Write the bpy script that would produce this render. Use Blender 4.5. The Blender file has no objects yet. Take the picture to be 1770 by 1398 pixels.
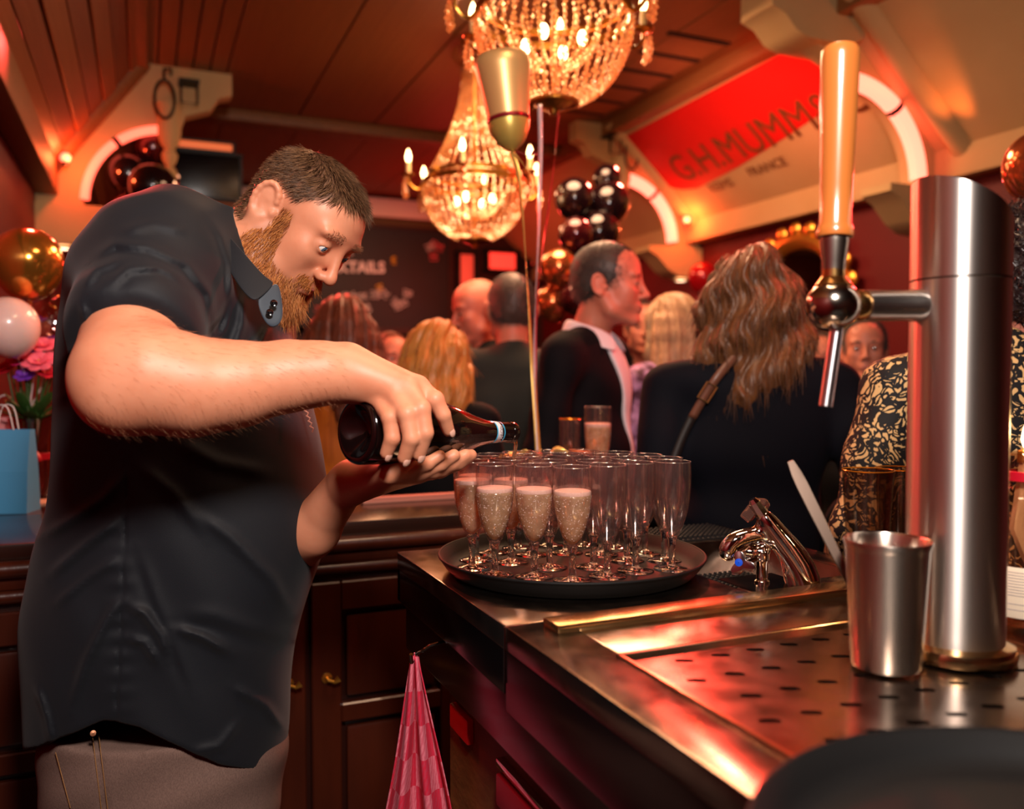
import bpy, bmesh, math, random
import numpy as np
from mathutils import Vector, Matrix, Euler

random.seed(7)
np.random.seed(7)
SC = bpy.context.scene
COL = SC.collection
PI = math.pi

# ------------------------------------------------------------------ camera
# room axes: +Y runs down the room, +X across it, camera stands behind the bar at (0,0,1.35)
FPX = 1480.0
YAW = math.atan2(635, FPX)            # looks 23 degrees to the side of the room axis
PITCH = math.atan2(49, FPX)           # and slightly down
CAM = Vector((0, 0, 1.35))
cam_d = bpy.data.cameras.new('camera')
cam = bpy.data.objects.new('camera', cam_d)
COL.objects.link(cam)
cam.location = CAM
cam.rotation_euler = (PI/2 - PITCH, 0, -YAW)
cam_d.sensor_width = 36
cam_d.lens = FPX/1770*36
cam_d.clip_start = 0.02
cam_d.dof.use_dof = True
cam_d.dof.focus_distance = 1.27
cam_d.dof.aperture_fstop = 2.6
SC.camera = cam
_M = Euler((PI/2 - PITCH, 0, -YAW)).to_matrix()
CR, CU, CF = _M @ Vector((1,0,0)), _M @ Vector((0,1,0)), _M @ Vector((0,0,-1))

def W(px, py, D):
    """point of the room seen at pixel (px, py) of the photograph, D metres into the room"""
    return CAM + D*(CF + (px-885)/FPX*CR - (py-699)/FPX*CU)
def Wz(px, py, z):
    d = CF + (px-885)/FPX*CR - (py-699)/FPX*CU
    return CAM + d*((z-CAM.z)/d.z)
def C3(x, y, z):
    """vector from camera-aligned components: right, up, into the room"""
    return CR*x + CU*y + CF*z

# ------------------------------------------------------------------ world, exposure, large lights
wd = bpy.data.worlds.new('world'); SC.world = wd
wd.use_nodes = True
wd.node_tree.nodes['Background'].inputs[0].default_value = (0.9, 0.35, 0.18, 1)
wd.node_tree.nodes['Background'].inputs[1].default_value = 0.02
SC.view_settings.view_transform = 'Standard'
SC.view_settings.look = 'None'
SC.view_settings.gamma = 1
SC.view_settings.use_curve_mapping = False
SC.view_settings.exposure = 0.15
try:
    SC.cycles.use_denoising = True
    SC.cycles.max_bounces = 10
    SC.cycles.transparent_max_bounces = 40
    SC.cycles.transmission_bounces = 10
    SC.cycles.glossy_bounces = 5
    SC.cycles.diffuse_bounces = 3
    SC.cycles.caustics_reflective = False
    SC.cycles.caustics_refractive = False
    SC.cycles.sample_clamp_indirect = 4
except Exception:
    pass

def light(name, kind, loc, energy, color, size=0.1, target=None, spot=None, blend=0.5):
    d = bpy.data.lights.new(name, kind)
    d.energy = energy; d.color = color
    if kind == 'AREA':
        d.shape = 'DISK'; d.size = size
    elif kind == 'SPOT':
        d.shadow_soft_size = size; d.spot_size = spot; d.spot_blend = blend
    else:
        d.shadow_soft_size = size
    o = bpy.data.objects.new(name, d); COL.objects.link(o)
    o.location = loc
    if target is not None:
        o.rotation_euler = (Vector(target)-Vector(loc)).to_track_quat('-Z', 'Y').to_euler()
    return o

# the photographer's flash, held above the camera
light('camera_flash', 'AREA', (0.14, -0.04, 2.08), 33.0, (1.0, 0.88, 0.80), 0.26, (0.35, 1.4, 1.2))
# warm general light of the pub ceiling lamps, plus an added key over the bar
light('bar_overhead_key', 'AREA', (0.75, 0.9, 2.70), 12.0, (1.0, 0.62, 0.38), 0.5, (0.75, 1.1, 0))
light('room_ceiling_lamp', 'AREA', (1.5, 3.0, 2.70), 45.0, (1.0, 0.55, 0.30), 0.8, (1.6, 3.0, 0))
light('back_ceiling_lamp', 'AREA', (1.3, 5.2, 2.70), 22.0, (1.0, 0.45, 0.22), 0.8, (1.3, 5.2, 0))
# red party lamps
light('red_party_lamp', 'SPOT', (-0.25, 2.9, 2.35), 70.0, (1.0, 0.06, 0.05), 0.06, (-0.1, 1.1, 1.0), 0.9)
light('red_party_lamp', 'SPOT', (2.9, 2.35, 2.1), 60.0, (1.0, 0.04, 0.04), 0.06, (0.9, 1.2, 1.1), 1.1)
light('red_party_lamp', 'SPOT', (2.35, 3.6, 2.6), 170.0, (1.0, 0.06, 0.04), 0.06, (1.0, 2.5, 1.5), 1.2)
light('red_party_lamp', 'SPOT', (1.75, 1.2, 2.65), 60.0, (1.0, 0.06, 0.05), 0.06, (1.25, 2.2, 1.5), 1.0)
light('red_party_lamp', 'SPOT', (0.35, 4.1, 2.6), 120.0, (1.0, 0.08, 0.05), 0.06, (0.75, 2.5, 1.5), 1.1)

# ------------------------------------------------------------------ materials
def lin(c):
    if isinstance(c, str):
        c = [int(c[i:i+2], 16)/255 for i in (0, 2, 4)]
    return tuple((v/12.92 if v <= 0.04045 else ((v+0.055)/1.055)**2.4) for v in c[:3]) + (1.0,)

_mats = {}
def mat(name, color='808080', rough=0.5, metal=0.0, spec=0.5, trans=0.0, ior=1.45, emit=None, estr=0.0,
        noise=None, bump=None, coat=0.0, sheen=0.0, sss=0.0, stretch=None):
    """principled material; noise=(scale, amount, colour2), bump=(scale, strength[, distance])"""
    if name in _mats: return _mats[name]
    m = bpy.data.materials.new(name); m.use_nodes = True
    nt = m.node_tree; b = nt.nodes['Principled BSDF']
    b.inputs['Base Color'].default_value = lin(color)
    b.inputs['Roughness'].default_value = rough
    b.inputs['Metallic'].default_value = metal
    b.inputs['Specular IOR Level'].default_value = spec
    b.inputs['Transmission Weight'].default_value = trans
    b.inputs['IOR'].default_value = ior
    b.inputs['Coat Weight'].default_value = coat
    b.inputs['Sheen Weight'].default_value = sheen
    if sss:
        b.inputs['Subsurface Weight'].default_value = sss
        b.inputs['Subsurface Radius'].default_value = (0.010, 0.004, 0.002)
        b.inputs['Subsurface Scale'].default_value = 1.0
    if emit:
        b.inputs['Emission Color'].default_value = lin(emit)
        b.inputs['Emission Strength'].default_value = estr
    if noise or bump:
        tc = nt.nodes.new('ShaderNodeTexCoord')
        src = tc.outputs['Object']
        if stretch:
            mp = nt.nodes.new('ShaderNodeMapping'); mp.inputs['Scale'].default_value = stretch
            nt.links.new(src, mp.inputs['Vector']); src = mp.outputs['Vector']
    if noise:
        n = nt.nodes.new('ShaderNodeTexNoise'); n.inputs['Scale'].default_value = noise[0]; n.inputs['Detail'].default_value = 5
        r = nt.nodes.new('ShaderNodeValToRGB')
        r.color_ramp.elements[0].position = 0.5-0.5*noise[1]; r.color_ramp.elements[1].position = 0.5+0.5*noise[1]
        r.color_ramp.elements[0].color = lin(color); r.color_ramp.elements[1].color = lin(noise[2])
        nt.links.new(src, n.inputs['Vector']); nt.links.new(n.outputs['Fac'], r.inputs['Fac'])
        nt.links.new(r.outputs['Color'], b.inputs['Base Color'])
    if bump:
        n = nt.nodes.new('ShaderNodeTexNoise'); n.inputs['Scale'].default_value = bump[0]; n.inputs['Detail'].default_value = 4
        bp = nt.nodes.new('ShaderNodeBump'); bp.inputs['Strength'].default_value = bump[1]
        bp.inputs['Distance'].default_value = bump[2] if len(bump) > 2 else 0.005
        nt.links.new(src, n.inputs['Vector']); nt.links.new(n.outputs['Fac'], bp.inputs['Height'])
        nt.links.new(bp.outputs['Normal'], b.inputs['Normal'])
    _mats[name] = m
    return m

def thin_glass(name, tint='ffffff', gloss=0.02, ior=1.5, base=0.0, haze=0.0):
    """thin-walled clear glass: lets light straight through, mirrors by Fresnel"""
    if name in _mats: return _mats[name]
    m = bpy.data.materials.new(name); m.use_nodes = True
    nt = m.node_tree; nt.nodes.clear()
    out = nt.nodes.new('ShaderNodeOutputMaterial')
    t = nt.nodes.new('ShaderNodeBsdfTransparent'); t.inputs[0].default_value = lin(tint)
    g = nt.nodes.new('ShaderNodeBsdfGlossy'); g.inputs['Roughness'].default_value = gloss
    f = nt.nodes.new('ShaderNodeLayerWeight'); f.inputs[0].default_value = 0.5
    pw = nt.nodes.new('ShaderNodeMath'); pw.operation = 'POWER'; pw.inputs[1].default_value = 4.0
    ma = nt.nodes.new('ShaderNodeMath'); ma.operation = 'MULTIPLY_ADD'; ma.inputs[1].default_value = 0.55; ma.inputs[2].default_value = 0.035+base; ma.use_clamp = True
    nt.links.new(f.outputs['Facing'], pw.inputs[0]); nt.links.new(pw.outputs[0], ma.inputs[0])
    mx = nt.nodes.new('ShaderNodeMixShader'); nt.links.new(ma.outputs[0], mx.inputs[0])
    nt.links.new(t.outputs[0], mx.inputs[1]); nt.links.new(g.outputs[0], mx.inputs[2])
    if haze:  # pale diffuse veil mixed in to brighten faint glass
        df = nt.nodes.new('ShaderNodeBsdfDiffuse'); df.inputs[0].default_value = (0.9, 0.85, 0.85, 1)
        m2 = nt.nodes.new('ShaderNodeMixShader'); m2.inputs[0].default_value = haze
        nt.links.new(mx.outputs[0], m2.inputs[1]); nt.links.new(df.outputs[0], m2.inputs[2]); nt.links.new(m2.outputs[0], out.inputs[0])
    else:
        nt.links.new(mx.outputs[0], out.inputs[0])
    _mats[name] = m
    return m

# ------------------------------------------------------------------ mesh builder
def frame_from(d, up=Vector((0,0,1))):
    d = Vector(d).normalized()
    if abs(d.dot(up)) > 0.98: up = Vector((0,1,0)) if abs(d.y) < 0.9 else Vector((1,0,0))
    x = up.cross(d).normalized(); y = d.cross(x).normalized()
    return x, y, d

class MB:
    def __init__(s): s.v = []; s.f = []
    def add(s, vs, fs, M=None):
        o = len(s.v)
        s.v += [tuple(M @ Vector(p)) if M is not None else tuple(p) for p in vs]
        s.f += [tuple(i+o for i in f) for f in fs]
        return s
    def box(s, c, size, M=None):
        cx, cy, cz = c; x, y, z = size[0]/2, size[1]/2, size[2]/2
        vs = [(cx+i*x, cy+j*y, cz+k*z) for i in (-1,1) for j in (-1,1) for k in (-1,1)]
        fs = [(0,1,3,2),(4,6,7,5),(0,4,5,1),(2,3,7,6),(0,2,6,4),(1,5,7,3)]
        return s.add(vs, fs, M)
    def box2(s, a, b, M=None):
        return s.box([(a[i]+b[i])/2 for i in range(3)], [abs(b[i]-a[i]) for i in range(3)], M)
    def tube(s, path, r, n=10, caps=True, closed=False, M=None, flat=1.0, up=Vector((0,0,1))):
        P = [Vector(p) for p in path]; N = len(P)
        R = r if isinstance(r, (list, tuple)) else [r]*N
        vs = []; fs = []
        x = None
        for i, p in enumerate(P):
            if closed: d = P[(i+1) % N]-P[i-1]
            else: d = P[min(i+1, N-1)]-P[max(i-1, 0)]
            d = d.normalized()
            if x is None:
                x, y, _ = frame_from(d, up)
            else:
                x = (x-d*x.dot(d)).normalized(); y = d.cross(x)
            for k in range(n):
                a = 2*PI*k/n
                vs.append(p+(x*math.cos(a)+y*math.sin(a)*flat)*R[i])
        for i in range(N if closed else N-1):
            j = (i+1) % N
            for k in range(n):
                l = (k+1) % n
                fs.append((i*n+k, i*n+l, j*n+l, j*n+k))
        if caps and not closed:
            fs.append(tuple(reversed(range(n)))); fs.append(tuple((N-1)*n+k for k in range(n)))
        return s.add(vs, fs, M)
    def lathe(s, prof, n=32, M=None, capb=False, capt=False, a0=0.0, a1=None):
        full = a1 is None
        a1 = 2*PI if full else a1
        m = n if full else n+1
        vs = []; fs = []
        for (r, z) in prof:
            for k in range(m):
                a = a0+(a1-a0)*k/n
                vs.append((r*math.cos(a), r*math.sin(a), z))
        for i in range(len(prof)-1):
            for k in range(n):
                l = (k+1) % m
                fs.append((i*m+k, i*m+l, (i+1)*m+l, (i+1)*m+k))
        if capb: fs.append(tuple(reversed(range(m))))
        if capt: fs.append(tuple((len(prof)-1)*m+k for k in range(m)))
        return s.add(vs, fs, M)
    def sphere(s, c, r, n=16, M=None):
        r3 = r if isinstance(r, (list, tuple)) else (r, r, r)
        h = max(4, n//2)
        vs = [(c[0], c[1], c[2]-r3[2])]
        for i in range(1, h):
            t = -PI/2+PI*i/h
            for k in range(n):
                a = 2*PI*k/n
                vs.append((c[0]+r3[0]*math.cos(t)*math.cos(a), c[1]+r3[1]*math.cos(t)*math.sin(a), c[2]+r3[2]*math.sin(t)))
        vs.append((c[0], c[1], c[2]+r3[2]))
        fs = [(0, 1+(k+1) % n, 1+k) for k in range(n)]
        for i in range(h-2):
            for k in range(n):
                l = (k+1) % n; o = 1+i*n
                fs.append((o+k, o+l, o+n+l, o+n+k))
        o = 1+(h-2)*n; t = len(vs)-1
        fs += [(o+k, o+(k+1) % n, t) for k in range(n)]
        return s.add(vs, fs, M)
    def prism(s, poly, a, b, axis='z', M=None):
        """polygon in the plane across axis, from a to b along it"""
        def mk(p, t):
            if axis == 'z': return (p[0], p[1], t)
            if axis == 'y': return (p[0], t, p[1])
            return (t, p[0], p[1])
        n = len(poly)
        vs = [mk(p, a) for p in poly]+[mk(p, b) for p in poly]
        fs = [tuple(reversed(range(n))), tuple(range(n, 2*n))]
        fs += [(k, (k+1) % n, n+(k+1) % n, n+k) for k in range(n)]
        return s.add(vs, fs, M)
    def build(s, name, m, parent=None, smooth=True, sharp=35, local=False, bevel=0.0, segs=2, fixn=True):
        me = bpy.data.meshes.new(name)
        me.from_pydata(s.v, [], s.f)
        if fixn:
            bm = bmesh.new(); bm.from_mesh(me)
            bmesh.ops.recalc_face_normals(bm, faces=bm.faces)
            if bevel > 0:
                es = [e for e in bm.edges if len(e.link_faces) == 2 and e.calc_face_angle(0) > 0.6]
                bmesh.ops.bevel(bm, geom=es, offset=bevel, segments=segs, affect='EDGES', profile=0.6, clamp_overlap=True)
            bm.to_mesh(me); bm.free()
        return finish(name, me, m, parent, smooth, sharp, local)

def finish(name, me, m, parent=None, smooth=True, sharp=35, local=False):
    if m is not None: me.materials.append(m)
    if smooth and len(me.polygons):
        me.polygons.foreach_set('use_smooth', [True]*len(me.polygons))
        if sharp is not None: me.set_sharp_from_angle(angle=math.radians(sharp))
    o = bpy.data.objects.new(name, me); COL.objects.link(o)
    if parent is not None: adopt(o, parent, local)
    return o

def adopt(o, parent, local=False):
    o.parent = parent
    if not local:
        chain = []; p = parent
        while p is not None: chain.append(p); p = p.parent
        T = Matrix.Identity(4)
        for q in reversed(chain):
            T = T @ q.matrix_parent_inverse @ q.matrix_basis if q.parent else q.matrix_basis.copy()
        o.matrix_parent_inverse = T.inverted()

def tag(o, label=None, cat=None, group=None, kind=None):
    if label: o['label'] = label
    if cat: o['category'] = cat
    if group: o['group'] = group
    if kind: o['kind'] = kind
    return o
def thing(name, label, cat, loc=(0,0,0), group=None):
    o = bpy.data.objects.new(name, None); COL.objects.link(o)
    o.empty_display_size = 0.05
    o.location = loc
    return tag(o, label, cat, group)
def struct(name, mb, m, label, parent=None, **k):
    o = mb.build(name, m, parent, **k)
    if parent is None: tag(o, label, None, None, 'structure')
    return o
def children(o): return [c for c in COL.objects if c.parent == o]
def copy_tree(o, parent=None):
    c = o.copy(); COL.objects.link(c)
    if parent is not None: c.parent = parent
    for ch in children(o): copy_tree(ch, c)
    return c
def rot_to(d, up=Vector((0,0,1))):
    """4x4 whose local z points along d"""
    x, y, z = frame_from(d, up)
    return Matrix((x, y, z)).transposed().to_4x4()
def at(M3, loc):
    M = M3.to_4x4() if len(M3) == 3 else M3.copy()
    M.translation = Vector(loc); return M
def spline(pts, n):
    """Catmull-Rom through pts, n samples per span"""
    P = [Vector(p) for p in pts]; out = []
    for i in range(len(P)-1):
        a, b, c, d = P[max(i-1, 0)], P[i], P[i+1], P[min(i+2, len(P)-1)]
        for k in range(n):
            t = k/n
            out.append(0.5*((2*b)+(c-a)*t+(2*a-5*b+4*c-d)*t*t+(3*b-a-3*c+d)*t**3))
    out.append(P[-1]); return out
def text(name, s, size, M, m, parent=None, depth=0.0006, align='CENTER', shear=0.0, bold=0.0, xs=1.0):
    cu = bpy.data.curves.new(name, 'FONT'); cu.body = s; cu.size = size; cu.align_x = align; cu.align_y = 'CENTER'
    cu.extrude = depth; cu.shear = shear; cu.offset = bold; cu.resolution_u = 3
    t = bpy.data.objects.new(name+'_curve', cu); COL.objects.link(t)
    me = bpy.data.meshes.new_from_object(t)
    bpy.data.objects.remove(t)
    me.name = name
    me.transform(M @ Matrix.Scale(xs, 4, (1,0,0)))
    return finish(name, me, m, parent, smooth=False)
# ------------------------------------------------------------------ smooth solid modelling (signed distances, surface nets)
def npv(v): return np.array(tuple(v), dtype=np.float64)
def _rot(R):
    return None if R is None else np.array([list(r) for r in (R.to_3x3() if hasattr(R, 'to_3x3') else R)], dtype=np.float64)
class E:
    __slots__ = ('fn', 'c', 'r', 'op', 'k')
    def __init__(s, fn, c, r, op, k): s.fn, s.c, s.r, s.op, s.k = fn, npv(c), r, op, k
def ell(c, r, R=None, op='u', k=0.01):
    c = npv(c); r = npv(r); R = _rot(R)
    def fn(P):
        q = P-c
        if R is not None: q = q @ R
        a = q/r
        k0 = np.sqrt((a*a).sum(1)); b = a/r
        k1 = np.sqrt((b*b).sum(1))+1e-9
        return k0*(k0-1)/k1
    return E(fn, c, float(r.max()), op, k)
def cap(a, b, ra, rb=None, op='u', k=0.01):
    rb = ra if rb is None else rb
    a = npv(a); b = npv(b); ba = b-a; L = float(ba @ ba)+1e-12
    def fn(P):
        q = P-a
        h = np.clip((q @ ba)/L, 0, 1)
        d = q-h[:, None]*ba
        return np.sqrt((d*d).sum(1))-(ra+(rb-ra)*h)
    return E(fn, (a+b)/2, math.sqrt(L)/2+max(ra, rb), op, k)
def rbox(c, half, R=None, rnd=0.005, op='u', k=0.01):
    c = npv(c); half = npv(half)-rnd; R = _rot(R)
    def fn(P):
        q = P-c
        if R is not None: q = q @ R
        q = np.abs(q)-half
        return np.sqrt((np.maximum(q, 0)**2).sum(1))+np.minimum(q.max(1), 0)-rnd
    return E(fn, c, float(np.linalg.norm(half+rnd)), op, k)
def chain(pts, rs, op='u', k=0.01):
    return [cap(pts[i], pts[i+1], rs[i], rs[i+1], op, k) for i in range(len(pts)-1)]
def smin(a, b, k):
    if k <= 0: return np.minimum(a, b)
    h = np.maximum(k-np.abs(a-b), 0)/k
    return np.minimum(a, b)-h*h*k*0.25
def evalsdf(ents, P):
    f = np.full(len(P), 1.0)
    for e in ents:
        if e.op == 'u': f = smin(f, e.fn(P), e.k)
        elif e.op == 's': f = -smin(-f, e.fn(P), e.k)
        elif e.op == 'i': f = -smin(-f, -e.fn(P), e.k)
    return f
def solid(ents, h, bmin=None, bmax=None, B=10, slack=1.6, disp=None):
    """returns vertices, quads of the zero surface"""
    us = [e for e in ents if e.op == 'u']
    if bmin is None:
        bmin = np.min([e.c-e.r for e in us], 0)-3*h
        bmax = np.max([e.c+e.r for e in us], 0)+3*h
    bmin = npv(bmin); bmax = npv(bmax)
    nb = np.ceil((bmax-bmin)/(h*B)).astype(int)
    n = nb*B+1
    F = np.ones(n, dtype=np.float32)
    g = np.arange(B+1)*h
    off = np.stack(np.meshgrid(g, g, g, indexing='ij'), -1).reshape(-1, 3)
    br = math.sqrt(3)/2*B*h
    EC = np.array([e.c for e in ents]); ER = np.array([e.r for e in ents]); EK = np.array([e.k for e in ents])
    isu = np.array([e.op == 'u' for e in ents]); isi = np.array([e.op == 'i' for e in ents])
    I = np.stack(np.meshgrid(*[np.arange(k_) for k_ in nb], indexing='ij'), -1).reshape(-1, 3)
    Cn = bmin+I*B*h+B*h/2
    keep = np.zeros(len(Cn), bool)
    for e in us: keep |= ((Cn-e.c)**2).sum(1) < (e.r+br+e.k+3*h)**2
    I, Cn = I[keep], Cn[keep]
    FC = evalsdf(ents, Cn)
    for (i, j, l), c, fc in zip(I, Cn, FC):
        sl = (slice(i*B, i*B+B+1), slice(j*B, j*B+B+1), slice(l*B, l*B+B+1))
        if abs(fc) > br*slack+0.012:
            if fc < 0: F[sl] = -1.0
            continue
        lb = np.sqrt(((EC-c)**2).sum(1))-ER
        near = lb < br+EK+3*h
        if not (near & isu).any(): continue
        sel = [e for e, t, z in zip(ents, near, isi) if t or z]
        P = off+(c-B*h/2)
        f = evalsdf(sel, P)
        if disp is not None: f = f+disp(P)
        F[sl] = f.reshape(B+1, B+1, B+1)
    return nets(F, bmin, h)
def nets(F, o, h):
    S = F < 0
    cnt = np.zeros(np.array(F.shape)-1, dtype=np.int8)
    for a in (0, 1):
        for b in (0, 1):
            for c in (0, 1):
                cnt += S[a:F.shape[0]-1+a, b:F.shape[1]-1+b, c:F.shape[2]-1+c]
    act = (cnt > 0) & (cnt < 8)
    ijk = np.argwhere(act)
    idx = -np.ones(act.shape, dtype=np.int64)
    idx[act] = np.arange(len(ijk))
    pos = np.zeros((len(ijk), 3)); num = np.zeros(len(ijk))
    cor = [(a, b, c) for a in (0, 1) for b in (0, 1) for c in (0, 1)]
    val = {q: F[ijk[:, 0]+q[0], ijk[:, 1]+q[1], ijk[:, 2]+q[2]].astype(np.float64) for q in cor}
    for q in cor:
        for ax in range(3):
            if q[ax] == 0:
                p = list(q); p[ax] = 1; p = tuple(p)
                fa, fb = val[q], val[p]
                cr = (fa < 0) != (fb < 0)
                t = np.where(cr, fa/np.where(cr, fa-fb, 1), 0)
                v = np.array(q)[None]*1.0+np.zeros((len(ijk), 3)); v[:, ax] += t
                pos += v*cr[:, None]; num += cr
    V = (ijk+pos/num[:, None])*h+o
    quads = []
    for ax in range(3):
        b, c = (ax+1) % 3, (ax+2) % 3
        sl0 = [slice(None)]*3; sl1 = [slice(None)]*3
        sl0[ax] = slice(0, -1); sl1[ax] = slice(1, None)
        A, Bq = S[tuple(sl0)], S[tuple(sl1)]
        e = np.argwhere(A != Bq)
        e = e[(e[:, b] > 0) & (e[:, c] > 0) & (e[:, b] < F.shape[b]-1) & (e[:, c] < F.shape[c]-1)]
        fl = S[e[:, 0], e[:, 1], e[:, 2]]
        q = []
        for db, dc in ((1, 1), (0, 1), (0, 0), (1, 0)):
            p = e.copy(); p[:, b] -= db; p[:, c] -= dc
            q.append(idx[p[:, 0], p[:, 1], p[:, 2]])
        Q = np.stack(q, 1)
        Q[~fl] = Q[~fl][:, ::-1]
        quads.append(Q)
    return V, np.concatenate(quads)
def mesh_np(name, V, Q, m, parent=None, attrs=None, local=False, relax=0):
    if relax:
        for _ in range(relax):
            acc = np.zeros_like(V); ct = np.zeros(len(V))
            for a in range(4):
                for b in ((a+1) % 4, (a+3) % 4):
                    np.add.at(acc, Q[:, a], V[Q[:, b]]); np.add.at(ct, Q[:, a], 1)
            V = 0.5*V+0.5*acc/np.maximum(ct, 1)[:, None]
    me = bpy.data.meshes.new(name)
    me.vertices.add(len(V)); me.vertices.foreach_set('co', V.astype(np.float32).ravel())
    me.loops.add(len(Q)*4); me.loops.foreach_set('vertex_index', Q.astype(np.int32).ravel())
    me.polygons.add(len(Q)); me.polygons.foreach_set('loop_start', np.arange(0, len(Q)*4, 4, dtype=np.int32))
    me.update(calc_edges=True)
    me.validate()
    if attrs:
        for k, a in attrs.items():
            at_ = me.attributes.new(k, 'FLOAT', 'POINT'); at_.data.foreach_set('value', a.astype(np.float32))
    return finish(name, me, m, parent, True, None, local)
def normals_np(V, Q):
    n = np.cross(V[Q[:, 2]]-V[Q[:, 0]], V[Q[:, 3]]-V[Q[:, 1]])
    N = np.zeros_like(V)
    for a in range(4): np.add.at(N, Q[:, a], n)
    return N/np.maximum(np.linalg.norm(N, axis=1), 1e-12)[:, None]
def hairs(name, roots, dirs, lens, rad, m, parent, bend=None, segs=3, wob=0.15, local=False, rng=None):
    """thin tapered three-sided hairs; roots, dirs (n,3); bend(n,3) added along the length"""
    rng = rng or np.random.RandomState(3)
    n = len(roots)
    d = dirs/np.maximum(np.linalg.norm(dirs, axis=1), 1e-9)[:, None]
    ref = np.tile(np.array([[0.3, 0.5, 0.81]]), (n, 1))
    x = np.cross(d, ref); x /= np.maximum(np.linalg.norm(x, axis=1), 1e-9)[:, None]
    y = np.cross(d, x)
    b = np.zeros_like(d) if bend is None else bend
    w = rng.normal(0, wob, (n, 3))
    rings = []
    for s in range(segs+1):
        t = s/segs
        c = roots+(d*t+b*t*t+w*t*t*0.6)*lens[:, None]
        r = rad*(1-0.85*t)
        for a in range(3):
            ang = 2*PI*a/3
            rings.append(c+(x*math.cos(ang)+y*math.sin(ang))*r)
    V = np.stack(rings, 1).reshape(-1, 3)
    base = np.arange(n)[:, None]*((segs+1)*3)
    q = []
    for s in range(segs):
        for a in range(3):
            q.append([s*3+a, s*3+(a+1) % 3, (s+1)*3+(a+1) % 3, (s+1)*3+a])
    Q = (base[:, None, :]+np.array(q)[None]).reshape(-1, 4)
    return mesh_np(name, V, Q, m, parent, local=local)
# ------------------------------------------------------------------ the setting
XL, XR, ZP, ZC, XE, XF = -0.43, 3.07, 2.20, 2.78, 0.0, 2.42
Y0, Y1, YB = -1.2, 4.85, 6.5
M_plaster = mat('plaster', 'c9a878', 0.75, noise=(3, 0.8, 'b8935f'), bump=(40, 0.15))
M_plank = mat('ceiling_board', '75421f', 0.55, noise=(3, 0.9, '8a5228'), bump=(6, 0.2), stretch=(14, 0.8, 14))
M_plank2 = mat('ceiling_board_dark', '653519', 0.5, noise=(3, 0.9, '7a4421'), bump=(6, 0.2), stretch=(14, 0.8, 14))
M_gap = mat('ceiling_gap', '2a120a', 0.8)
M_beam = mat('beam_wood', '8a5a30', 0.55, noise=(4, 0.9, '6f4320'), stretch=(10, 1, 10), bump=(12, 0.2))
M_red = mat('red_wall_paint', '6a0004', 0.55, noise=(2, 0.9, '520003'), bump=(60, 0.08))
M_dark = mat('dark_wall', '40150c', 0.6, noise=(2, 0.9, '2c0d08'))
M_floor = mat('floor_boards', '3a2012', 0.4, noise=(5, 0.9, '2a160c'), stretch=(1, 12, 1))
M_white = mat('white_board', 'd8cbbb', 0.6)

struct('floor', MB().box2((-1.0, Y0, -0.05), (XR+0.2, YB, 0)), M_floor, 'dark wooden pub floor')
struct('wall_left', MB().box2((XL-0.1, Y0, 0), (XL, YB, ZC)), M_red, 'dark red painted wall behind the flowers')
struct('wall_right', MB().box2((XR, Y0, 0), (XR+0.1, YB, ZC)), M_red, 'dark red wall under the sloping ceiling')
struct('wall_back', MB().box2((XL-0.1, YB, 0), (XR+0.1, YB+0.1, ZC)), M_dark, 'dark brown wall at the end of the pub')
struct('wall_front', MB().box2((XL-0.1, Y0-0.1, 0), (XR+0.1, Y0, ZC)), M_dark, 'dark wall behind the bar')

ce = struct('ceiling', MB().box2((XL-0.1, Y0-0.1, ZC+0.02), (XR+0.1, YB+0.1, ZC+0.06)), M_gap, 'brown boarded pub ceiling')
# flat boards: narrow ones by the edge, wide ones over the room
xs = [XE+0.075*i for i in range(6)]
xs += [xs[-1]+0.42*i for i in (1, 2, 3, 4)] + [XF]
for i in range(len(xs)-1):
    MB().box2((xs[i]+0.004, Y0, ZC), (xs[i+1]-0.004, Y1, ZC+0.02)).build('plank', M_plank, ce, bevel=0.002, segs=1)
for i in range(6):
    xa = XE+0.005+i*(XF-XE)/6
    MB().box2((xa, Y1+0.12, ZC-0.05), (xa+(XF-XE)/6-0.006, YB, ZC-0.03)).build('plank', M_plank, ce)
# sloping boards over the side wall
def slope_box(mb, side, s0, s1, ya, yb, t0, t1):
    """box lying on the slope: s from the ceiling edge (0) to the wall plate (1), t = thickness downwards"""
    if side < 0: A, Bv = Vector((XE, 0, ZC)), Vector((XL, 0, ZP))
    else: A, Bv = Vector((XF, 0, ZC)), Vector((XR, 0, ZP))
    d = Bv-A; nrm = Vector((-d.z, 0, d.x)).normalized()
    if nrm.z > 0: nrm = -nrm
    vs = []
    for s in (s0, s1):
        for y in (ya, yb):
            for t in (t0, t1):
                p = A+d*s+nrm*t; vs.append((p.x, y, p.z))
    return mb.add(vs, [(0,1,3,2),(4,6,7,5),(0,4,5,1),(2,3,7,6),(0,2,6,4),(1,5,7,3)])
for i in range(8):
    slope_box(MB(), -1, i/8+0.006, (i+1)/8-0.006, Y0, YB, 0.0, 0.02-0.006*(i % 2)).build('plank', M_plank2 if i % 2 else M_plank, ce, bevel=0.002, segs=1)
slope_box(MB(), -1, -0.02, 1.0, Y0, YB, -0.03, -0.005).build('slope_backing', M_gap, ce)
# dark slots of the ceiling vent
for i in range(6):
    y = 3.05+0.22*i
    MB().box2((2.02, y, ZC-0.006), (2.33, y+0.028, ZC+0.001)).build('vent_slot', M_gap, ce)

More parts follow.
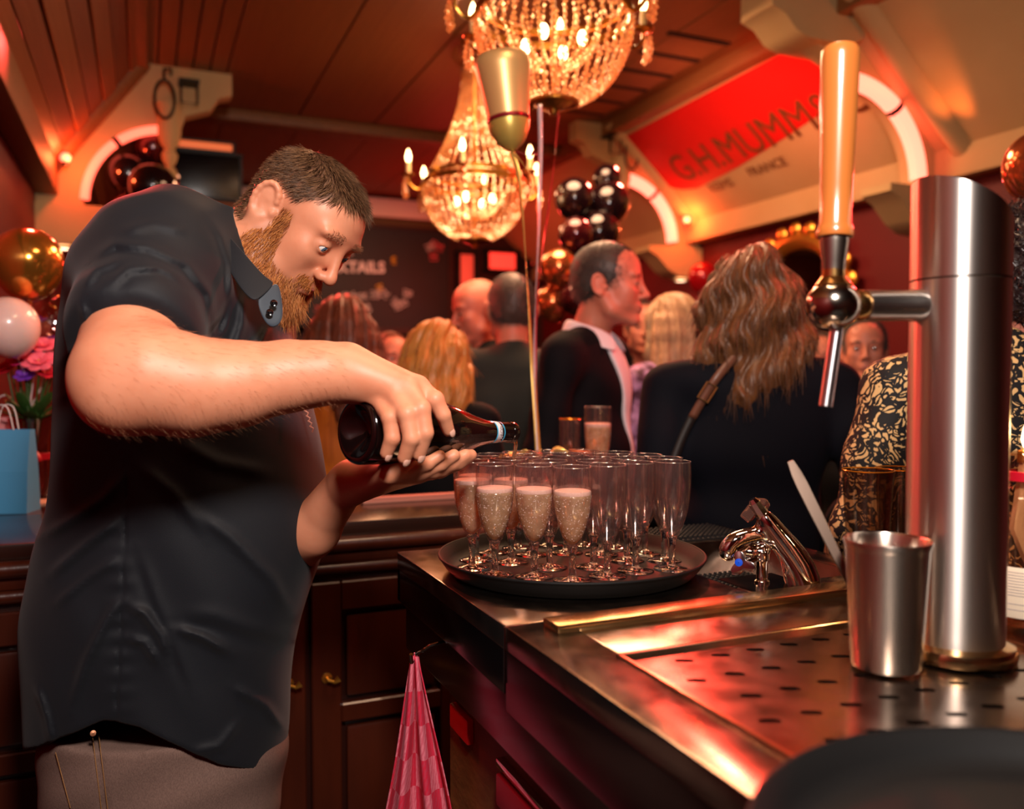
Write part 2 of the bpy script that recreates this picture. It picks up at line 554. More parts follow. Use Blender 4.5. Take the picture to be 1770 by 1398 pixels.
# slope on the far side: plaster panels between ribs
YA1, YA2 = 2.60, 4.35
struct('trim_1', slope_box(MB(), 1, 0, 1, YA1, YA2, 0, 0.02), M_plaster, 'pale plaster sloping panel carrying the painted sign')
struct('trim_2', slope_box(MB(), 1, 0, 1, Y0, YA1, 0, 0.02), M_plaster, 'plain pale plaster sloping panel beside the arch')
struct('trim_3', slope_box(MB(), 1, 0, 1, YA2, YB, 0, 0.02), M_plaster, 'pale plaster sloping panel beyond the second arch')
# wall plates and ceiling edge beams
def beam_y(name, x0, x1, z0, z1, ya, yb, label, m=M_beam):
    struct(name, MB().box2((x0, ya, z0), (x1, yb, z1)), m, label, bevel=0.012)
beam_y('trim_4', XR-0.10, XR, ZP-0.06, ZP+0.10, Y0, YB, 'moulded wooden wall plate above the red wall', M_plaster)
beam_y('trim_5', XL, XL+0.09, ZP-0.05, ZP+0.12, Y0, YB, 'brown wooden wall plate under the sloping boards')
beam_y('trim_6', XF-0.02, XF+0.09, ZC-0.075, ZC+0.005, Y0, YB, 'brown ceiling edge beam above the painted sign')
beam_y('trim_7', XE-0.05, XE+0.03, ZC-0.05, ZC+0.005, Y0, YB, 'brown ceiling edge beam above the sloping boards')
struct('trim_8', MB().box2((XE, Y1, ZC-0.055), (XF, Y1+0.13, ZC+0.01)), M_beam, 'brown cross beam at the end of the flat ceiling', bevel=0.012)
struct('trim_9', MB().box2((XE-0.3, YB-0.10, 2.56), (XF, YB, 2.70)), M_white, 'white board band above the chalkboard', bevel=0.006)
struct('trim_10', MB().box2((XE-0.3, YB-0.08, 2.50), (XF, YB, 2.555)), mat('olive_beam', '4a3c1e', 0.6), 'olive brown rail under the white band', bevel=0.004)

# ribs along the slope
def rib(name, side, y, label, m):
    if side < 0: A, Bv = Vector((XE, y, ZC)), Vector((XL, y, ZP))
    else: A, Bv = Vector((XF, y, ZC)), Vector((XR, y, ZP))
    mb = MB().tube([A+(Bv-A)*t/8 for t in range(9)], 0.055, 16, flat=1.0, up=Vector((0,1,0)))
    return struct(name, mb, m, label)
rib('trim_11', 1, YA1-0.16, 'half-round plaster rib lit orange beside the near arch', M_plaster)
rib('trim_12', 1, YA2-0.12, 'half-round plaster rib lit orange beyond the painted sign', M_plaster)
rib('trim_13', -1, YA2-0.10, 'half-round rib lit red on the boarded slope', M_beam)

# quarter arches with plaster spandrels
def arch(name, side, y, label, pend=True):
    def X(x): return x if side < 0 else (XE+XF+0.1)-x+0.0
    sx = (lambda x: x) if side < 0 else (lambda x: 2.64-x)
    cx, cz, r = 0.12, 2.13, 0.36
    arc = [(cx-r*math.cos(a), cz+r*math.sin(a)) for a in [PI/2*i/14 for i in range(15)]]
    # plate polygon (x, z): slope edge, wall, bracket line, arc, corbel
    poly = [(0.40, ZC), (-0.0, ZC), (-0.43, ZP+0.0), (-0.43, 2.10), (cx-r, 2.10)] + arc + [(0.16, 2.47), (0.19, 2.56), (0.30, 2.60), (0.34, 2.66), (0.40, 2.68)]
    t = thing(name, None, None, (sx(-0.3), y, 2.0)); tag(t, label, None, None, 'structure')
    MB().prism([(sx(p[0]), p[1]) for p in poly], y-0.045, y+0.045, 'y').build('arch_plate', M_plaster, t, sharp=30)
    # bracket on the wall: ogee
    br = [(-0.43, 2.11), (cx-r+0.18, 2.11), (cx-r+0.18, 2.08), (cx-r+0.12, 2.05), (cx-r+0.05, 1.98), (cx-r-0.02, 1.94), (-0.43, 1.93)]
    MB().prism([(sx(p[0]), p[1]) for p in br], y-0.075, y+0.075, 'y').build('bracket', M_plaster, t, sharp=30)
    if pend:
        prof = [(0.0, 2.245), (0.022, 2.255), (0.034, 2.28), (0.026, 2.305), (0.014, 2.315), (0.03, 2.34), (0.036, 2.37), (0.022, 2.395), (0.04, 2.42), (0.052, 2.47), (0.05, 2.56), (0.055, 2.60)]
        MB().lathe(prof, 20, Matrix.Translation((sx(0.12), y-0.06, 0))).build('pendant', M_plaster, t)
    # glowing tube following the arch
    led = thing('arch_light', None, None, (sx(cx), y-0.05, cz))
    rr = r-0.004
    pts = [Vector((sx(cx-rr*math.cos(a)), y-0.048, cz+rr*math.sin(a))) for a in [PI/2*(0.02+0.98*i/24) for i in range(25)]]
    return t, led, pts, sx
def led_mat(name, col, s):
    m = bpy.data.materials.new(name); m.use_nodes = True
    b = m.node_tree.nodes['Principled BSDF']
    b.inputs['Base Color'].default_value = (0.8, 0.3, 0.25, 1)
    b.inputs['Emission Color'].default_value = col + (1,); b.inputs['Emission Strength'].default_value = s
    return m
M_led1 = led_mat('led_pale', (1.0, 0.13, 0.08), 4.2)
M_led2 = led_mat('led_red', (1.0, 0.09, 0.05), 3.2)
M_spot = led_mat('downlight', (1.0, 0.62, 0.40), 7.0)
M_chrome_ring = mat('downlight_ring', '8a6a4a', 0.3, 0.8)
for nm, side, y, lab, pend, lm, ll in (
        ('trim_14', 1, YA1, 'beige plaster quarter arch beside the beer tap', False, M_led1, 'thick pale pink light tube following the arch beside the beer tap'),
        ('trim_15', 1, YA2, 'beige plaster quarter arch beyond the painted sign', True, M_led1, 'pink light tube on the arch beyond the painted sign'),
        ('trim_16', -1, YA2, 'beige plaster quarter arch over the dark balloons', True, M_led2, 'thin red light tube on the arch over the dark balloons')):
    t, led, pts, sx = arch(nm, side, y, lab, pend)
    tag(led, ll, 'light')
    half = len(pts)//2+2
    MB().tube(pts[:half], 0.034 if lm is M_led1 else 0.02, 10, flat=1.0).build('light_segment', lm, led)
    MB().tube(pts[half:], 0.034 if lm is M_led1 else 0.02, 10, flat=1.0).build('light_segment', lm, led)
    p = pts[half-1]; q = pts[half]
    MB().tube([p, q], 0.0345 if lm is M_led1 else 0.022, 10).build('joint', M_dark, led)
# round downlights under brackets and corbel
def downlight(x, y, z, label, r=0.032):
    t = thing('downlight', label, 'light', (x, y, z), 'ceiling downlights')
    MB().lathe([(r+0.01, 0.004), (r+0.012, -0.003), (r, -0.005), (r, 0.002)], 24, Matrix.Translation((x, y, z))).build('trim_ring', M_chrome_ring, t)
    MB().lathe([(0.0005, -0.002), (r, -0.002)], 24, Matrix.Translation((x, y, z))).build('lamp_face', M_spot, t)
    light('downlight_lamp', 'SPOT', (x, y, z-0.02), 5.0, (1.0, 0.6, 0.35), 0.03, (x, y, 0), 1.9, 0.8)
downlight(2.64-0.22, YA1-0.01, 2.595, 'round downlight under the plaster corbel by the beer tap')
struct('trim_17', MB().prism([(2.10, 2.69), (2.16, 2.67), (2.21, 2.62), (2.27, 2.60), (2.46, 2.60), (2.53, 2.63), (2.56, 2.70), (2.56, 2.80), (2.10, 2.80)], YA1-0.09, YA1+0.09, 'y'), M_plaster, 'pale plaster corbel holding a downlight')
downlight(2.64+0.33, YA2, 1.925, 'round downlight under the far plaster bracket')
downlight(-0.33, YA2, 1.925, 'round downlight under the bracket by the balloons')

# painted sign on the slope: red field, lettering
A_, B_ = Vector((XF, 0, ZC)), Vector((XR, 0, ZP))
d_ = (B_-A_); sl_len = d_.length; d_ = d_.normalized()
n_ = Vector((d_.z, 0, -d_.x))
if n_.z > 0: n_ = -n_
def on_slope(s, y, t=0.022): return A_+d_*(s*sl_len)+Vector((0, y, 0))+n_*t
M_signred = mat('sign_red', 'e01008', 0.6, noise=(3, 0.9, 'c40c08'))
M_signtxt = mat('sign_lettering', '6a3a16', 0.6)
sg = thing('painted_sign', 'red and white painted champagne sign on the sloping panel', 'sign', tuple(on_slope(0.5, 3.4)))
edge = [(0.13, 4.33), (0.42, 4.28), (0.56, 4.20), (0.62, 4.10), (0.645, 3.98), (0.60, 3.6), (0.53, 3.2), (0.42, 2.68), (0.10, 2.68)]
mb = MB()
top = [on_slope(s, y, 0.0235) for s, y in edge]; bot = [on_slope(s, y, 0.019) for s, y in edge]
n = len(edge)
mb.add(top+bot, [tuple(range(n)), tuple(range(2*n-1, n-1, -1))]+[(k, (k+1) % n, n+(k+1) % n, n+k) for k in range(n)])
mb.build('red_field', M_signred, sg, smooth=False)
def sign_M(s, y, tilt=0.0, t=0.0245):
    X = Vector((0, -1, 0)); Y = -d_; Z = n_
    M = Matrix((X, Y, Z)).transposed().to_4x4()
    M = M @ Matrix.Rotation(tilt, 4, 'Z')
    M.translation = on_slope(s, y, t); return M
text('lettering', 'G.H.MUMM&Co', 0.24, sign_M(0.47, 3.30, 0.02), M_signtxt, sg, 0.0008, xs=0.92)
text('lettering', 'REIMS', 0.075, sign_M(0.68, 3.80, 0.0), M_signtxt, sg, 0.0008)
text('lettering', 'FRANCE', 0.075, sign_M(0.66, 3.42, 0.0), M_signtxt, sg, 0.0008)
# red glow lamps tucked beside the ribs (the small bulbs seen at the rib feet)
M_redbulb = led_mat('red_bulb', (1.0, 0.06, 0.03), 9.0)
for (x, y, z, e) in ((2.90, YA2-0.16, 2.255, 5.0), (-0.30, YA2-0.17, 2.29, 4.0)):
    lab = {2.90: 'small red bulb at the foot of the rib by the sign', -0.30: 'small red bulb on the boarded slope'}[x]
    t = thing('red_bulb', lab, 'light', (x, y, z))
    MB().sphere((x, y, z), 0.022, 14).build('bulb', M_redbulb, t)
    MB().lathe([(0.012, -0.03), (0.014, -0.012), (0.006, -0.008)], 12, Matrix.Translation((x, y, z-0.005))).build('socket', mat('black_plastic', '0c0c0d', 0.45), t)
    light('red_bulb_lamp', 'POINT', (x-0.03 if x > 0 else x+0.04, y-0.05, z-0.02), e, (1.0, 0.12, 0.03), 0.02)
light('sign_fill', 'SPOT', (1.75, 3.2, 2.45), 26.0, (1.0, 0.35, 0.2), 0.1, (2.8, 3.35, 2.45), 1.6, 0.8)  # added spot without a fixture, washes the sign with light
light('sign_red_fill', 'SPOT', (2.05, 2.75, 2.35), 16.0, (1.0, 0.10, 0.05), 0.05, (2.62, 2.95, 2.62), 1.3, 0.8)  # added red spot, brightens the sign and its reflection in the counter
light('rib_lamp', 'SPOT', (2.92, 2.30, 2.20), 9.0, (1.0, 0.22, 0.05), 0.02, (2.52, 2.43, 2.68), 0.9, 0.7)
# little black wall speakers/lamps on the plates
M_black = mat('black_plastic')
def clamp_lamp(p, label):
    t = thing('spot_fixture', label, 'lamp', tuple(p))
    R = Matrix.Translation(p) @ Euler((0.4, 0.2, 0.5)).to_matrix().to_4x4()
    MB().box((0, 0, 0), (0.055, 0.05, 0.05), R).build('housing', M_black, t, bevel=0.006)
    MB().box((0, 0, -0.035), (0.02, 0.015, 0.03), R).build('yoke', M_black, t)
clamp_lamp(Vector((XR-0.07, 2.42, ZP+0.125)), 'small black fixture on the wall plate by the near rib')
clamp_lamp(Vector((XR-0.07, 4.16, ZP+0.125)), "small black fixture on the wall plate by the far rib")
# iron ring and hook hanging on the corbels
M_iron = mat('dark_iron', '2c2a22', 0.5, 0.7)
def hook_ring(sx, y, label1, label2):
    c = Vector((sx(0.10), y-0.14, 2.60))
    t = thing('oval_ring', label1, 'ornament', tuple(c))
    MB().tube([c+Vector((0.042*math.cos(a), 0, 0.085*math.sin(a))) for a in [2*PI*i/28 for i in range(28)]], 0.007, 8, closed=True).build('ring', M_iron, t)
    MB().tube([c+Vector((0, 0, 0.085)), c+Vector((0, 0.01, 0.14)), c+Vector((0.03, 0.02, 0.145)), c+Vector((0.03, 0.10, 0.14))], 0.006, 8).build('hook', M_iron, t)
    c2 = c+Vector((sx(0.205)-sx(0.10), 0, 0.045))
    t = thing('square_bracket', label2, 'ornament', tuple(c2))
    MB().tube([c2+Vector((-0.035, 0, 0.05)), c2+Vector((-0.035, 0, -0.05)), c2+Vector((0.035, 0, -0.05)), c2+Vector((0.035, 0, 0.05))], 0.006, 6).build('bar', M_iron, t)
    MB().box2(c2+Vector((-0.045, -0.01, 0.048)), c2+Vector((0.045, 0.11, 0.058))).build('plate', M_iron, t)
hook_ring(lambda x: x, YA2, 'dark iron oval ring hanging on the corbel over dark balloons', 'dark iron square bracket beside the oval ring over dark balloons')
hook_ring(lambda x: 2.64-x, YA2, 'dark iron oval ring hanging on the corbel beyond the sign', 'dark iron square bracket on the corbel beyond the sign')

# chalkboard
cb = thing('chalkboard', 'black chalkboard with white drinks lettering on the back wall', 'chalkboard', (1.8, YB-0.05, 1.75))
MB().box2((1.10, YB-0.04, 1.72), (2.22, YB, 2.48)).build('board', mat('slate_black', '131216', 0.6, noise=(3, 0.9, '1c1a20')), cb)
mbf = MB()
for a, b in (((1.06, 1.68), (1.10, 2.52)), ((2.22, 1.68), (2.26, 2.52)), ((1.06, 2.48), (2.26, 2.52)), ((1.06, 1.68), (2.26, 1.72))):
    mbf.box2((a[0], YB-0.055, a[1]), (b[0], YB, b[1]))
mbf.build('frame', mat('chalk_frame', '2a0a08', 0.5), cb)
M_chalk = mat('chalk', 'd8d2d4', 0.8); M_chalky = mat('chalk_yellow', 'd8a818', 0.8); M_chalkp = mat('chalk_pink', 'e0606a', 0.8)
def wallM(x, z, rot=0.0):
    M = Matrix(((1,0,0),(0,0,-1),(0,1,0))).to_4x4() @ Matrix.Rotation(rot, 4, 'Z')
    M.translation = Vector((x, YB-0.0415, z)); return M
text('lettering', '&', 0.13, wallM(1.42, 2.30, 0.1), M_chalk, cb)
text('lettering', 'COCKTAILS', 0.115, wallM(1.40, 2.17, 0.03), M_chalk, cb, bold=0.004)
rr = random.Random(5)
for i in range(22):
    x = rr.uniform(1.18, 2.14); z = rr.uniform(1.78, 2.40)
    if z > 2.08 and x < 1.75: continue
    m = rr.choice([M_chalk, M_chalk, M_chalk, M_chalkp, M_chalky])
    mb = MB(); L = rr.uniform(0.03, 0.12)
    R = wallM(x, z, rr.uniform(-0.6, 0.6))
    for k in range(3):
        pts = [R @ Vector((-L/2+L*j/8, (k-1)*0.02+rr.uniform(-0.012, 0.012), 0.001)) for j in range(9)]
        mb.tube(pts, 0.004, 5)
    mb.build('chalk_scribble', m, cb)
# television and red lit panels at the back
def boxthing(name, label, cat, c, size, m, rim=None, rz=0.0, rimm=None):
    t = thing(name, label, cat, (c[0], c[1], c[2]-size[2]/2))
    R = Matrix.Translation(c) @ Matrix.Rotation(rz, 4, 'Z')
    MB().box((0, 0, 0), size, R).build('panel', m, t, bevel=0.004)
    if rim:
        mb = MB(); w, h, d = size[0]/2, size[2]/2, size[1]+0.02
        mb.box((0, 0, h), (2*w+2*rim, d, rim), R).box((0, 0, -h), (2*w+2*rim, d, rim), R)
        mb.box((w, 0, 0), (rim, d, 2*h), R).box((-w, 0, 0), (rim, d, 2*h), R)
        mb.build('frame', rimm or M_black, t)
    return t
M_amber = led_mat('amber_panel', (1.0, 0.16, 0.02), 0.55)
M_redpan = led_mat('red_panel', (1.0, 0.03, 0.02), 1.3)
p = W(355, 305, 4.6)
boxthing('television', 'black flat screen hanging under an amber lit box', 'television', p, (0.36, 0.05, 0.24), mat('screen_black', '07070a', 0.25), 0.012)
p2 = W(352, 255, 4.62)
boxthing('light_box', 'amber lit box above the black screen', 'light box', p2, (0.30, 0.08, 0.05), M_amber, 0.012)
for (px, py, w, h, lab) in ((866, 452, 0.26, 0.16, 'glowing red panel at the back by the bald man'), (805, 470, 0.14, 0.30, 'narrow dark red lit panel beside the chalkboard'), (925, 440, 0.12, 0.20, 'small red lit panel behind the balloon ribbons')):
    q = W(px, py, 6.0); q = CAM+(q-CAM)*((YB-0.03-CAM.y)/(q.y-CAM.y))
    boxthing('lit_sign', lab, 'lit sign', q, (w, 0.05, h), M_redpan if px != 805 else led_mat('red_panel_dim', (0.9, 0.03, 0.02), 0.35), 0.03)
light('back_red_lamp', 'POINT', (2.0, 5.6, 2.0), 14.0, (1.0, 0.04, 0.03), 0.1)
# gold framed round mirror on the side wall
gm = thing('round_mirror', 'round mirror in an ornate gold frame on the red wall', 'mirror', (XR-0.02, 3.42, 1.35))
mc = Vector((XR-0.03, 3.42, 1.70))
MB().lathe([(0.0005, 0), (0.30, 0)], 40, at(rot_to((-1,0,0)), mc)).build('mirror_glass', mat('mirror_glass', 'c8a890', 0.05, 1.0), gm)
mbm = MB().tube([mc+Vector((0, 0.33*math.cos(a), 0.33*math.sin(a))) for a in [2*PI*i/48 for i in range(48)]], 0.045, 10, closed=True)
M_gold = mat('gold', 'd89a40', 0.3, 0.9)
mbm.build('frame', M_gold, gm)
for i in range(24):
    a = 2*PI*i/24
    MB().sphere((mc.x-0.02, mc.y+0.385*math.cos(a), mc.z+0.385*math.sin(a)), (0.02, 0.04, 0.04), 10).build('scroll', M_gold, gm)
# ------------------------------------------------------------------ steel bar counter
ZT = 1.045
IX0, IX1, IY0, IY1 = 0.40, 1.08, -0.75, 1.44
def steel(name, col, rough, aniso=0.0, scratch=(1, 1, 1), nscale=8, namt=0.12):
    if name in _mats: return _mats[name]
    m = mat(name, col, rough, 1.0)
    nt = m.node_tree; b = nt.nodes['Principled BSDF']
    tc = nt.nodes.new('ShaderNodeTexCoord'); mp = nt.nodes.new('ShaderNodeMapping'); mp.inputs['Scale'].default_value = scratch
    n = nt.nodes.new('ShaderNodeTexNoise'); n.inputs['Scale'].default_value = nscale; n.inputs['Detail'].default_value = 6
    nt.links.new(tc.outputs['Object'], mp.inputs['Vector']); nt.links.new(mp.outputs['Vector'], n.inputs['Vector'])
    mr = nt.nodes.new('ShaderNodeMapRange'); mr.inputs['To Min'].default_value = max(0.02, rough-namt); mr.inputs['To Max'].default_value = rough+namt
    nt.links.new(n.outputs['Fac'], mr.inputs['Value']); nt.links.new(mr.outputs['Result'], b.inputs['Roughness'])
    bp = nt.nodes.new('ShaderNodeBump'); bp.inputs['Strength'].default_value = 0.06; bp.inputs['Distance'].default_value = 0.002
    nt.links.new(n.outputs['Fac'], bp.inputs['Height']); nt.links.new(bp.outputs['Normal'], b.inputs['Normal'])
    return m
M_top = steel('worktop_steel', '9a8b80', 0.20, scratch=(6, 6, 6), nscale=5)
M_brush = steel('brushed_steel', 'c0b8b2', 0.24, scratch=(1, 1, 60), nscale=6, namt=0.05)
M_brushv = steel('brushed_column', 'c8c0ba', 0.20, scratch=(60, 60, 0.6), nscale=6, namt=0.05)
def brushed(name, col, rough, rot=0.0, an=0.9):
    m = mat(name, col, rough, 1.0); nt = m.node_tree; b = nt.nodes['Principled BSDF']
    tg = nt.nodes.new('ShaderNodeTangent'); tg.direction_type = 'RADIAL'; tg.axis = 'Z'
    b.inputs['Anisotropic'].default_value = an; b.inputs['Anisotropic Rotation'].default_value = rot
    nt.links.new(tg.outputs[0], b.inputs['Tangent'])
    return m
M_brushv = brushed('brushed_column2', 'd0c8c2', 0.36, 0.25)
M_side = steel('side_steel', '55494a', 0.22, scratch=(2, 2, 2), nscale=3)
M_chrome = mat('chrome', 'd8d4d0', 0.05, 1.0)
bc = thing('bar_counter', 'stainless steel bar counter carrying the tray and the beer tap', 'counter', (0.74, 0.4, 0))
YS = 0.955                       # seam between the two worktop sheets
GX0, GX1 = 0.455, 0.99
def plate(name, x0, x1, y0, y1, z1, z0, m, bevel=0.003):
    return MB().box2((x0, y0, z0), (x1, y1, z1)).build(name, m, bc, bevel=bevel)
# rear sheet with the sink opening left free by four pieces
SX0, SX1, SY0, SY1 = 0.78, 1.02, 1.00, 1.30
plate('worktop', IX0, SX0, YS+0.0015, IY1, ZT, ZT-0.03, M_top)
plate('worktop', SX0, IX1, YS+0.0015, SY0, ZT, ZT-0.03, M_top)
plate('worktop', SX0, IX1, SY1, IY1, ZT, ZT-0.03, M_top)
plate('worktop', SX1, IX1, SY0, SY1, ZT, ZT-0.03, M_top)
# sink basin and rubber mat lying in it
mbk = MB()
mbk.add([(SX0,SY0,ZT-0.002),(SX1,SY0,ZT-0.002),(SX1,SY1,ZT-0.002),(SX0,SY1,ZT-0.002),(SX0+.02,SY0+.02,ZT-0.06),(SX1-.02,SY0+.02,ZT-0.06),(SX1-.02,SY1-.02,ZT-0.06),(SX0+.02,SY1-.02,ZT-0.06)],
        [(0,1,5,4),(1,2,6,5),(2,3,7,6),(3,0,4,7),(4,5,6,7)])
mbk.build('sink_basin', M_top, bc)
# front sheet around the drip tray; raised ledge, gutter
DX0, DX1, DY0, DY1 = 0.475, 0.905, 0.02, 0.80     # drip tray opening
plate('worktop', IX0, DX0, IY0, YS-0.0015, ZT, ZT-0.03, M_top)
plate('worktop', DX1, IX1, IY0, YS-0.0015, ZT, ZT-0.03, M_top)
plate('worktop', DX0, DX1, DY1, YS-0.0015, ZT, ZT-0.03, M_top)
plate('worktop', DX0, DX1, IY0, DY0, ZT, ZT-0.03, M_top)
MB().box2((IX0+0.045, YS-0.055, ZT-0.001), (IX1-0.06, YS-0.012, ZT+0.010)).build('ledge', mat('ledge_brass', 'c9a472', 0.22, 1.0), bc, bevel=0.004)
plate('seam_strip', IX0-0.001, IX0+0.001, YS-0.0015, YS+0.0015, ZT-0.001, ZT-0.07, M_chrome, 0)
for a, b in (((DX0-0.006, DY0-0.006), (DX0, DY1+0.006)), ((DX1, DY0-0.006), (DX1+0.006, DY1+0.006)), ((DX0-0.006, DY1), (DX1+0.006, DY1+0.006)), ((DX0-0.006, DY0-0.006), (DX1+0.006, DY0))):
    MB().box2((a[0], a[1], ZT-0.01), (b[0], b[1], ZT+0.0025)).build('drip_frame', mat('drip_edge', 'd0b090', 0.2, 1.0), bc, bevel=0.001, segs=1)
# perforated drip plate: a real sheet with slots
cu = bpy.data.curves.new('drip_plate', 'CURVE'); cu.dimensions = '2D'; cu.fill_mode = 'BOTH'; cu.extrude = 0.001
def poly(pts):
    sp = cu.splines.new('POLY'); sp.points.add(len(pts)-1)
    for q, p in zip(sp.points, pts): q.co = (p[0], p[1], 0, 1)
    sp.use_cyclic_u = True
poly([(DX0, DY0), (DX1, DY0), (DX1, DY1), (DX0, DY1)])
slots = []
nx, ny = 8, 14
for j in range(ny):
    for i in range(nx):
        x = DX0+0.035+(i+(0.5 if j % 2 else 0))*(DX1-DX0-0.05)/nx; y = DY0+0.03+j*(DY1-DY0-0.06)/(ny-1)
        if x < DX1-0.015: slots.append((x, y))
for x, y in slots:
    w, h = 0.0105, 0.0048
    # slots lie across the view
    a = -0.40
    pts = []
    for k in range(10):
        t = 2*PI*k/10
        u, v = w*math.copysign(abs(math.cos(t))**0.6, math.cos(t)), h*math.copysign(abs(math.sin(t))**0.6, math.sin(t))
        pts.append((x+u*math.cos(a)-v*math.sin(a), y+u*math.sin(a)+v*math.cos(a)))
    poly(pts)
cc = Vector((0.655, 0.50)); poly([(cc.x+0.02*math.cos(2*PI*k/20), cc.y+0.02*math.sin(2*PI*k/20)) for k in range(20)])
to = bpy.data.objects.new('tmp', cu); COL.objects.link(to)
me = bpy.data.meshes.new_from_object(to); bpy.data.objects.remove(to)
me.transform(Matrix.Translation((0, 0, ZT-0.004)))
finish('drip_plate', me, M_top, bc, smooth=False)
MB().box2((DX0, DY0, ZT-0.05), (DX1, DY1, ZT-0.045)).build('drip_pan', mat('pan_black', '120808', 0.6), bc)
# side apron: two stacked bands, lower cabinet set back, red label
MB().box2((IX0, IY0, ZT-0.105), (IX0+0.02, YS-0.0015, ZT-0.028)).build('apron', M_side, bc, bevel=0.003)
MB().box2((IX0, YS+0.0015, ZT-0.085), (IX0+0.02, IY1, ZT-0.028)).build('apron', M_side, bc, bevel=0.003)
MB().box2((IX0+0.012, IY0, ZT-0.168), (IX0+0.03, IY1-0.01, ZT-0.087)).build('lower_apron', M_side, bc, bevel=0.003)
MB().box2((IX0+0.06, IY0, 0.10), (IX1-0.03, IY1-0.16, ZT-0.10)).build('cabinet', mat('bar_cabinet', '2a1a10', 0.5, noise=(8, 0.8, '3a2614'), bump=(20, 0.2)), bc)
MB().box2((IX0, IY1-0.02, ZT-0.085), (IX1, IY1, ZT-0.028)).build('apron', M_side, bc, bevel=0.003)
MB().box2((IX1-0.02, IY0, ZT-0.085), (IX1, IY1, ZT-0.028)).build('apron', M_side, bc, bevel=0.003)
MB().box2((IX0+0.10, IY0+0.05, 0), (IX1-0.08, IY1-0.20, 0.10)).build('plinth', M_black, bc)
MB().box2((IX0+0.040, 0.45, 0.12), (IX0+0.0595, IY1-0.165, ZT-0.12)).build('side_board', mat('pine_board', '7a5424', 0.6, noise=(14, 0.9, '4a3010'), stretch=(1, 1, 2), bump=(30, 0.3)), bc)
for (ya, yb, z0, z1, m, nm) in ((1.17, 1.25, 0.805, 0.842, mat('red_label', 'd81818', 0.5), 'red_label'), (0.20, 1.06, 0.822, 0.834, M_chrome, 'rail')):
    MB().box2((IX0+0.030, ya, z0), (IX0+0.042, yb, z1)).build(nm, m, bc, bevel=0.003)
MB().box2((IX0+0.026, 0.15, 0.775), (IX0+0.042, 1.05, 0.818)).build('crate_edge', mat('red_plastic', 'a00a1c', 0.35), bc, bevel=0.004)

# rubber bar mats: studs on a base
M_rub = mat('black_rubber', '0d0c0d', 0.55)
def rubber_mat(x0, x1, y0, y1, z, label, rz=0.0):
    t = thing('bar_mat', label, 'bar mat', ((x0+x1)/2, (y0+y1)/2, z))
    MB().box2((x0, y0, z), (x1, y1, z+0.003)).build('mat_base', M_rub, t)
    mb = MB(); n1, n2 = int((x1-x0)/0.011), int((y1-y0)/0.011)
    for i in range(n1):
        for j in range(n2):
            x = x0+0.006+i*0.011; y = y0+0.006+j*0.011
            mb.lathe([(0.0038, 0), (0.0030, 0.006), (0.0005, 0.0066)], 6, Matrix.Translation((x, y, z+0.003)))
    o = mb.build('stud', M_rub, t); o['kind'] = 'stuff'
rubber_mat(0.86, 1.012, 1.03, 1.278, ZT-0.0585, 'black studded rubber mat lying in the sink by the faucet')
rubber_mat(0.80, 1.05, 1.315, 1.425, ZT, 'black studded rubber mat along the far edge of the counter')

# ------------------------------------------------------------------ beer tap
TP = Wz(1648, 1127, ZT); TP.z = ZT
bt = thing('beer_tap', 'tall brushed steel beer column with a wooden tap handle', 'beer tap', tuple(TP))
Rc = 0.0502
MB().lathe([(Rc+0.012, 0), (Rc+0.013, 0.006), (Rc+0.010, 0.013), (Rc+0.002, 0.016), (Rc-0.002, 0.017)], 64, Matrix.Translation(TP), capb=True).build('base_ring', mat('brass_ring', 'd0a878', 0.15, 1.0), bt)
ztop = 0.505; zsplit = 0.409
MB().lathe([(Rc, 0.004), (Rc, zsplit-0.001)], 96, Matrix.Translation(TP)).build('column', M_brushv, bt)
MB().lathe([(Rc-0.0015, zsplit-0.0015), (Rc-0.0015, zsplit+0.0015)], 64, Matrix.Translation(TP)).build('column_joint', mat('joint_dark', '4a3a30', 0.4, 0.6), bt)
# slanted top section
hi = (CR*-0.9+CF*-0.2); hi.z = 0; hi.normalize()
mb = MB(); n = 96; vs = []; fs = []
for k in range(n):
    a = 2*PI*k/n; p = Vector((math.cos(a), math.sin(a), 0))*Rc
    vs.append(TP+p+Vector((0, 0, zsplit+0.001)))
    tcut = p.dot(hi)/Rc
    zz = 0.456+0.062*(0.5+0.5*tcut)**0.75
    vs.append(TP+p+Vector((0, 0, zz)))
for k in range(n):
    l = (k+1) % n; fs.append((2*k, 2*l, 2*l+1, 2*k+1))
fs.append(tuple(2*k+1 for k in range(n)))
mb.add(vs, fs).build('column_top', M_brushv, bt, sharp=40)
# horizontal arm, ball valve, spout, handle
Dp = (TP-CAM).dot(CF)
ball = W(1440, 528, Dp-0.045); armend = W(1600, 528, Dp-0.02)
ad = (armend-ball).normalized()
mb = MB(); Rr = at(rot_to(ad), ball)
L = (armend-ball).length
mb.lathe([(0.010, 0.018), (0.0145, 0.022), (0.0145, 0.036), (0.0165, 0.037), (0.0165, L-0.02), (0.0175, L-0.018), (0.0175, L+0.012)], 32, Rr)
mb.build('arm', M_brush, bt)
MB().lathe([(0.0155, 0.0225), (0.0165, 0.026), (0.0165, 0.034), (0.0150, 0.0365)], 32, Rr).build('arm_nut', mat('brass', 'd0a060', 0.2, 1.0), bt)
vd = Vector((0, 0, 1))
MB().sphere((0, 0, 0), (0.0285, 0.0285, 0.0265), 32, Matrix.Translation(ball)).build('ball_valve', mat('valve_steel', 'b8aca0', 0.14, 1.0), bt)
MB().lathe([(0.016, 0.018), (0.019, 0.022), (0.0125, 0.030), (0.0120, 0.038)], 24, Matrix.Translation(ball)).build('collar', mat('brass'), bt)
hb = ball+Vector((0, 0, 0.034)); ht = W(1453, 82, Dp-0.045)
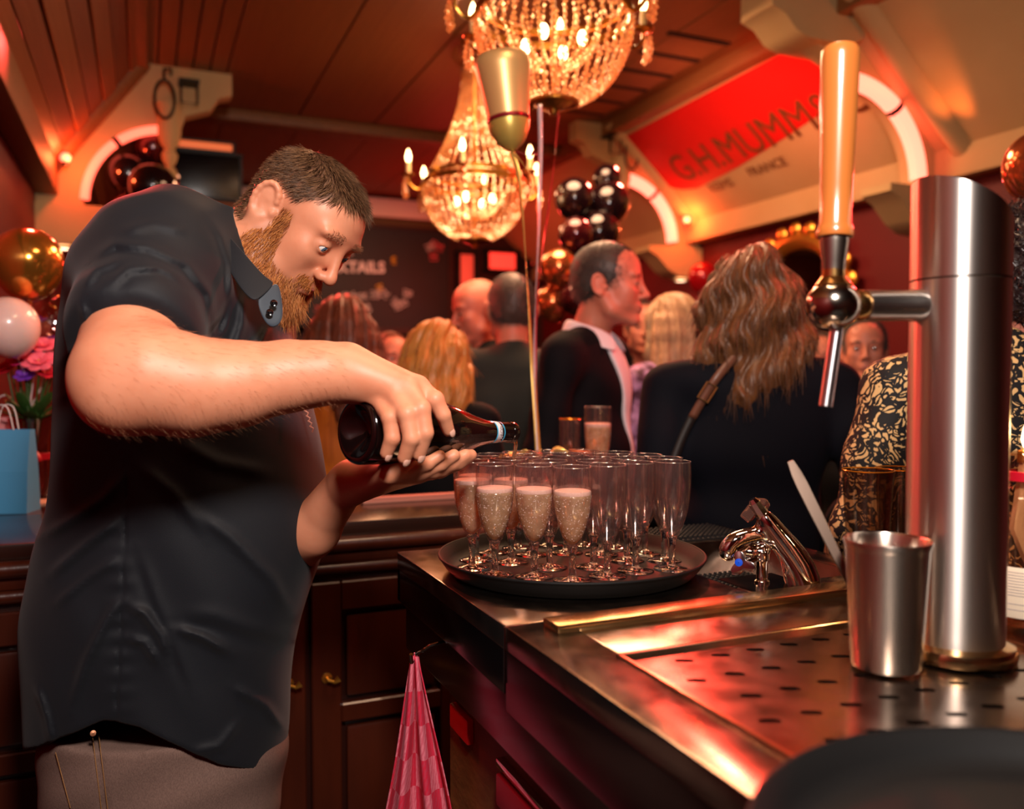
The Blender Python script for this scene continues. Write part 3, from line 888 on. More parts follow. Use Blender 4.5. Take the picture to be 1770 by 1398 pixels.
hd = (ht-hb); HL = hd.length; Rh = at(rot_to(hd), hb)
MB().lathe([(0.0120, 0.0), (0.0125, 0.012), (0.0150, 0.032), (0.0150, 0.036)], 32, Rh, capt=True, capb=True).build('ferrule', mat('ferrule_steel', 'a89c92', 0.25, 1.0), bt)
MB().lathe([(0.0145, 0.036), (0.0185, 0.038), (0.0192, 0.042), (0.0180, 0.047), (0.0158, 0.052), (0.0165, 0.09), (0.0190, HL-0.05), (0.0197, HL-0.012), (0.0190, HL-0.004), (0.0165, HL), (0.0005, HL+0.001)], 48, Rh, capb=True).build(
    'handle', mat('handle_wood', 'b86a30', 0.28, noise=(3, 0.9, 'a85c26'), stretch=(20, 20, 1.2), coat=0.6), bt)
s0 = W(1446, 572, Dp-0.045); s1 = W(1427, 702, Dp-0.045)
MB().tube([s0+(s0-s1)*0.25, s0, s1], [0.0075, 0.0072, 0.0070], 20).build('spout', brushed('spout_steel', 'd8d4d8', 0.3, 0.25, 0.8), bt)

# ------------------------------------------------------------------ mixing tin with a bar spoon
SP = Wz(1531, 1151, ZT); SP.z = ZT+0.0005
sh = thing('mixing_tin', 'dented steel mixing tin beside the beer column', 'mixing tin', tuple(SP))
hS = 0.134
MB().lathe([(0.0005, 0.002), (0.030, 0.002), (0.0335, 0.0), (0.035, 0.003), (0.0375, 0.05), (0.0415, hS-0.012), (0.0420, hS-0.008), (0.0440, hS-0.002), (0.0435, hS), (0.0415, hS-0.003), (0.0400, hS-0.02), (0.034, 0.006), (0.0005, 0.006)], 64, Matrix.Translation(SP)).build(
    'tin', brushed('tin_steel', 'd0c4b8', 0.26, 0.25, 0.8), sh)
Ds = (SP-CAM).dot(CF)
lv0 = W(1366, 797, Ds+0.10); lv1 = W(1468, 960, Ds+0.015); lv2 = SP+Vector((0.004, 0.006, 0.012))
sk = thing('bar_spoon', 'flat steel bar spoon handle leaning in the mixing tin', 'bar spoon', tuple(lv2))
dv = (lv1-lv0).normalized(); side = dv.cross(CF).normalized()
mb = MB(); pts = [lv0+(lv2-lv0)*t/14 for t in range(15)]
ws = [0.004, 0.0065, 0.0072, 0.007, 0.0068, 0.0064, 0.006, 0.0055, 0.005, 0.0045, 0.004, 0.004, 0.004, 0.004, 0.004]
vs = []; fs = []
for p, w in zip(pts, ws):
    nrm = side.cross(dv).normalized()*0.0013
    vs += [p-side*w-nrm, p+side*w-nrm, p+side*w+nrm, p-side*w+nrm]
for i in range(14):
    for k in range(4):
        l = (k+1) % 4; fs.append((i*4+k, i*4+l, i*4+4+l, i*4+4+k))
fs += [(3, 2, 1, 0), (56, 57, 58, 59)]
mb.add(vs, fs).build('handle_bar', mat('spoon_steel', '382e28', 0.32, 1.0), sk, bevel=0.0006, segs=1)
MB().sphere((0, 0, 0), (0.010, 0.006, 0.014), 16, Matrix.Translation(lv2)).build('spoon_bowl', mat('spoon_steel'), sk)

# ------------------------------------------------------------------ rinse faucet
FP = Wz(1317, 1008, ZT); FP.z = ZT
Df = (FP-CAM).dot(CF)
fc = thing('faucet', 'small curved chrome faucet with blue marked cold knob', 'faucet', tuple(FP))
MB().lathe([(0.011, 0), (0.011, 0.004), (0.0085, 0.006), (0.0080, 0.03), (0.0085, 0.034), (0.0105, 0.036), (0.0105, 0.048), (0.008, 0.05)], 24, Matrix.Translation(FP), capb=True, capt=True).build('stem', M_chrome, fc)
def FW(px, py, dd=0.0): return W(px, py, Df+dd)
ents = []
sp_pts = [FW(1322, 895), FW(1345, 925, -0.003), FW(1368, 955, -0.006), FW(1387, 985, -0.01), FW(1395, 1010, -0.012), FW(1394, 1022, -0.012)]
ents += chain([npv(p) for p in spline(sp_pts, 3)], list(np.interp(np.arange(16), [0, 3, 6, 9, 12, 15], [0.0115, 0.0140, 0.0165, 0.0172, 0.0160, 0.0140])), k=0.008)
arch_l = [FW(1322, 905, 0.004), FW(1312, 922, 0.004), FW(1290, 928, 0.002), FW(1270, 935, 0), FW(1258, 948, 0), FW(1258, 958, 0)]
ents += chain([npv(p) for p in spline(arch_l, 3)], [0.008+0.002*math.sin(i/15*PI) for i in range(16)], k=0.008)
arch_m = [FW(1312, 922, 0.004), FW(1326, 930, 0), FW(1345, 942, 0), FW(1358, 966, 0), FW(1364, 990, -0.002), FW(1368, 1008, -0.004)]
ents += chain([npv(p) for p in spline(arch_m, 3)], [0.0070]*16, k=0.006)
ents += chain([npv(FW(1262, 952)), npv(FW(1300, 955)), npv(FW(1320, 952))], [0.0075, 0.0085, 0.009], k=0.006)
ents += [cap(npv(FW(1318, 952)), npv(FP+Vector((0, 0, 0.045))), 0.0095, 0.0095, k=0.005)]
V, Q = solid(ents, 0.0012)
mesh_np('body', V, Q, M_chrome, fc, relax=4)
# upper knob of clear acrylic on a chrome neck
MB().lathe([(0.0105, -0.002), (0.0108, 0.0), (0.009, 0.028), (0.0055, 0.034), (0.0005, 0.034)], 8, at(rot_to(FW(1300, 862)-FW(1322, 896)), FW(1322, 896))).build('upper_neck', M_chrome, fc, smooth=False)
MB().box((0, 0, 0), (0.020, 0.024, 0.017), at(rot_to(FW(1288, 872, 0.01)-FW(1310, 890)), FW(1297, 886, 0.012))).build('upper_knob', mat('acrylic', 'c08878', 0.06, trans=0.85), fc, smooth=False, bevel=0.003)
MB().box((0, 0, 0), (0.016, 0.016, 0.014), at(rot_to(FW(1320, 868, 0.01)-FW(1310, 890)), FW(1318, 872, 0.010))).build('upper_knob', mat('acrylic'), fc, smooth=False, bevel=0.003)
# cold knob: three lobes and a blue dot facing the bar
kc = FW(1283, 975, -0.012); kd = (CAM-kc); kd = (kd+CR*-0.25).normalized()
mb = MB(); K = at(rot_to(kd), kc)
prof = []
for i in range(36):
    a = 2*PI*i/36; prof.append(((0.0145+0.0055*math.cos(3*a+0.6))*math.cos(a), (0.0145+0.0055*math.cos(3*a+0.6))*math.sin(a)))
mb.prism(prof, -0.008, 0.006, 'z', K)
mb.build('cold_knob', mat('knob_chrome', 'c8c0c0', 0.12, 1.0), fc, sharp=50, bevel=0.002)
MB().lathe([(0.0005, 0.0075), (0.0055, 0.007), (0.006, 0.0055)], 20, K @ Matrix.Translation((-0.004, 0.002, 0))).build('blue_dot', mat('blue_dot', '0a48c8', 0.3), fc)
MB().tube([kc-kd*0.004, FW(1312, 962)], 0.006, 12).build('knob_stem', M_chrome, fc)
MB().box2(FP+Vector((-0.045, -0.055, 0.0003)), FP+Vector((0.055, 0.045, 0.0012))).build('base_plate', steel('plate_steel', '8a7c76', 0.15), fc)

# ------------------------------------------------------------------ round trays
M_tray = mat('black_tray', '09090a', 0.6, spec=0.2, bump=(400, 0.15, 0.001))
def tray(c, R, label):
    t = thing('round_tray', label, 'tray', tuple(c))
    T = Matrix.Translation(c)
    MB().lathe([(0.0005, 0.002), (R-0.03, 0.002), (R-0.026, 0.0), (R-0.018, 0.002), (R-0.008, 0.012), (R, 0.024), (R+0.001, 0.0265), (R-0.001, 0.028), (R-0.004, 0.0265), (R-0.013, 0.015), (R-0.022, 0.008), (R-0.03, 0.006), (0.0005, 0.006)], 96, T).build('tray_body', M_tray, t)
    MB().tube([Vector(c)+Vector((R*math.cos(a), R*math.sin(a), 0.0268)) for a in [2*PI*i/96 for i in range(96)]], 0.0022, 8, closed=True).build('rim', M_tray, t)
    return t
TC = W(987, 970, 1.355); TC.z = ZT
TRAY_R = 0.208
tray(TC, TRAY_R, 'round black tray crowded with champagne flutes')
tc2 = Wz(1645, 1540, ZT+0.02); tc2.z = ZT+0.003
T2 = Vector((0.4925, 0.278, ZT+0.003))
tray(T2, 0.21, 'empty round black tray lying over the drip plate')

# ------------------------------------------------------------------ wooden front bar
wb = thing('wooden_bar', 'dark wooden bar with panelled doors behind the bartender', 'bar counter', (0.2, 2.0, 0))
M_wood = mat('bar_wood', '4a1c0c', 0.32, noise=(4, 0.9, '2e0f07'), stretch=(6, 1.5, 1.0), bump=(14, 0.12), coat=0.3)
M_woodd = mat('bar_wood_dark', '32120a', 0.35, noise=(4, 0.9, '220b06'), stretch=(6, 6, 1.0), bump=(14, 0.12), coat=0.2)
BX0, BX1, BYF = XL+0.005, 0.98, 1.80
MB().box2((BX0, BYF-0.02, ZT-0.035), (BX1, 2.15, ZT)).build('bar_top', mat('bar_top', '1c100c', 0.25, noise=(6, 0.8, '2a150e'), coat=0.3), wb, bevel=0.006)
wb2 = thing('side_bar', 'wooden side section of the bar carrying flowers and gift bags', 'bar counter', (-0.05, 2.38, 0))
MB().box2((BX0, 2.152, ZT-0.035), (0.32, 2.62, ZT)).build('bar_top', mat('bar_top'), wb2, bevel=0.006)
MB().box2((BX0, 2.153, 0.0), (0.29, 2.59, ZT-0.035)).build('carcass', M_woodd, wb2)
MB().tube([(BX0, BYF-0.028, ZT-0.045), (BX1, BYF-0.028, ZT-0.045)], 0.016, 14).build('nosing', M_wood, wb)
MB().box2((BX0, BYF-0.022, ZT-0.085), (BX1, BYF, ZT-0.05)).build('moulding', M_wood, wb, bevel=0.006)
MB().tube([(BX0, BYF-0.012, ZT-0.098), (BX1, BYF-0.012, ZT-0.098)], 0.014, 12).build('moulding', M_wood, wb)
MB().box2((BX0, BYF, 0.06), (BX1, 2.12, ZT-0.04)).build('carcass', M_woodd, wb)
MB().box2((BX0, BYF+0.04, 0), (BX1, 2.10, 0.06)).build('plinth', M_black, wb)
# panelled doors: frame, raised panel, key
xs_d = [-0.425, -0.05, 0.305, 0.66, 0.975]
for i in range(len(xs_d)-1):
    xa, xb = xs_d[i]+0.006, xs_d[i+1]-0.006
    za, zb = 0.09, ZT-0.125
    mb = MB(); f = 0.062
    for a, b in (((xa, za), (xa+f, zb)), ((xb-f, za), (xb, zb)), ((xa+f, zb-f), (xb-f, zb)), ((xa+f, za), (xb-f, za+f)), ((xa+f, 0.62), (xb-f, 0.66))):
        mb.box2((a[0], BYF-0.022, a[1]), (b[0], BYF-0.001, b[1]))
    dr = mb.build('door', M_wood, wb, bevel=0.003, segs=1)
    for z0, z1 in ((za+f, 0.62), (0.66, zb-f)):
        MB().box2((xa+f+0.012, BYF-0.016, z0+0.012), (xb-f-0.012, BYF-0.002, z1-0.012)).build('door_panel', M_wood, dr, bevel=0.007, segs=2)
    kx, kz = xb-f/2-0.005, 0.72
    if i == 2: kx, kz = xa+f/2, 0.72
    MB().lathe([(0.011, 0), (0.011, 0.003), (0.004, 0.004), (0.0035, 0.016), (0.0005, 0.017)], 16, at(rot_to((0, -1, 0)), (kx, BYF-0.022, kz))).build('lock', M_gold, dr)
    MB().tube([(kx, BYF-0.038, kz), (kx+0.012, BYF-0.042, kz-0.004), (kx+0.022, BYF-0.042, kz+0.002)], [0.0035, 0.004, 0.008], 10).build('key', M_gold, dr)

# ------------------------------------------------------------------ checked cloth on a hook
tw0 = W(717, 1138, 1.275)
tw = thing('checked_cloth', 'red and pink checked bar cloth hanging from a hook', 'cloth', tuple(tw0))
def cloth_mat():
    m = mat('checked_cloth', 'd03048', 0.85)
    nt = m.node_tree; b = nt.nodes['Principled BSDF']
    uv = nt.nodes.new('ShaderNodeUVMap')
    mp = nt.nodes.new('ShaderNodeMapping')
    ck = nt.nodes.new('ShaderNodeTexChecker'); ck.inputs['Scale'].default_value = 10
    ck.inputs['Color1'].default_value = lin('c81838'); ck.inputs['Color2'].default_value = lin('d87080')
    wv = nt.nodes.new('ShaderNodeTexWave'); wv.bands_direction = 'DIAGONAL'; wv.inputs['Scale'].default_value = 18; wv.inputs['Distortion'].default_value = 4; wv.inputs['Detail Scale'].default_value = 3
    mx = nt.nodes.new('ShaderNodeMix'); mx.data_type = 'RGBA'
    nt.links.new(uv.outputs[0], ck.inputs['Vector']); nt.links.new(uv.outputs[0], wv.inputs['Vector'])
    mx.inputs[7].default_value = lin('b83850')
    mm = nt.nodes.new('ShaderNodeMath'); mm.operation = 'MULTIPLY'; mm.inputs[1].default_value = 0.6
    nt.links.new(wv.outputs['Fac'], mm.inputs[0]); nt.links.new(mm.outputs[0], mx.inputs[0])
    nt.links.new(ck.outputs['Color'], mx.inputs[6]); nt.links.new(mx.outputs[2], b.inputs['Base Color'])
    return m
nu, nv = 60, 50
me = bpy.data.meshes.new('cloth'); vs = []; fs = []; uvs = []
Ht = 0.46
for j in range(nv+1):
    t = j/nv
    for i in range(nu+1):
        u = i/nu
        w = 0.012+0.125*min(1, t*1.15)**0.9
        ph = (u-0.5)
        fold = 0.022*(0.25+t)*math.sin(u*PI*5+0.6)+0.008*t*math.sin(u*PI*11+2*t)
        x = ph*w*1.0+0.006*math.sin(7*t+u*5)*t
        drop = Ht*t+0.02*(1-t)*abs(ph)
        p = tw0+C3(x+0.010*t+0.02*t*ph, 0, fold)+Vector((0, 0, -drop+0.008))
        vs.append(p); uvs.append((u*0.9+0.15*t, t*0.9))
for j in range(nv):
    for i in range(nu):
        a = j*(nu+1)+i; fs.append((a, a+1, a+nu+2, a+nu+1))
me.from_pydata(vs, [], fs)
ul = me.uv_layers.new(name='UVMap')
for l in me.loops: ul.data[l.index].uv = uvs[l.vertex_index]
o = finish('cloth', me, cloth_mat(), tw, sharp=None)
sm = o.modifiers.new('thick', 'SOLIDIFY'); sm.thickness = 0.002
hk = thing('coat_hook', 'small steel hook holding the checked cloth', 'hook', tuple(tw0))
hp = Vector((IX0+0.012, tw0.y, tw0.z+0.02))
MB().tube([hp, (hp+tw0)/2+Vector((0, 0, 0.006)), tw0+Vector((0, 0, 0.004)), tw0+C3(-0.004, -0.004, -0.006), tw0+C3(-0.004, 0.010, -0.012)], 0.003, 8).build('hook_wire', M_chrome, hk)
# ------------------------------------------------------------------ people: shared head and skin
def skin_mat(name, c1, c2, rough=0.48, red=True):
    if name in _mats: return _mats[name]
    m = mat(name, c1, rough, noise=(28, 0.7, c2), sss=0.12)
    nt = m.node_tree; b = nt.nodes['Principled BSDF']
    n = nt.nodes.new('ShaderNodeTexNoise'); n.inputs['Scale'].default_value = 380; n.inputs['Detail'].default_value = 3
    bp = nt.nodes.new('ShaderNodeBump'); bp.inputs['Strength'].default_value = 0.10; bp.inputs['Distance'].default_value = 0.001
    nt.links.new(n.outputs['Fac'], bp.inputs['Height']); nt.links.new(bp.outputs['Normal'], b.inputs['Normal'])
    return m
M_skin = skin_mat('skin', 'd9a183', 'cf9073')
M_skin2 = skin_mat('skin_flushed', 'cc8068', 'bf6e58')
M_lip = mat('lip', 'b0605a', 0.45)
M_eyew = mat('eye_white', 'e8e2de', 0.15, coat=0.5)
M_iris = mat('iris_blue', '4a6a86', 0.15, coat=1.0)
M_irisb = mat('iris_brown', '3a2416', 0.15, coat=1.0)
M_pupil = mat('pupil', '050505', 0.1, coat=1.0)

def T_head(origin, fwd, up, s=1.0):
    f = Vector(fwd).normalized(); u = Vector(up); u = (u-f*u.dot(f)).normalized(); l = u.cross(f)
    M = Matrix((f, l, u)).transposed().to_4x4() @ Matrix.Scale(s, 4)
    M.translation = Vector(origin); return M
def head_entries(T, fem=False, fat=0.0, ears=True, fine=True, low=0.0):
    s = T.to_scale()[0]; R = T.to_3x3().normalized()
    def p(x, y, z): return npv(T @ Vector((x, y, z)))
    def el(c, r, op='u', k=0.01, rot=None):
        RR = R if rot is None else R @ rot
        return ell(p(*c), [v*s for v in r], RR, op, k*s)
    def cp(a, b, ra, rb=None, op='u', k=0.01): return cap(p(*a), p(*b), ra*s, (ra if rb is None else rb)*s, op, k*s)
    jw = 0.9 if fem else 1.0
    L = [el((-0.012, 0, 0.042-low*0.5), (0.098, 0.076, 0.091-low*0.5)),
         el((0.040, 0, 0.055-low*0.6), (0.050, 0.062, 0.056-low*0.5), k=0.03),
         el((0.034, 0, -0.022), (0.062, 0.061*jw, 0.080), k=0.03)]
    for y in (-1, 1):
        L += [cp((-0.004, y*0.056*jw, -0.035), (0.020, y*0.050*jw, -0.070), 0.020, 0.019, k=0.02),
              cp((0.020, y*0.050*jw, -0.070), (0.078, y*0.010, -0.096), 0.019+fat, 0.016+fat*0.5, k=0.02),
              el((0.062, y*0.040, -0.010), (0.026, 0.022, 0.022), k=0.02),
              el((0.050, y*0.036, -0.040), (0.032, 0.024, 0.032), k=0.02)]
    L += [el((0.082, 0, -0.094), (0.017, 0.020, 0.016), k=0.015),
          el((0.076, 0, -0.056), (0.026, 0.032, 0.026), k=0.015),
          el((0.030, 0, -0.085), (0.045, 0.040, 0.022+fat), k=0.02)]
    # brow ridge, sockets
    for y in (-1, 1):
        L += [el((0.083, y*0.030, 0.038), (0.008, 0.023, 0.006), k=0.020)]
    for y in (-1, 1):
        L += [el((0.103, y*0.034, 0.011), (0.018, 0.017, 0.009), 's', k=0.020)]
    # nose
    L += [cp((0.092, 0, 0.026), (0.114, 0, -0.014), 0.0072, 0.0088, k=0.012),
          el((0.1165, 0, -0.0215), (0.0115, 0.0115, 0.0105), k=0.008)]
    for y in (-1, 1):
        L += [el((0.1045, y*0.0115, -0.0265), (0.0115, 0.0075, 0.0085), k=0.006)]
    if fine:
        for y in (-1, 1):
            L += [el((0.1085, y*0.0062, -0.0345), (0.0065, 0.0033, 0.005), 's', k=0.003)]
    # eyelids
    for y in (-1, 1):
        L += [el((0.0815, y*0.0325, 0.0135), (0.0142, 0.0150, 0.0135), k=0.006)]
        L += [el((0.0965, y*0.0335, 0.0125), (0.0130, 0.0128, 0.0049), 's', k=0.002, rot=Matrix.Rotation(-0.12, 3, 'Y'))]
    # mouth
    L += [el((0.0985, 0, -0.0545), (0.0085, 0.021, 0.0055), k=0.006),
          el((0.0975, 0, -0.0665), (0.0088, 0.018, 0.0065), k=0.006),
          el((0.1075, 0, -0.0604), (0.010, 0.024, 0.0016), 's', k=0.003)]
    # ears
    if ears:
        for y in (-1, 1):
            rot = Matrix.Rotation(-y*0.42, 3, 'Z') @ Matrix.Rotation(-0.18, 3, 'Y')
            L += [el((-0.016, y*0.0800, 0.000), (0.019, 0.0065, 0.030), k=0.006, rot=rot)]
            pts = []
            for i in range(13):
                a = -0.55*PI+i/12*1.62*PI
                q = rot @ Vector((-0.0175*math.cos(a+PI)*-1.0, 0, 0.0))
                x = 0.0185*math.cos(a+PI*0.5+0.35); z = 0.029*math.sin(a+PI*0.5+0.35)
                w = rot @ Vector((x, 0, z))
                pts.append((-0.016+w.x-0.001, y*(0.0850)+w.y, 0.002+w.z))
            rr = [0.0042]*13
            for i in range(12): L.append(cp(pts[i], pts[i+1], 0.0042, 0.0042, k=0.004))
            L += [el((-0.0105, y*0.081, -0.027), (0.0075, 0.005, 0.009), k=0.006, rot=rot)]
            if fine:
                L += [el((-0.008, y*0.0895, -0.004), (0.0075, 0.0065, 0.010), 's', k=0.004, rot=rot),
                      el((-0.013, y*0.0925, 0.012), (0.009, 0.005, 0.008), 's', k=0.004, rot=rot)]
            L += [el((0.0035, y*0.0745, -0.006), (0.005, 0.006, 0.007), k=0.004)]
    return L
def eyes(T, parent, look=(0.95, 0, -0.3), iris=None, small=False):
    s = T.to_scale()[0]; R = T.to_3x3().normalized().to_4x4()
    for y in (-1, 1):
        c = T @ Vector((0.0815, y*0.0325, 0.0130))
        d = (R @ Vector(look)).normalized()
        r = (0.0112 if small else 0.0120)*s
        e = MB().sphere((0, 0, 0), r, 24, at(rot_to(d), c)).build('eye', mat('eye_white_dull', 'a8988e', 0.4) if small else M_eyew, parent)
        K = at(rot_to(d), c)
        MB().lathe([((0.0078 if small else 0.0064)*s, (0.0092 if small else 0.0099)*s+0.0006*s), (0.0040*s, 0.0116*s), (0.0024*s, 0.01195*s)], 24, K).build('iris', iris or M_iris, e)
        MB().lathe([(0.0027*s, 0.0121*s), (0.0005*s, 0.0124*s)], 20, K).build('pupil', M_pupil, e)
def to_local(T, P):
    Ti = np.array(T.inverted()); return P @ Ti[:3, :3].T+Ti[:3, 3]

# ------------------------------------------------------------------ the bartender
PB = thing('person', 'bearded bartender in a dark shirt pouring from a bottle', 'person', tuple(W(280, 1400, 1.42)))
PB.location.z = 0
pit, yw, hs = math.radians(47), math.radians(25), 0.97
hf = C3(math.cos(pit)*math.cos(yw), -math.sin(pit), -math.cos(pit)*math.sin(yw))
hu = C3(math.sin(pit)*math.cos(yw), math.cos(pit), -math.sin(pit)*math.sin(yw))
hu = hu + C3(0, 0, 1)*0.16           # slight roll of the head
T0 = T_head((0, 0, 0), hf, hu, hs)
ear_w = W(461, 348, 1.335)
HO = ear_w-(T0 @ Vector((-0.016, -0.08, 0)))
HT = T0.copy(); HT.translation = HO
hl = head_entries(HT, low=0.017)
def hp_(x, y, z): return npv(HT @ Vector((x, y, z)))
neck_b = W(395, 470, 1.38)
sh_n = W(275, 450, 1.27)      # near shoulder joint
el_n = W(218, 655, 1.045)     # near elbow
wr_n = W(592, 645, 1.120)     # near wrist
sh_f = W(430, 520, 1.56)
el_f = W(470, 985, 1.43)
wr_f = W(597, 838, 1.290)
ents = []
ents += hl
ents += [cap(hp_(-0.030, 0, -0.03), npv(neck_b), 0.062, 0.072, k=0.03),
         cap(hp_(0.02, 0, -0.07), npv(neck_b+C3(0.045, -0.02, 0)), 0.045, 0.05, k=0.03)]
spine = [npv(neck_b), npv(W(330, 600, 1.42)), npv(W(300, 800, 1.42))]
ents += chain(spine, [0.06, 0.07, 0.07], k=0.03)
ents += chain([npv(neck_b), npv(sh_n), npv(el_n)], [0.055, 0.062, 0.058], k=0.02)
ents += [cap(npv(neck_b), npv(sh_f), 0.055, 0.055, k=0.02), cap(npv(sh_f), npv(el_f), 0.05, 0.05, k=0.02)]
# near forearm: thick, tapering
fa = [el_n, W(262, 655, 1.050), W(330, 668, 1.062), W(410, 664, 1.080), W(500, 650, 1.10), W(560, 645, 1.112), wr_n]
ents += chain([npv(q) for q in fa], [0.0570, 0.0630, 0.0590, 0.0510, 0.0425, 0.0375, 0.0350], k=0.02)
ents += [ell(npv(W(202, 678, 1.030)), (0.040, 0.040, 0.044), None, k=0.03)]
ents += [cap(npv(W(225, 590, 1.11)), npv(W(215, 640, 1.05)), 0.058, 0.056, k=0.02)]
# far forearm
ents += chain([npv(el_f), npv(W(540, 915, 1.35)), npv(wr_f)], [0.045, 0.040, 0.031], k=0.02)
# bottle axis (needed to close the hands on it)
bt_tip = W(887, 747, 1.335); bt_base0 = W(619, 745, 1.125)
BAX = (bt_tip-bt_base0).normalized(); BLEN = 0.298
bt_base = bt_tip-BAX*BLEN
def hand_near():
    L = []
    k1 = W(655, 690, 1.118); k2 = W(680, 676, 1.107); k3 = W(703, 668, 1.108); k4 = W(722, 668, 1.124)   # knuckles little..index
    w0 = W(600, 640, 1.122)
    # palm: fan of capsules wrist -> knuckles
    L += [cap(npv(w0+C3(-.006, -0.012, 0)), npv(k1), 0.027, 0.0135, k=0.014), cap(npv(w0), npv(k2), 0.029, 0.0145, k=0.014),
          cap(npv(w0), npv(k3), 0.029, 0.0145, k=0.014), cap(npv(w0+C3(0, 0.008, 0.010)), npv(k4), 0.025, 0.0140, k=0.014)]
    fing = [  # px, py, D triples: knuckle, middle joint, end joint, tip
        ([k1, W(675, 722, 1.088), W(678, 757, 1.086), W(668, 783, 1.094)], [0.0128, 0.0112, 0.0102, 0.0085]),
        ([k2, W(704, 716, 1.078), W(711, 758, 1.076), W(699, 791, 1.086)], [0.0135, 0.0118, 0.0107, 0.0090]),
        ([k3, W(728, 707, 1.084), W(735, 748, 1.082), W(724, 785, 1.092)], [0.0135, 0.0118, 0.0107, 0.0090]),
        ([k4, W(752, 691, 1.110), W(766, 717, 1.112), W(775, 744, 1.124)], [0.0132, 0.0112, 0.0100, 0.0082])]
    for P, r in fing:
        for i in range(3):
            L.append(cap(npv(P[i]), npv(P[i+1]), r[i], r[i+1], k=0.0025 if i else 0.008))
        L.append(ell(npv(P[1]), (r[1]*1.06,)*3, None, k=0.003))
    # thumb over the far side of the bottle
    tb = [W(650, 655, 1.165), W(700, 690, 1.215), W(735, 720, 1.245)]
    L += chain([npv(w0+C3(0.01, 0, 0.03))]+[npv(q) for q in tb], [0.022, 0.016, 0.013, 0.010], k=0.008)
    return L, fing
Lh, fing_near = hand_near()
ents += Lh
# far hand, palm up under the bottle
def hand_far():
    L = []; nails = []
    w0 = W(604, 835, 1.285)
    pc = W(645, 822, 1.255)
    Bm = lambda t: bt_base+BAX*t
    dn = Vector((0, 0, -1))
    perp = BAX.cross(dn).normalized()      # across the bottle
    kk = []
    for i, t in enumerate((0.046, 0.064, 0.082, 0.099)):
        kk.append(Bm(t)+dn*0.057+perp*(-0.010))
    for i, q in enumerate(kk):
        L.append(cap(npv(w0+(q-w0)*0.05+C3(0, 0.004*(i-1.5), 0)), npv(q), 0.026, 0.0145, k=0.014))
    tips = []
    for i, q in enumerate(kk):
        ln = (0.85, 0.95, 1.0, 0.92)[i]
        a = q+BAX*0.034*ln+perp*0.010*(-1)+dn*(-0.004)
        b = a+BAX*0.024*ln+perp*(-0.012)+dn*(-0.010)
        c = b+BAX*0.018*ln+perp*(-0.010)+dn*(-0.012)
        r = (0.0105, 0.0118, 0.0118, 0.0112)[i]
        for (m, n_), (ra, rb) in zip(((q, a), (a, b), (b, c)), ((r+0.0015, r), (r, r*0.9), (r*0.9, r*0.75))):
            L.append(cap(npv(m), npv(n_), ra, rb, k=0.004))
        tips.append((b, c, r*0.75))
    # thumb along the near lower flank
    th = [w0+C3(0.005, 0.012, -0.015), W(655, 820, 1.20), W(690, 812, 1.165), W(722, 800, 1.158)]
    L += chain([npv(q) for q in th], [0.022, 0.017, 0.013, 0.0095], k=0.010)
    return L, tips
Lf, tips_far = hand_far()
ents += Lf
V, Q = solid(ents, 0.0023)
# keep fingers outside the bottle glass: push vertices out to its surface
ax = npv(BAX); b0 = npv(bt_base)
BPROF = [(0.0, 0.0430), (0.006, 0.0445), (0.128, 0.0445), (0.150, 0.0425), (0.180, 0.0345), (0.210, 0.0250), (0.235, 0.0190), (0.250, 0.0168), (0.275, 0.0158), (0.298, 0.0155)]
tt = (V-b0) @ ax
rad = np.interp(tt, [q[0] for q in BPROF], [q[1] for q in BPROF])
perp_v = (V-b0)-tt[:, None]*ax
pl = np.linalg.norm(perp_v, axis=1)
ins = (tt > -0.001) & (tt < 0.298) & (pl < rad+0.0004) & (pl > 0.012)
V[ins] = (b0+tt[ins, None]*ax)+perp_v[ins]/pl[ins, None]*(rad[ins, None]+0.0004)
LOC = to_local(HT, V)
NB = normals_np(V, Q)
eyes(HT, PB, look=(0.97, 0.02, -0.13))
# lips
MB().sphere((0, 0, 0), (0.0055*hs, 0.0185*hs, 0.0038*hs), 16, HT @ Matrix.Translation((0.1025/1, 0, -0.0560))).build('lips', M_lip, PB)
# finger nails
M_nail = mat('nail', 'dba793', 0.25, coat=0.5)
for P, r in fing_near:
    a, b = P[2], P[3]; d = (b-a).normalized(); out = (b-(bt_base+BAX*((b-bt_base).dot(BAX)))).normalized()
    out = (out-d*out.dot(d)).normalized()
    x = d.cross(out)
    M = Matrix((x, d, out)).transposed().to_4x4(); M.translation = b+out*r[3]*0.80+d*r[3]*0.25
    MB().sphere((0, 0, 0), (r[3]*0.62, r[3]*0.85, r[3]*0.26), 12, M).build('fingernail', M_nail, PB)

# --- hair and beard
rng = np.random.RandomState(11)
def soften(mask, it):
    v = mask.astype(float)
    for _ in range(it):
        acc = np.zeros(len(V)); ct = np.zeros(len(V))
        for a_ in range(4):
            for b_ in ((a_+1) % 4, (a_+3) % 4):
                acc += np.bincount(Q[:, a_], v[Q[:, b_]], len(V)); ct += np.bincount(Q[:, a_], minlength=len(V))
        v = 0.4*v+0.6*acc/np.maximum(ct, 1)
    return v
def pick(mask, n, jit=0.0012):
    w_ = soften(mask, 14)**1.6; w_[w_ < 0.05] = 0
    return rng.choice(len(mask), n, p=w_/w_.sum())
def todir(vx, vy, vz):
    M = np.array(HT.to_3x3().normalized()); return np.stack([vx, vy, vz], 1) @ M.T
M_hair = mat('brown_hair', '6b4a32', 0.42, spec=0.5, noise=(60, 0.9, '8f6a4c'))
M_beard = mat('ginger_beard', '7e3e1c', 0.5, noise=(60, 0.9, 'b06a32'))
x, y, z = LOC[:, 0], LOC[:, 1], LOC[:, 2]
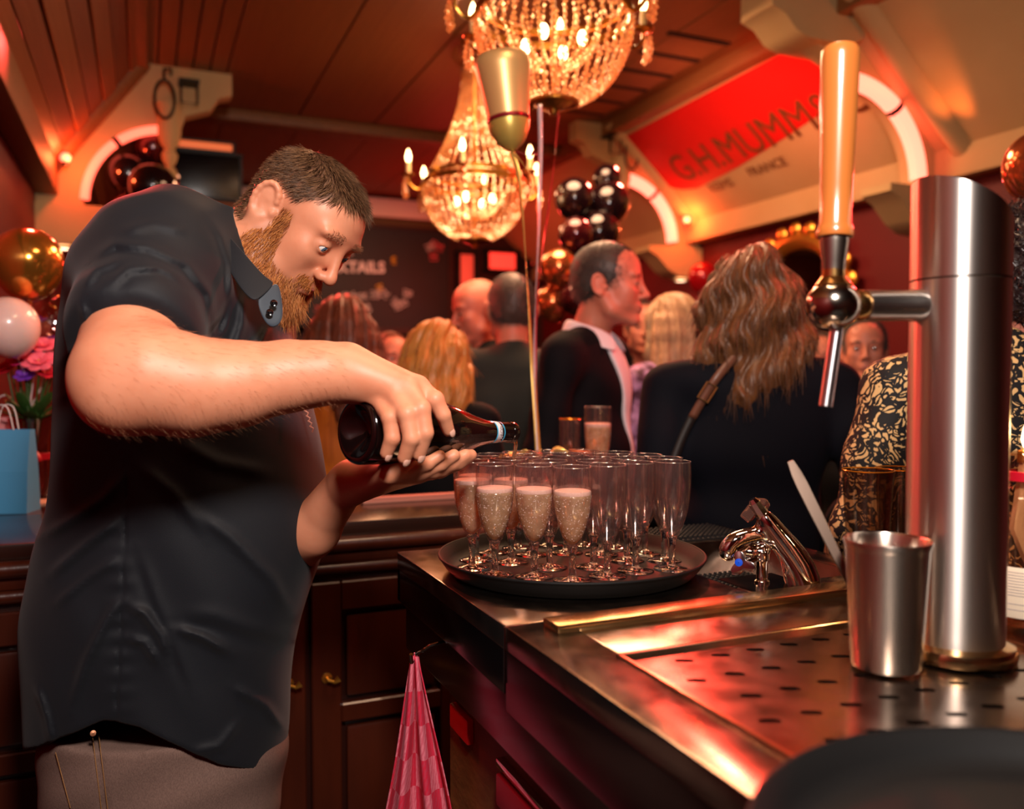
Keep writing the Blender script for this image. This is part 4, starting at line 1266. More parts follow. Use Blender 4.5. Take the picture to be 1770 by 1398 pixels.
onhead = (np.abs(x) < 0.14) & (np.abs(y) < 0.10) & (z > -0.13) & (z < 0.15)
# hairline: front rises over the temples
front = np.interp(z, [0.03, 0.045, 0.065, 0.085, 0.105], [0.016, 0.028, 0.042, 0.064, 0.080])
ear_zone = (np.abs(y) > 0.070) & (np.abs(x+0.014) < 0.026) & (z > -0.036) & (z < 0.036)
scalp = onhead & (x < front) & (z > np.where(x < -0.02, -0.050-0.0*x, 0.010)) & ~ear_zone
scalp &= ~((x > 0.012) & (z < 0.035)) 
ii = pick(scalp, 8000)
P0 = V[ii]; Nn = NB[ii]; lx, ly, lz = LOC[ii].T
top = np.clip((lz-0.07)/0.05, 0, 1)
comb = todir(0.9*top+(-0.4)*(1-top), -0.25*np.sign(ly)*0+ -0.15*top, -0.9*(1-top)-0.1*top)
dirs = Nn*(0.55-0.08*top)[:, None]+comb*0.9
lens = 0.006+0.006*rng.rand(len(ii))+top*0.022+0.006*np.clip((lz-0.03)/0.05, 0, 1)
M_hair2 = mat('brown_hair_dark', '3c281a', 0.42, spec=0.5, noise=(60, 0.9, '5a3d28'))
hsel = rng.rand(len(ii)) < 0.45
hb = Nn*(-0.25*top)[:, None]
hairs('hair', (P0-Nn*0.001)[hsel], dirs[hsel], lens[hsel], 0.0007, M_hair, PB, bend=hb[hsel], segs=3, wob=0.14, rng=rng)
hairs('hair', (P0-Nn*0.001)[~hsel], dirs[~hsel], lens[~hsel], 0.0007, M_hair2, PB, bend=hb[~hsel], segs=3, wob=0.14, rng=rng)
# beard: jaw, chin, upper lip, sideburn
side = (x > 0.004) & (x < 0.050) & (np.abs(y) > 0.040) & (z < 0.018) & (z > -0.11) & (x < 0.022+0.40*np.clip(-z, 0, 0.1)+0.012)
jaw = (z < -0.060-0.35*np.clip(0.055-x, 0, 0.03)) & (x > -0.004) & (z > -0.125) & (x > 0.0-0.5*(z+0.06)*0)
must = (z < -0.040) & (z > -0.0545) & (x > 0.075) & (np.abs(y) < 0.030)
chin = (z < -0.0735) & (x > 0.05)
mouth = (np.abs(y) < 0.022) & (z > -0.0735) & (z < -0.0545) & (x > 0.08)
cheekb = (z < -0.040-0.55*np.clip(x-0.030, 0, 0.06)) & (x > 0.004) & (np.abs(y) > 0.022)
beardm = onhead & (side | jaw | must | chin | cheekb) & ~mouth & ~ear_zone & (x > -0.004)
def hair_skin():
    m = skin_mat('bartender_skin', 'd49070', 'c67c5c'); nt = m.node_tree; b = nt.nodes['Principled BSDF']
    src = b.inputs['Base Color'].links[0].from_socket
    for att, c in (('scalp', '5a3c2a'), ('beard', '7a4422')):
        an = nt.nodes.new('ShaderNodeAttribute'); an.attribute_name = att
        mx = nt.nodes.new('ShaderNodeMix'); mx.data_type = 'RGBA'; mx.inputs[7].default_value = lin(c)
        nt.links.new(an.outputs['Fac'], mx.inputs[0]); nt.links.new(src, mx.inputs[6]); src = mx.outputs[2]
    nt.links.new(src, b.inputs['Base Color'])
    return m
mesh_np('body', V, Q, hair_skin(), PB, attrs={'scalp': soften(scalp, 14)*0.95, 'beard': soften(beardm, 14)*0.6}, relax=1)
ii = pick(beardm, 8000)
P0 = V[ii]; Nn = NB[ii]; lx, ly, lz = LOC[ii].T
dn = todir(0.35+0*lx, 0.12*np.sign(ly), -0.95+0*lx)
dirs = Nn*0.60+dn*0.75
below = np.clip((-lz-0.06)/0.04, 0, 1)
lens = 0.006+0.007*rng.rand(len(ii))+0.011*below+0.003*(np.abs(ly) < 0.03)
m_ = (lz > -0.056) & (lx > 0.075)
dirs[m_] = Nn[m_]*0.4+todir(0.1+0*lx[m_], 0.9*np.sign(ly[m_]), -0.7+0*lx[m_]); lens[m_] = 0.008+0.005*rng.rand(m_.sum())
M_beard2 = mat('ginger_beard_light', 'b86e34', 0.45, noise=(60, 0.9, 'd08c50'))
bsel = rng.rand(len(ii)) < 0.55
hairs('beard', (P0-Nn*0.001)[bsel], dirs[bsel], lens[bsel], 0.0008, M_beard, PB, bend=dn[bsel]*0.35, segs=4, wob=0.38, rng=rng)
hairs('beard', (P0-Nn*0.001)[~bsel], dirs[~bsel], lens[~bsel]*1.1, 0.0007, M_beard2, PB, bend=dn[~bsel]*0.35, segs=4, wob=0.42, rng=rng)
# eyebrows
bro = onhead & (x > 0.066) & (np.abs(z-0.042+0.25*np.clip(np.abs(y)-0.034, 0, 1)) < 0.0048) & (np.abs(y) > 0.012) & (np.abs(y) < 0.050)
ii = pick(bro, 260); P0 = V[ii]; Nn = NB[ii]; ly = LOC[ii][:, 1]
hairs('eyebrow', P0, Nn*0.35+todir(-0.15+0*ly, np.sign(ly), 0.15+0*ly), 0.006+0.003*rng.rand(len(ii)), 0.00035, mat('brow_hair', 'a87c5c', 0.6), PB, rng=rng)
# forearm hair
am = (tt < -0.03) & ~onhead & (V[:, 2] > 1.20) & (((V-npv(CAM)) @ npv(CF)) < 1.14)
ii = pick(am, 1500); P0 = V[ii]; Nn = NB[ii]
arm_d = npv((wr_n-el_n).normalized())
hairs('arm_hair', P0, Nn*0.35+arm_d*0.7+np.array([[0, 0, -0.35]]), 0.008+0.006*rng.rand(len(ii)), 0.00012, mat('arm_hair', 'b87a50', 0.5), PB, rng=rng)

# --- shirt
def loft(rows, op='u', k=0.03):
    """rows: (py, px_left, px_right, D, depth_radius); upright cross-sections in the camera frame"""
    rows = sorted(rows)
    ys = np.array([(699-r[0])/FPX*r[3] for r in rows])
    cx = np.array([((r[1]+r[2])/2-885)/FPX*r[3] for r in rows]); a = np.array([(r[2]-r[1])/2/FPX*r[3] for r in rows])
    cd = np.array([r[3] for r in rows]); b = np.array([r[4] for r in rows])
    o = np.argsort(ys); ys, cx, a, cd, b = ys[o], cx[o], a[o], cd[o], b[o]
    # smooth tables
    yy = np.linspace(ys[0], ys[-1], 90)
    def sm(v):
        t = np.interp(yy, ys, v); kk = np.ones(7)/7
        return np.convolve(np.pad(t, 3, 'edge'), kk, 'valid')
    tcx, ta, tcd, tb = sm(cx), sm(a), sm(cd), sm(b)
    Rm = np.array([list(CR), list(CU), list(CF)])
    c0 = npv(CAM)
    def fn(P):
        q = (P-c0) @ Rm.T
        h = q[:, 1]
        X, Aa, Dd, Bb = (np.interp(h, yy, t) for t in (tcx, ta, tcd, tb))
        u = (q[:, 0]-X)/Aa; v = (q[:, 2]-Dd)/Bb
        p = 2.3
        rr = (np.abs(u)**p+np.abs(v)**p)**(1/p)
        d = (rr-1)*np.minimum(Aa, Bb)
        return np.maximum(d, np.maximum(ys[0]-h, h-ys[-1]))
    mid = c0+Rm.T @ np.array([cx.mean(), (ys[0]+ys[-1])/2, cd.mean()])
    return E(fn, mid, float(max(a.max(), b.max(), (ys[-1]-ys[0])/2)*1.6), op, k)
TORSO = [(385, 300, 420, 1.40, 0.05), (420, 215, 425, 1.40, 0.14), (470, 160, 455, 1.39, 0.19), (540, 140, 482, 1.39, 0.20), (620, 136, 508, 1.40, 0.20), (720, 126, 538, 1.40, 0.195), (800, 126, 550, 1.40, 0.195),
         (880, 108, 557, 1.40, 0.195), (950, 86, 551, 1.40, 0.195), (1030, 66, 528, 1.40, 0.195), (1100, 68, 502, 1.40, 0.19), (1180, 72, 497, 1.40, 0.185), (1260, 78, 494, 1.40, 0.18), (1380, 86, 478, 1.40, 0.17)]
sh = [loft(TORSO, k=0.02)]
sh += [ell(npv(W(265, 465, 1.26)), (0.098, 0.098, 0.098), None, k=0.06),
       cap(npv(W(280, 455, 1.27)), npv(W(238, 560, 1.135)), 0.094, 0.089, k=0.05),
       cap(npv(W(300, 420, 1.33)), npv(W(395, 450, 1.38)), 0.075, 0.075, k=0.05),
       ell(npv(W(420, 520, 1.53)), (0.085, 0.085, 0.085), None, k=0.06),
       cap(npv(W(420, 540, 1.53)), npv(W(480, 850, 1.46)), 0.075, 0.072, k=0.03)]
# sleeve end: cut square to the upper arm
uad = npv((el_n-sh_n).normalized()); send = npv(W(232, 578, 1.10))
def sleeve_cut(P):
    q = P-send; t = q @ uad
    r = np.linalg.norm(q-t[:, None]*uad, axis=1)
    return np.maximum(-(t-0.012*np.sin(r*40)), r-0.14)
sh.append(E(sleeve_cut, send+uad*0.10, 0.22, 's', 0.004))
# neck opening
sh.append(cap(npv(neck_b+C3(0.02, 0.0, 0)), hp_(0.0, 0, -0.02), 0.070, 0.085, op='s', k=0.01))
# hem: high at the side, low in front and back
hx = np.array([-200, 38, 70, 110, 180, 240, 300, 380, 440, 500, 800]); hy = np.array([1300, 1296, 1290, 1272, 1248, 1256, 1284, 1322, 1332, 1308, 1300])
Rm_ = np.array([list(CR), list(CU), list(CF)])
def hem_cut(P):
    q = (P-npv(CAM)) @ Rm_.T
    px = 885+q[:, 0]/np.maximum(q[:, 2], 0.3)*FPX
    yh = (699-np.interp(px, hx, hy))/FPX*np.clip(q[:, 2], 1.1, 1.45)
    return yh-q[:, 1]
sh.append(E(hem_cut, npv(W(300, 1330, 1.3)), 0.0, 'i', 0.003)); sh[-1].r = 5.0
CREASES = [  # pixel polyline, half width, height (+ ridge / - groove), asymmetric step
    ([(352, 372), (378, 410), (394, 460), (396, 520), (382, 570), (362, 590)], 7, 0.0045, 1),
    ([(160, 452), (200, 428), (255, 432), (320, 462), (356, 510), (366, 570)], 9, 0.0070, 1),
    ([(186, 505), (225, 470), (275, 466), (320, 492)], 8, 0.0060, 1),
    ([(150, 500), (170, 470), (215, 452)], 8, 0.0055, 1),
    ([(140, 520), (150, 560), (152, 585)], 7, 0.0040, 0),
    ([(205, 400), (270, 385), (330, 400)], 12, 0.0030, 0),
    ([(366, 575), (385, 545), (402, 500), (408, 450)], 7, 0.0045, 1),
    ([(470, 560), (455, 585), (440, 620)], 9, 0.0045, 0), ([(500, 590), (470, 620), (450, 650)], 8, 0.0040, 0),
    ([(425, 500), (420, 560), (400, 620)], 10, 0.0040, 0),
    ([(100, 640), (130, 610), (160, 600)], 8, 0.0045, 1), ([(95, 700), (130, 680), (165, 690)], 8, 0.0035, 1),
    ([(70, 930), (120, 900), (180, 860), (215, 820)], 10, 0.0050, 0), ([(80, 1000), (150, 940), (215, 890)], 10, 0.0050, 0),
    ([(90, 1050), (150, 1000), (212, 960)], 9, 0.0035, 0), ([(120, 1230), (150, 1140), (190, 1060), (212, 1040)], 10, 0.0045, 0),
    ([(215, 1045), (250, 1060), (280, 1100), (290, 1140)], 9, 0.0050, 0), ([(220, 1105), (250, 1110), (275, 1150)], 8, 0.0040, 0),
    ([(235, 950), (262, 1030), (295, 1110), (330, 1200)], 9, 0.0040, 1),
    ([(310, 1070), (370, 1075), (430, 1095), (500, 1108)], 14, 0.0055, 1), ([(300, 1085), (350, 1100), (400, 1130)], 10, 0.0050, 0),
    ([(330, 880), (400, 930), (470, 1000), (500, 1060)], 12, 0.0035, 0), ([(400, 1185), (460, 1220), (490, 1260)], 9, 0.0035, 0),
    ([(300, 760), (380, 800), (480, 820)], 14, 0.0030, 0), ([(235, 800), (300, 850), (360, 930)], 12, 0.0030, 0),
    ([(60, 1180), (80, 1240), (90, 1290)], 8, 0.0035, 0), ([(420, 1240), (380, 1290), (330, 1300)], 9, 0.0025, 0)]
CREASES = [(np.array(p, float), w*(1.25 if a_ else 0.9), h_*(1.15 if a_ else 1.9), a_) for p, w, h_, a_ in CREASES]
def wr(P):
    """creases: folds at the armpit and shoulder, drag lines on the flank, gathers along the side seam"""
    q = (P-npv(CAM)) @ Rm_.T
    px = 885+q[:, 0]/q[:, 2]*FPX; py = 699-q[:, 1]/q[:, 2]*FPX
    f = np.zeros(len(P)); fr = (q[:, 2] < 1.44)
    def g(x0, y0, sx, sy): return np.exp(-((px-x0)/sx)**2-((py-y0)/sy)**2)
    for pl_, w, h_, a_ in CREASES:
        lo = pl_.min(0)-3*w; hi_ = pl_.max(0)+3*w
        if not ((px > lo[0]) & (px < hi_[0]) & (py > lo[1]) & (py < hi_[1]) & fr).any(): continue
        best = np.full(len(P), 1e9); sg = np.zeros(len(P)); tt_ = np.zeros(len(P))
        n_ = len(pl_)-1
        for i in range(n_):
            a, b = pl_[i], pl_[i+1]; d = b-a; L2 = d @ d
            t = np.clip(((px-a[0])*d[0]+(py-a[1])*d[1])/L2, 0, 1)
            ex, ey = px-a[0]-t*d[0], py-a[1]-t*d[1]
            ds = np.hypot(ex, ey); m = ds < best
            best[m] = ds[m]; sg[m] = np.sign(d[0]*ey-d[1]*ex)[m]; tt_[m] = ((i+t)/n_)[m]
        env = np.clip(np.sin(PI*np.clip(tt_, 0.03, 0.97))*1.6, 0, 1)*fr
        if a_: f -= env*h_*sg*(best/w)*np.exp(-(best/w)**2)*1.1*-1
        else: f -= env*h_*np.exp(-(best/w)**2)
    f += 0.0016*np.sin(py*0.20+0.02*px)*g(208, 1080, 22, 170)*fr          # side seam gathers
    f += 0.0020*np.sin(px*0.021+py*0.013)+0.0012*np.sin(px*0.05-py*0.031)
    f += 0.0030*np.exp(-((px-(222-0.05*(py-800)))/2.2)**2)*((py > 790) & (q[:, 2] < 1.35))     # side seam
    return f
V2, Q2 = solid(sh, 0.0036, disp=wr)
M_shirt = mat('shirt_cloth', '0f1219', 0.68, spec=0.32, sheen=0.05, bump=(900, 0.25, 0.0006), noise=(5, 0.8, '12151b'))
mesh_np('shirt', V2, Q2, M_shirt, PB, relax=1)
# collar: a folded band round the neck, open in front
ci = W(455, 470, 1.335)
def band(pts_in, pts_out, name, m, thick=0.003):
    n = len(pts_in); vs = list(pts_in)+list(pts_out); fs = [(i, i+1, n+i+1, n+i) for i in range(n-1)]
    me = bpy.data.meshes.new(name); me.from_pydata([tuple(v) for v in vs], [], fs)
    o = finish(name, me, m, PB, sharp=None)
    md = o.modifiers.new('thick', 'SOLIDIFY'); md.thickness = thick; md.offset = 0
    sb = o.modifiers.new('sub', 'SUBSURF'); sb.levels = 2; sb.render_levels = 2
    return o
c_in = [W(500, 470, 1.50), W(440, 420, 1.50), W(392, 392, 1.44), W(376, 392, 1.36), W(384, 394, 1.30), W(408, 418, 1.265), W(440, 456, 1.245), W(464, 482, 1.240), W(482, 487, 1.245)]
c_out = [W(520, 530, 1.53), W(430, 470, 1.54), W(365, 420, 1.46), W(352, 415, 1.36), W(368, 425, 1.275), W(392, 462, 1.235), W(412, 498, 1.215), W(432, 520, 1.208), W(444, 522, 1.212)]
band(c_in, c_out, 'collar', M_shirt)
# turned up placket wing with two buttons
w_in = [W(482, 487, 1.246), W(470, 490, 1.238), W(452, 503, 1.225), W(440, 520, 1.215)]
w_out = [W(487, 516, 1.240), W(491, 545, 1.232), W(486, 566, 1.228), W(462, 572, 1.222)]
band(w_in, w_out, 'placket', mat('placket_cloth', '1a2a38', 0.6, sheen=0.3))
for (bx, by) in ((473, 524), (466, 540)):
    c = W(bx, by, 1.216)
    MB().lathe([(0.0005, 0.0018), (0.0032, 0.0020), (0.0046, 0.0026), (0.0052, 0.0016), (0.0050, 0.0), (0.0005, 0.0)], 20, at(rot_to((CAM-c)+CR*0.2), c)).build('button', mat('button_black', '0a0a0c', 0.15, coat=1.0), PB)
# breast emblem
em = thing_e = MB()
for k in range(5):
    p0 = W(523+k*3, 700+k*9, 1.33)
    em.tube([p0, p0+C3(0.006, -0.004, 0), p0+C3(0.004, -0.010, 0)], 0.0012, 6)
em.build('breast_emblem', mat('emblem_thread', 'a86a58', 0.6), PB)
# side seam line
# --- jeans
JE = [(1225, 100, 490, 1.405, 0.174), (1300, 92, 490, 1.405, 0.174), (1400, 104, 478, 1.405, 0.168), (1520, 126, 450, 1.405, 0.15)]
jl = [loft(JE, k=0.02)]
for (px, dd) in ((220, 1.33), (330, 1.49)):
    hp0 = W(px, 1480, dd); kn = hp0.copy(); kn.z = 0.48; an = hp0.copy(); an.z = 0.08
    jl += chain([npv(hp0), npv(kn), npv(an)], [0.115, 0.085, 0.070], k=0.03)
def jw(P):
    q = (P-npv(CAM)) @ Rm_.T
    px = 885+q[:, 0]/q[:, 2]*FPX; py = 699-q[:, 1]/q[:, 2]*FPX
    return 0.002*np.sin((px+2*py)*0.03)+0.0025*np.exp(-((px-(165+0.12*(py-1260)))/4)**2)*(py > 1262)*(q[:, 2] < 1.4)
V3, Q3 = solid(jl, 0.006, disp=jw)
mesh_np('jeans', V3, Q3, mat('denim', '5a4640', 0.9, spec=0.2, noise=(620, 0.8, '84695e'), stretch=(1, 1, 0.5), bump=(900, 0.4, 0.001)), PB, relax=1)
M_stitch = mat('stitch', '8a6038', 0.7)
q3 = (V3-npv(CAM)) @ Rm_.T; px3 = 885+q3[:, 0]/q3[:, 2]*FPX; py3 = 699-q3[:, 1]/q3[:, 2]*FPX
def on_jeans(px, py):
    m = (np.abs(px3-px) < 9) & (np.abs(py3-py) < 9)
    return W(px, py, float(q3[m, 2].min())-0.001) if m.any() else None
for seam in ([(159+0.12*14*k, 1264+14*k) for k in range(11)], [(96+3.2*k, 1300+12*k) for k in range(9)], [(170+0.12*14*k, 1264+14*k) for k in range(11)]):
    P_ = [p_ for p_ in (on_jeans(*s_) for s_ in seam) if p_ is not None]
    if len(P_) > 2: MB().tube(P_, 0.0007, 6).build('stitching', M_stitch, PB)
MB().lathe([(0.0005, 0.002), (0.004, 0.0018), (0.0045, 0)], 14, at(rot_to(CAM-W(161, 1267, 1.23)), W(161, 1267, 1.232))).build('rivet', mat('copper', 'c08060', 0.25, 1.0), PB)
# shoes
for (px, dd) in ((220, 1.33), (330, 1.49)):
    a = W(px, 1480, dd); a.z = 0
    V4, Q4 = solid([ell(npv(a+C3(0.05, 0, 0)+Vector((0, 0, 0.045))), (0.15, 0.052, 0.045), Matrix((CR, CF, Vector((0,0,1)))).transposed() if False else Matrix((Vector((CR.x, CR.y, 0)).normalized(), Vector((-CR.y, CR.x, 0)).normalized(), Vector((0,0,1)))).transposed()),
                    cap(npv(a+Vector((0, 0, 0.06))), npv(a+Vector((0, 0, 0.12))), 0.05, 0.05, k=0.03)], 0.008)
    mesh_np('shoe', V4, Q4, mat('shoe_leather', '1a1412', 0.4), PB)
# ------------------------------------------------------------------ champagne flutes
M_bowl = thin_glass('flute_glass', 'fbf4f2', 0.10, 1.5, 0.06, 0.006)
M_stemg = mat('stem_glass', 'ffffff', 0.0, trans=1.0, ior=1.45)
def liquid_mat(name, col, f=0.45):
    if name in _mats: return _mats[name]
    m = bpy.data.materials.new(name); m.use_nodes = True
    nt = m.node_tree; nt.nodes.clear()
    out = nt.nodes.new('ShaderNodeOutputMaterial')
    a = nt.nodes.new('ShaderNodeBsdfTransparent'); a.inputs[0].default_value = lin('f6d8b0')
    b = nt.nodes.new('ShaderNodeBsdfDiffuse'); b.inputs[0].default_value = lin(col)
    c = nt.nodes.new('ShaderNodeBsdfTranslucent'); c.inputs[0].default_value = lin(col)
    g = nt.nodes.new('ShaderNodeBsdfGlossy'); g.inputs['Roughness'].default_value = 0.05
    m1 = nt.nodes.new('ShaderNodeMixShader'); m1.inputs[0].default_value = 0.45
    m2 = nt.nodes.new('ShaderNodeMixShader'); m3 = nt.nodes.new('ShaderNodeMixShader'); m3.inputs[0].default_value = 0.06
    tc = nt.nodes.new('ShaderNodeTexCoord'); n = nt.nodes.new('ShaderNodeTexNoise'); n.inputs['Scale'].default_value = 70; n.inputs['Detail'].default_value = 3
    mr = nt.nodes.new('ShaderNodeMapRange'); mr.inputs['From Min'].default_value = 0.3; mr.inputs['From Max'].default_value = 0.7
    mr.inputs['To Min'].default_value = f-0.22; mr.inputs['To Max'].default_value = f+0.22
    nt.links.new(tc.outputs['Object'], n.inputs['Vector']); nt.links.new(n.outputs['Fac'], mr.inputs['Value']); nt.links.new(mr.outputs['Result'], m2.inputs[0])
    nt.links.new(b.outputs[0], m1.inputs[1]); nt.links.new(c.outputs[0], m1.inputs[2])
    nt.links.new(a.outputs[0], m2.inputs[1]); nt.links.new(m1.outputs[0], m2.inputs[2])
    nt.links.new(m2.outputs[0], m3.inputs[1]); nt.links.new(g.outputs[0], m3.inputs[2])
    nt.links.new(m3.outputs[0], out.inputs[0])
    _mats[name] = m; return m
M_champ = liquid_mat('champagne', 'ffe4b8', 0.64)
M_foam = mat('foam', 'f2d8cc', 0.7, noise=(300, 0.8, 'e6beb0'), bump=(500, 0.5, 0.001))
M_bub = mat('bubble', 'f8ece6', 0.1, coat=1.0)
M_rimc = thin_glass('rim_glass', 'ffffff', 0.08, 1.5, 0.35, 0.05)  # brighter ring put in for the highlight along the rim
FH = 0.1675
OUT = [(0.0068, 0.046), (0.0095, 0.052), (0.0150, 0.064), (0.0215, 0.082), (0.0258, 0.100), (0.0280, 0.120), (0.0288, 0.138), (0.0287, 0.155), (0.0283, FH-0.0006)]
INN = [(0.0279, FH-0.0004), (0.0280, 0.155), (0.0280, 0.138), (0.0271, 0.120), (0.0248, 0.100), (0.0203, 0.082), (0.0136, 0.064), (0.0072, 0.0555), (0.0004, 0.0535)]
def smooth_prof(pr, n=4):
    q = spline([(r, z, 0) for r, z in pr], n); return [(max(v.x, 0.0003), v.y) for v in q]
def inner_r(z):
    zz = [p[1] for p in reversed(INN)]; rr = [p[0] for p in reversed(INN)]
    return float(np.interp(z, zz, rr))
def make_flute(fill=None, name='champagne_flute'):
    t = thing(name, 'x', 'glass', (0, 0, 0))
    MB().lathe(smooth_prof(OUT)+[(0.0281, FH)]+smooth_prof(INN), 40).build('bowl', M_bowl, t, local=True, sharp=None)
    MB().tube([(0.0281*math.cos(a), 0.0281*math.sin(a), FH-0.0002) for a in [2*PI*i/40 for i in range(40)]], 0.0006, 6, closed=True).build('rim', M_rimc, t, local=True, sharp=None)
    MB().lathe([(0.0060, 0.0065), (0.0052, 0.010), (0.0050, 0.020), (0.0052, 0.036), (0.0060, 0.0435), (0.0067, 0.0462), (0.0085, 0.0502), (0.0060, 0.0528), (0.0004, 0.0532)], 24).build('stem', M_stemg, t, local=True, sharp=None)
    MB().lathe([(0.0004, 0.0), (0.0275, 0.0), (0.0285, 0.0010), (0.0278, 0.0020), (0.018, 0.0036), (0.009, 0.0052), (0.0060, 0.0065)], 40).build('foot', M_stemg, t, local=True, sharp=None)
    if fill:
        zs = np.linspace(0.0545, fill, 14)
        prof = [(0.0004, 0.0540)]+[(max(0.0004, inner_r(z)-0.0003), z) for z in zs]+[(0.0004, fill)]
        MB().lathe(prof, 36).build('champagne', M_champ, t, local=True, sharp=None)
        r = inner_r(fill)-0.0003
        MB().lathe([(r, fill-0.0012), (r+0.0001, fill+0.0035), (r-0.0015, fill+0.0048), (r*0.6, fill+0.0028), (0.0004, fill+0.0022)], 36).build('foam', M_foam, t, local=True, sharp=None)
        mb = MB(); rg = random.Random(int(fill*1e5))
        ico = [(0,0,1),(0.89,0,0.45),(0.28,0.85,0.45),(-0.72,0.53,0.45),(-0.72,-0.53,0.45),(0.28,-0.85,0.45),(0.72,0.53,-0.45),(-0.28,0.85,-0.45),(-0.89,0,-0.45),(-0.28,-0.85,-0.45),(0.72,-0.53,-0.45),(0,0,-1)]
        icf = [(0,1,2),(0,2,3),(0,3,4),(0,4,5),(0,5,1),(1,6,2),(2,7,3),(3,8,4),(4,9,5),(5,10,1),(6,7,2),(7,8,3),(8,9,4),(9,10,5),(10,6,1),(11,7,6),(11,8,7),(11,9,8),(11,10,9),(11,6,10)]
        for _ in range(420):
            z = 0.060+(fill-0.062)*rg.random()**0.8; a = rg.random()*2*PI; R = (inner_r(z)-0.0003)
            s = rg.uniform(0.00035, 0.00085)
            mb.add([(R*math.cos(a)+p[0]*s, R*math.sin(a)+p[1]*s, z+p[2]*s) for p in ico], icf)
        o = mb.build('bubbles', M_bub, t, local=True, sharp=None, fixn=False); o['kind'] = 'stuff'
    return t
ZTR = ZT+0.0062
rims = [(811, 790, 2), (850, 800, 1), (916, 803, 1), (990, 806, 1), (1067, 801, 0), (1122, 797, 0), (1162, 791, 0), (880, 792, 3), (819, 782, 2), (950, 796, 0), (1029, 796, 0),
        (887, 778, 0), (947, 774, 0), (1022, 775, 0), (1082, 777, 0), (1129, 780, 0), (1165, 784, 0), (1093, 788, 0), (985, 785, 0), (1052, 786, 0), (920, 785, 0), (985, 774, 0)]
pos = [Vector(Wz(a, b, ZTR+FH)) for a, b, _ in rims]
wt = [0.1 if b > 789 else 1.0 for a, b, _ in rims]
for it in range(300):
    for i in range(len(pos)):
        for j in range(i):
            d = pos[i]-pos[j]; d.z = 0; L = d.length
            if L < 0.0600:
                u = d/L if L > 1e-6 else Vector((1, 0, 0)); g = (0.0601-L)
                pos[i] += u*g*wt[i]/(wt[i]+wt[j]); pos[j] -= u*g*wt[j]/(wt[i]+wt[j])
        c = pos[i]-TC; c.z = 0
        if c.length > TRAY_R-0.051: pos[i] -= c.normalized()*(c.length-(TRAY_R-0.051))
protos = {0: make_flute(), 1: make_flute(0.128), 2: make_flute(0.134), 3: make_flute(0.130)}
used = set()
LAB = {0: 'empty clear champagne flute standing on the crowded black tray', 1: 'champagne flute filled with sparkling wine in the outer row of the tray',
       2: 'champagne flute filled with sparkling wine at the tray side nearest the bartender', 3: 'champagne flute under the stream from the bottle'}
LAB[2] = 'champagne flute filled with sparkling wine at the tray side towards the bartender'
for fi, ((a, b, k), p) in enumerate(zip(rims, pos)):
    if k in used: o = copy_tree(protos[k])
    else: o = protos[k]; used.add(k)
    o.location = (p.x, p.y, ZTR); o.rotation_euler = (0, 0, random.uniform(0, 6))
    tag(o, LAB[k] if k else ('empty champagne flute at the tray edge towards the faucet and drip plate' if fi in (4, 5, 6) else 'empty champagne flute at the tray edge towards the guests' if fi in (11, 12, 13, 14, 15, 16, 21) else 'empty champagne flute standing inside the outer ring of flutes on the tray'), 'glass', 'champagne flutes on the black tray')
FL_POUR = pos[7]

# ------------------------------------------------------------------ the bottle being poured, and its stream
bo = thing('wine_bottle', 'black sparkling wine bottle tipped over the flutes', 'bottle', tuple(bt_base))
BM = at(rot_to(BAX), bt_base)
M_bottle = mat('bottle_glass', '0b0505', 0.10, coat=0.8, spec=0.6)
MB().lathe([(0.0004, 0.022), (0.010, 0.020), (0.024, 0.008), (0.034, 0.001), (0.039, 0.0), (0.0432, 0.003)]+[(q[1], q[0]) for q in BPROF[1:]]+[(0.0135, 0.2985), (0.0125, 0.292), (0.0115, 0.24)], 56, BM).build('bottle_body', M_bottle, bo, sharp=50)
MB().lathe([(0.0167, 0.2475), (0.0172, 0.248), (0.0162, 0.2625), (0.0158, 0.263)], 40, BM).build('neck_label', mat('neck_label', 'd8d2d6', 0.5), bo)
for z0 in (0.2465, 0.2625):
    rr_ = 0.0175 if z0 < 0.25 else 0.0163
    MB().lathe([(rr_-0.0004, z0), (rr_+0.0002, z0+0.0003), (rr_+0.0001, z0+0.0020), (rr_-0.0005, z0+0.0023)], 40, BM).build('blue_band', mat('label_blue', '3aa0c8', 0.4), bo)
MB().lathe([(0.0158, 0.286), (0.0166, 0.287), (0.0166, 0.296), (0.0158, 0.298)], 40, BM).build('lip', M_bottle, bo)
# vertical marks on the neck label facing the bar
x_, y_, z_ = (BM.to_3x3() @ Vector((1, 0, 0))), (BM.to_3x3() @ Vector((0, 1, 0))), BAX
outv = (CAM-(bt_base+BAX*0.255)); outv = (outv-BAX*outv.dot(BAX)).normalized(); sidev = BAX.cross(outv)
Mt = Matrix((sidev, -BAX, outv) if False else (-sidev, BAX, outv)).transposed().to_4x4()
if Mt.determinant() < 0: Mt = Matrix((sidev, BAX, outv)).transposed().to_4x4()
Mt.translation = bt_base+BAX*0.2553+outv*0.0170
text('label_print', 'GUVV', 0.0085, Mt, mat('label_ink', '8a8088', 0.6), bo, 0.0001)
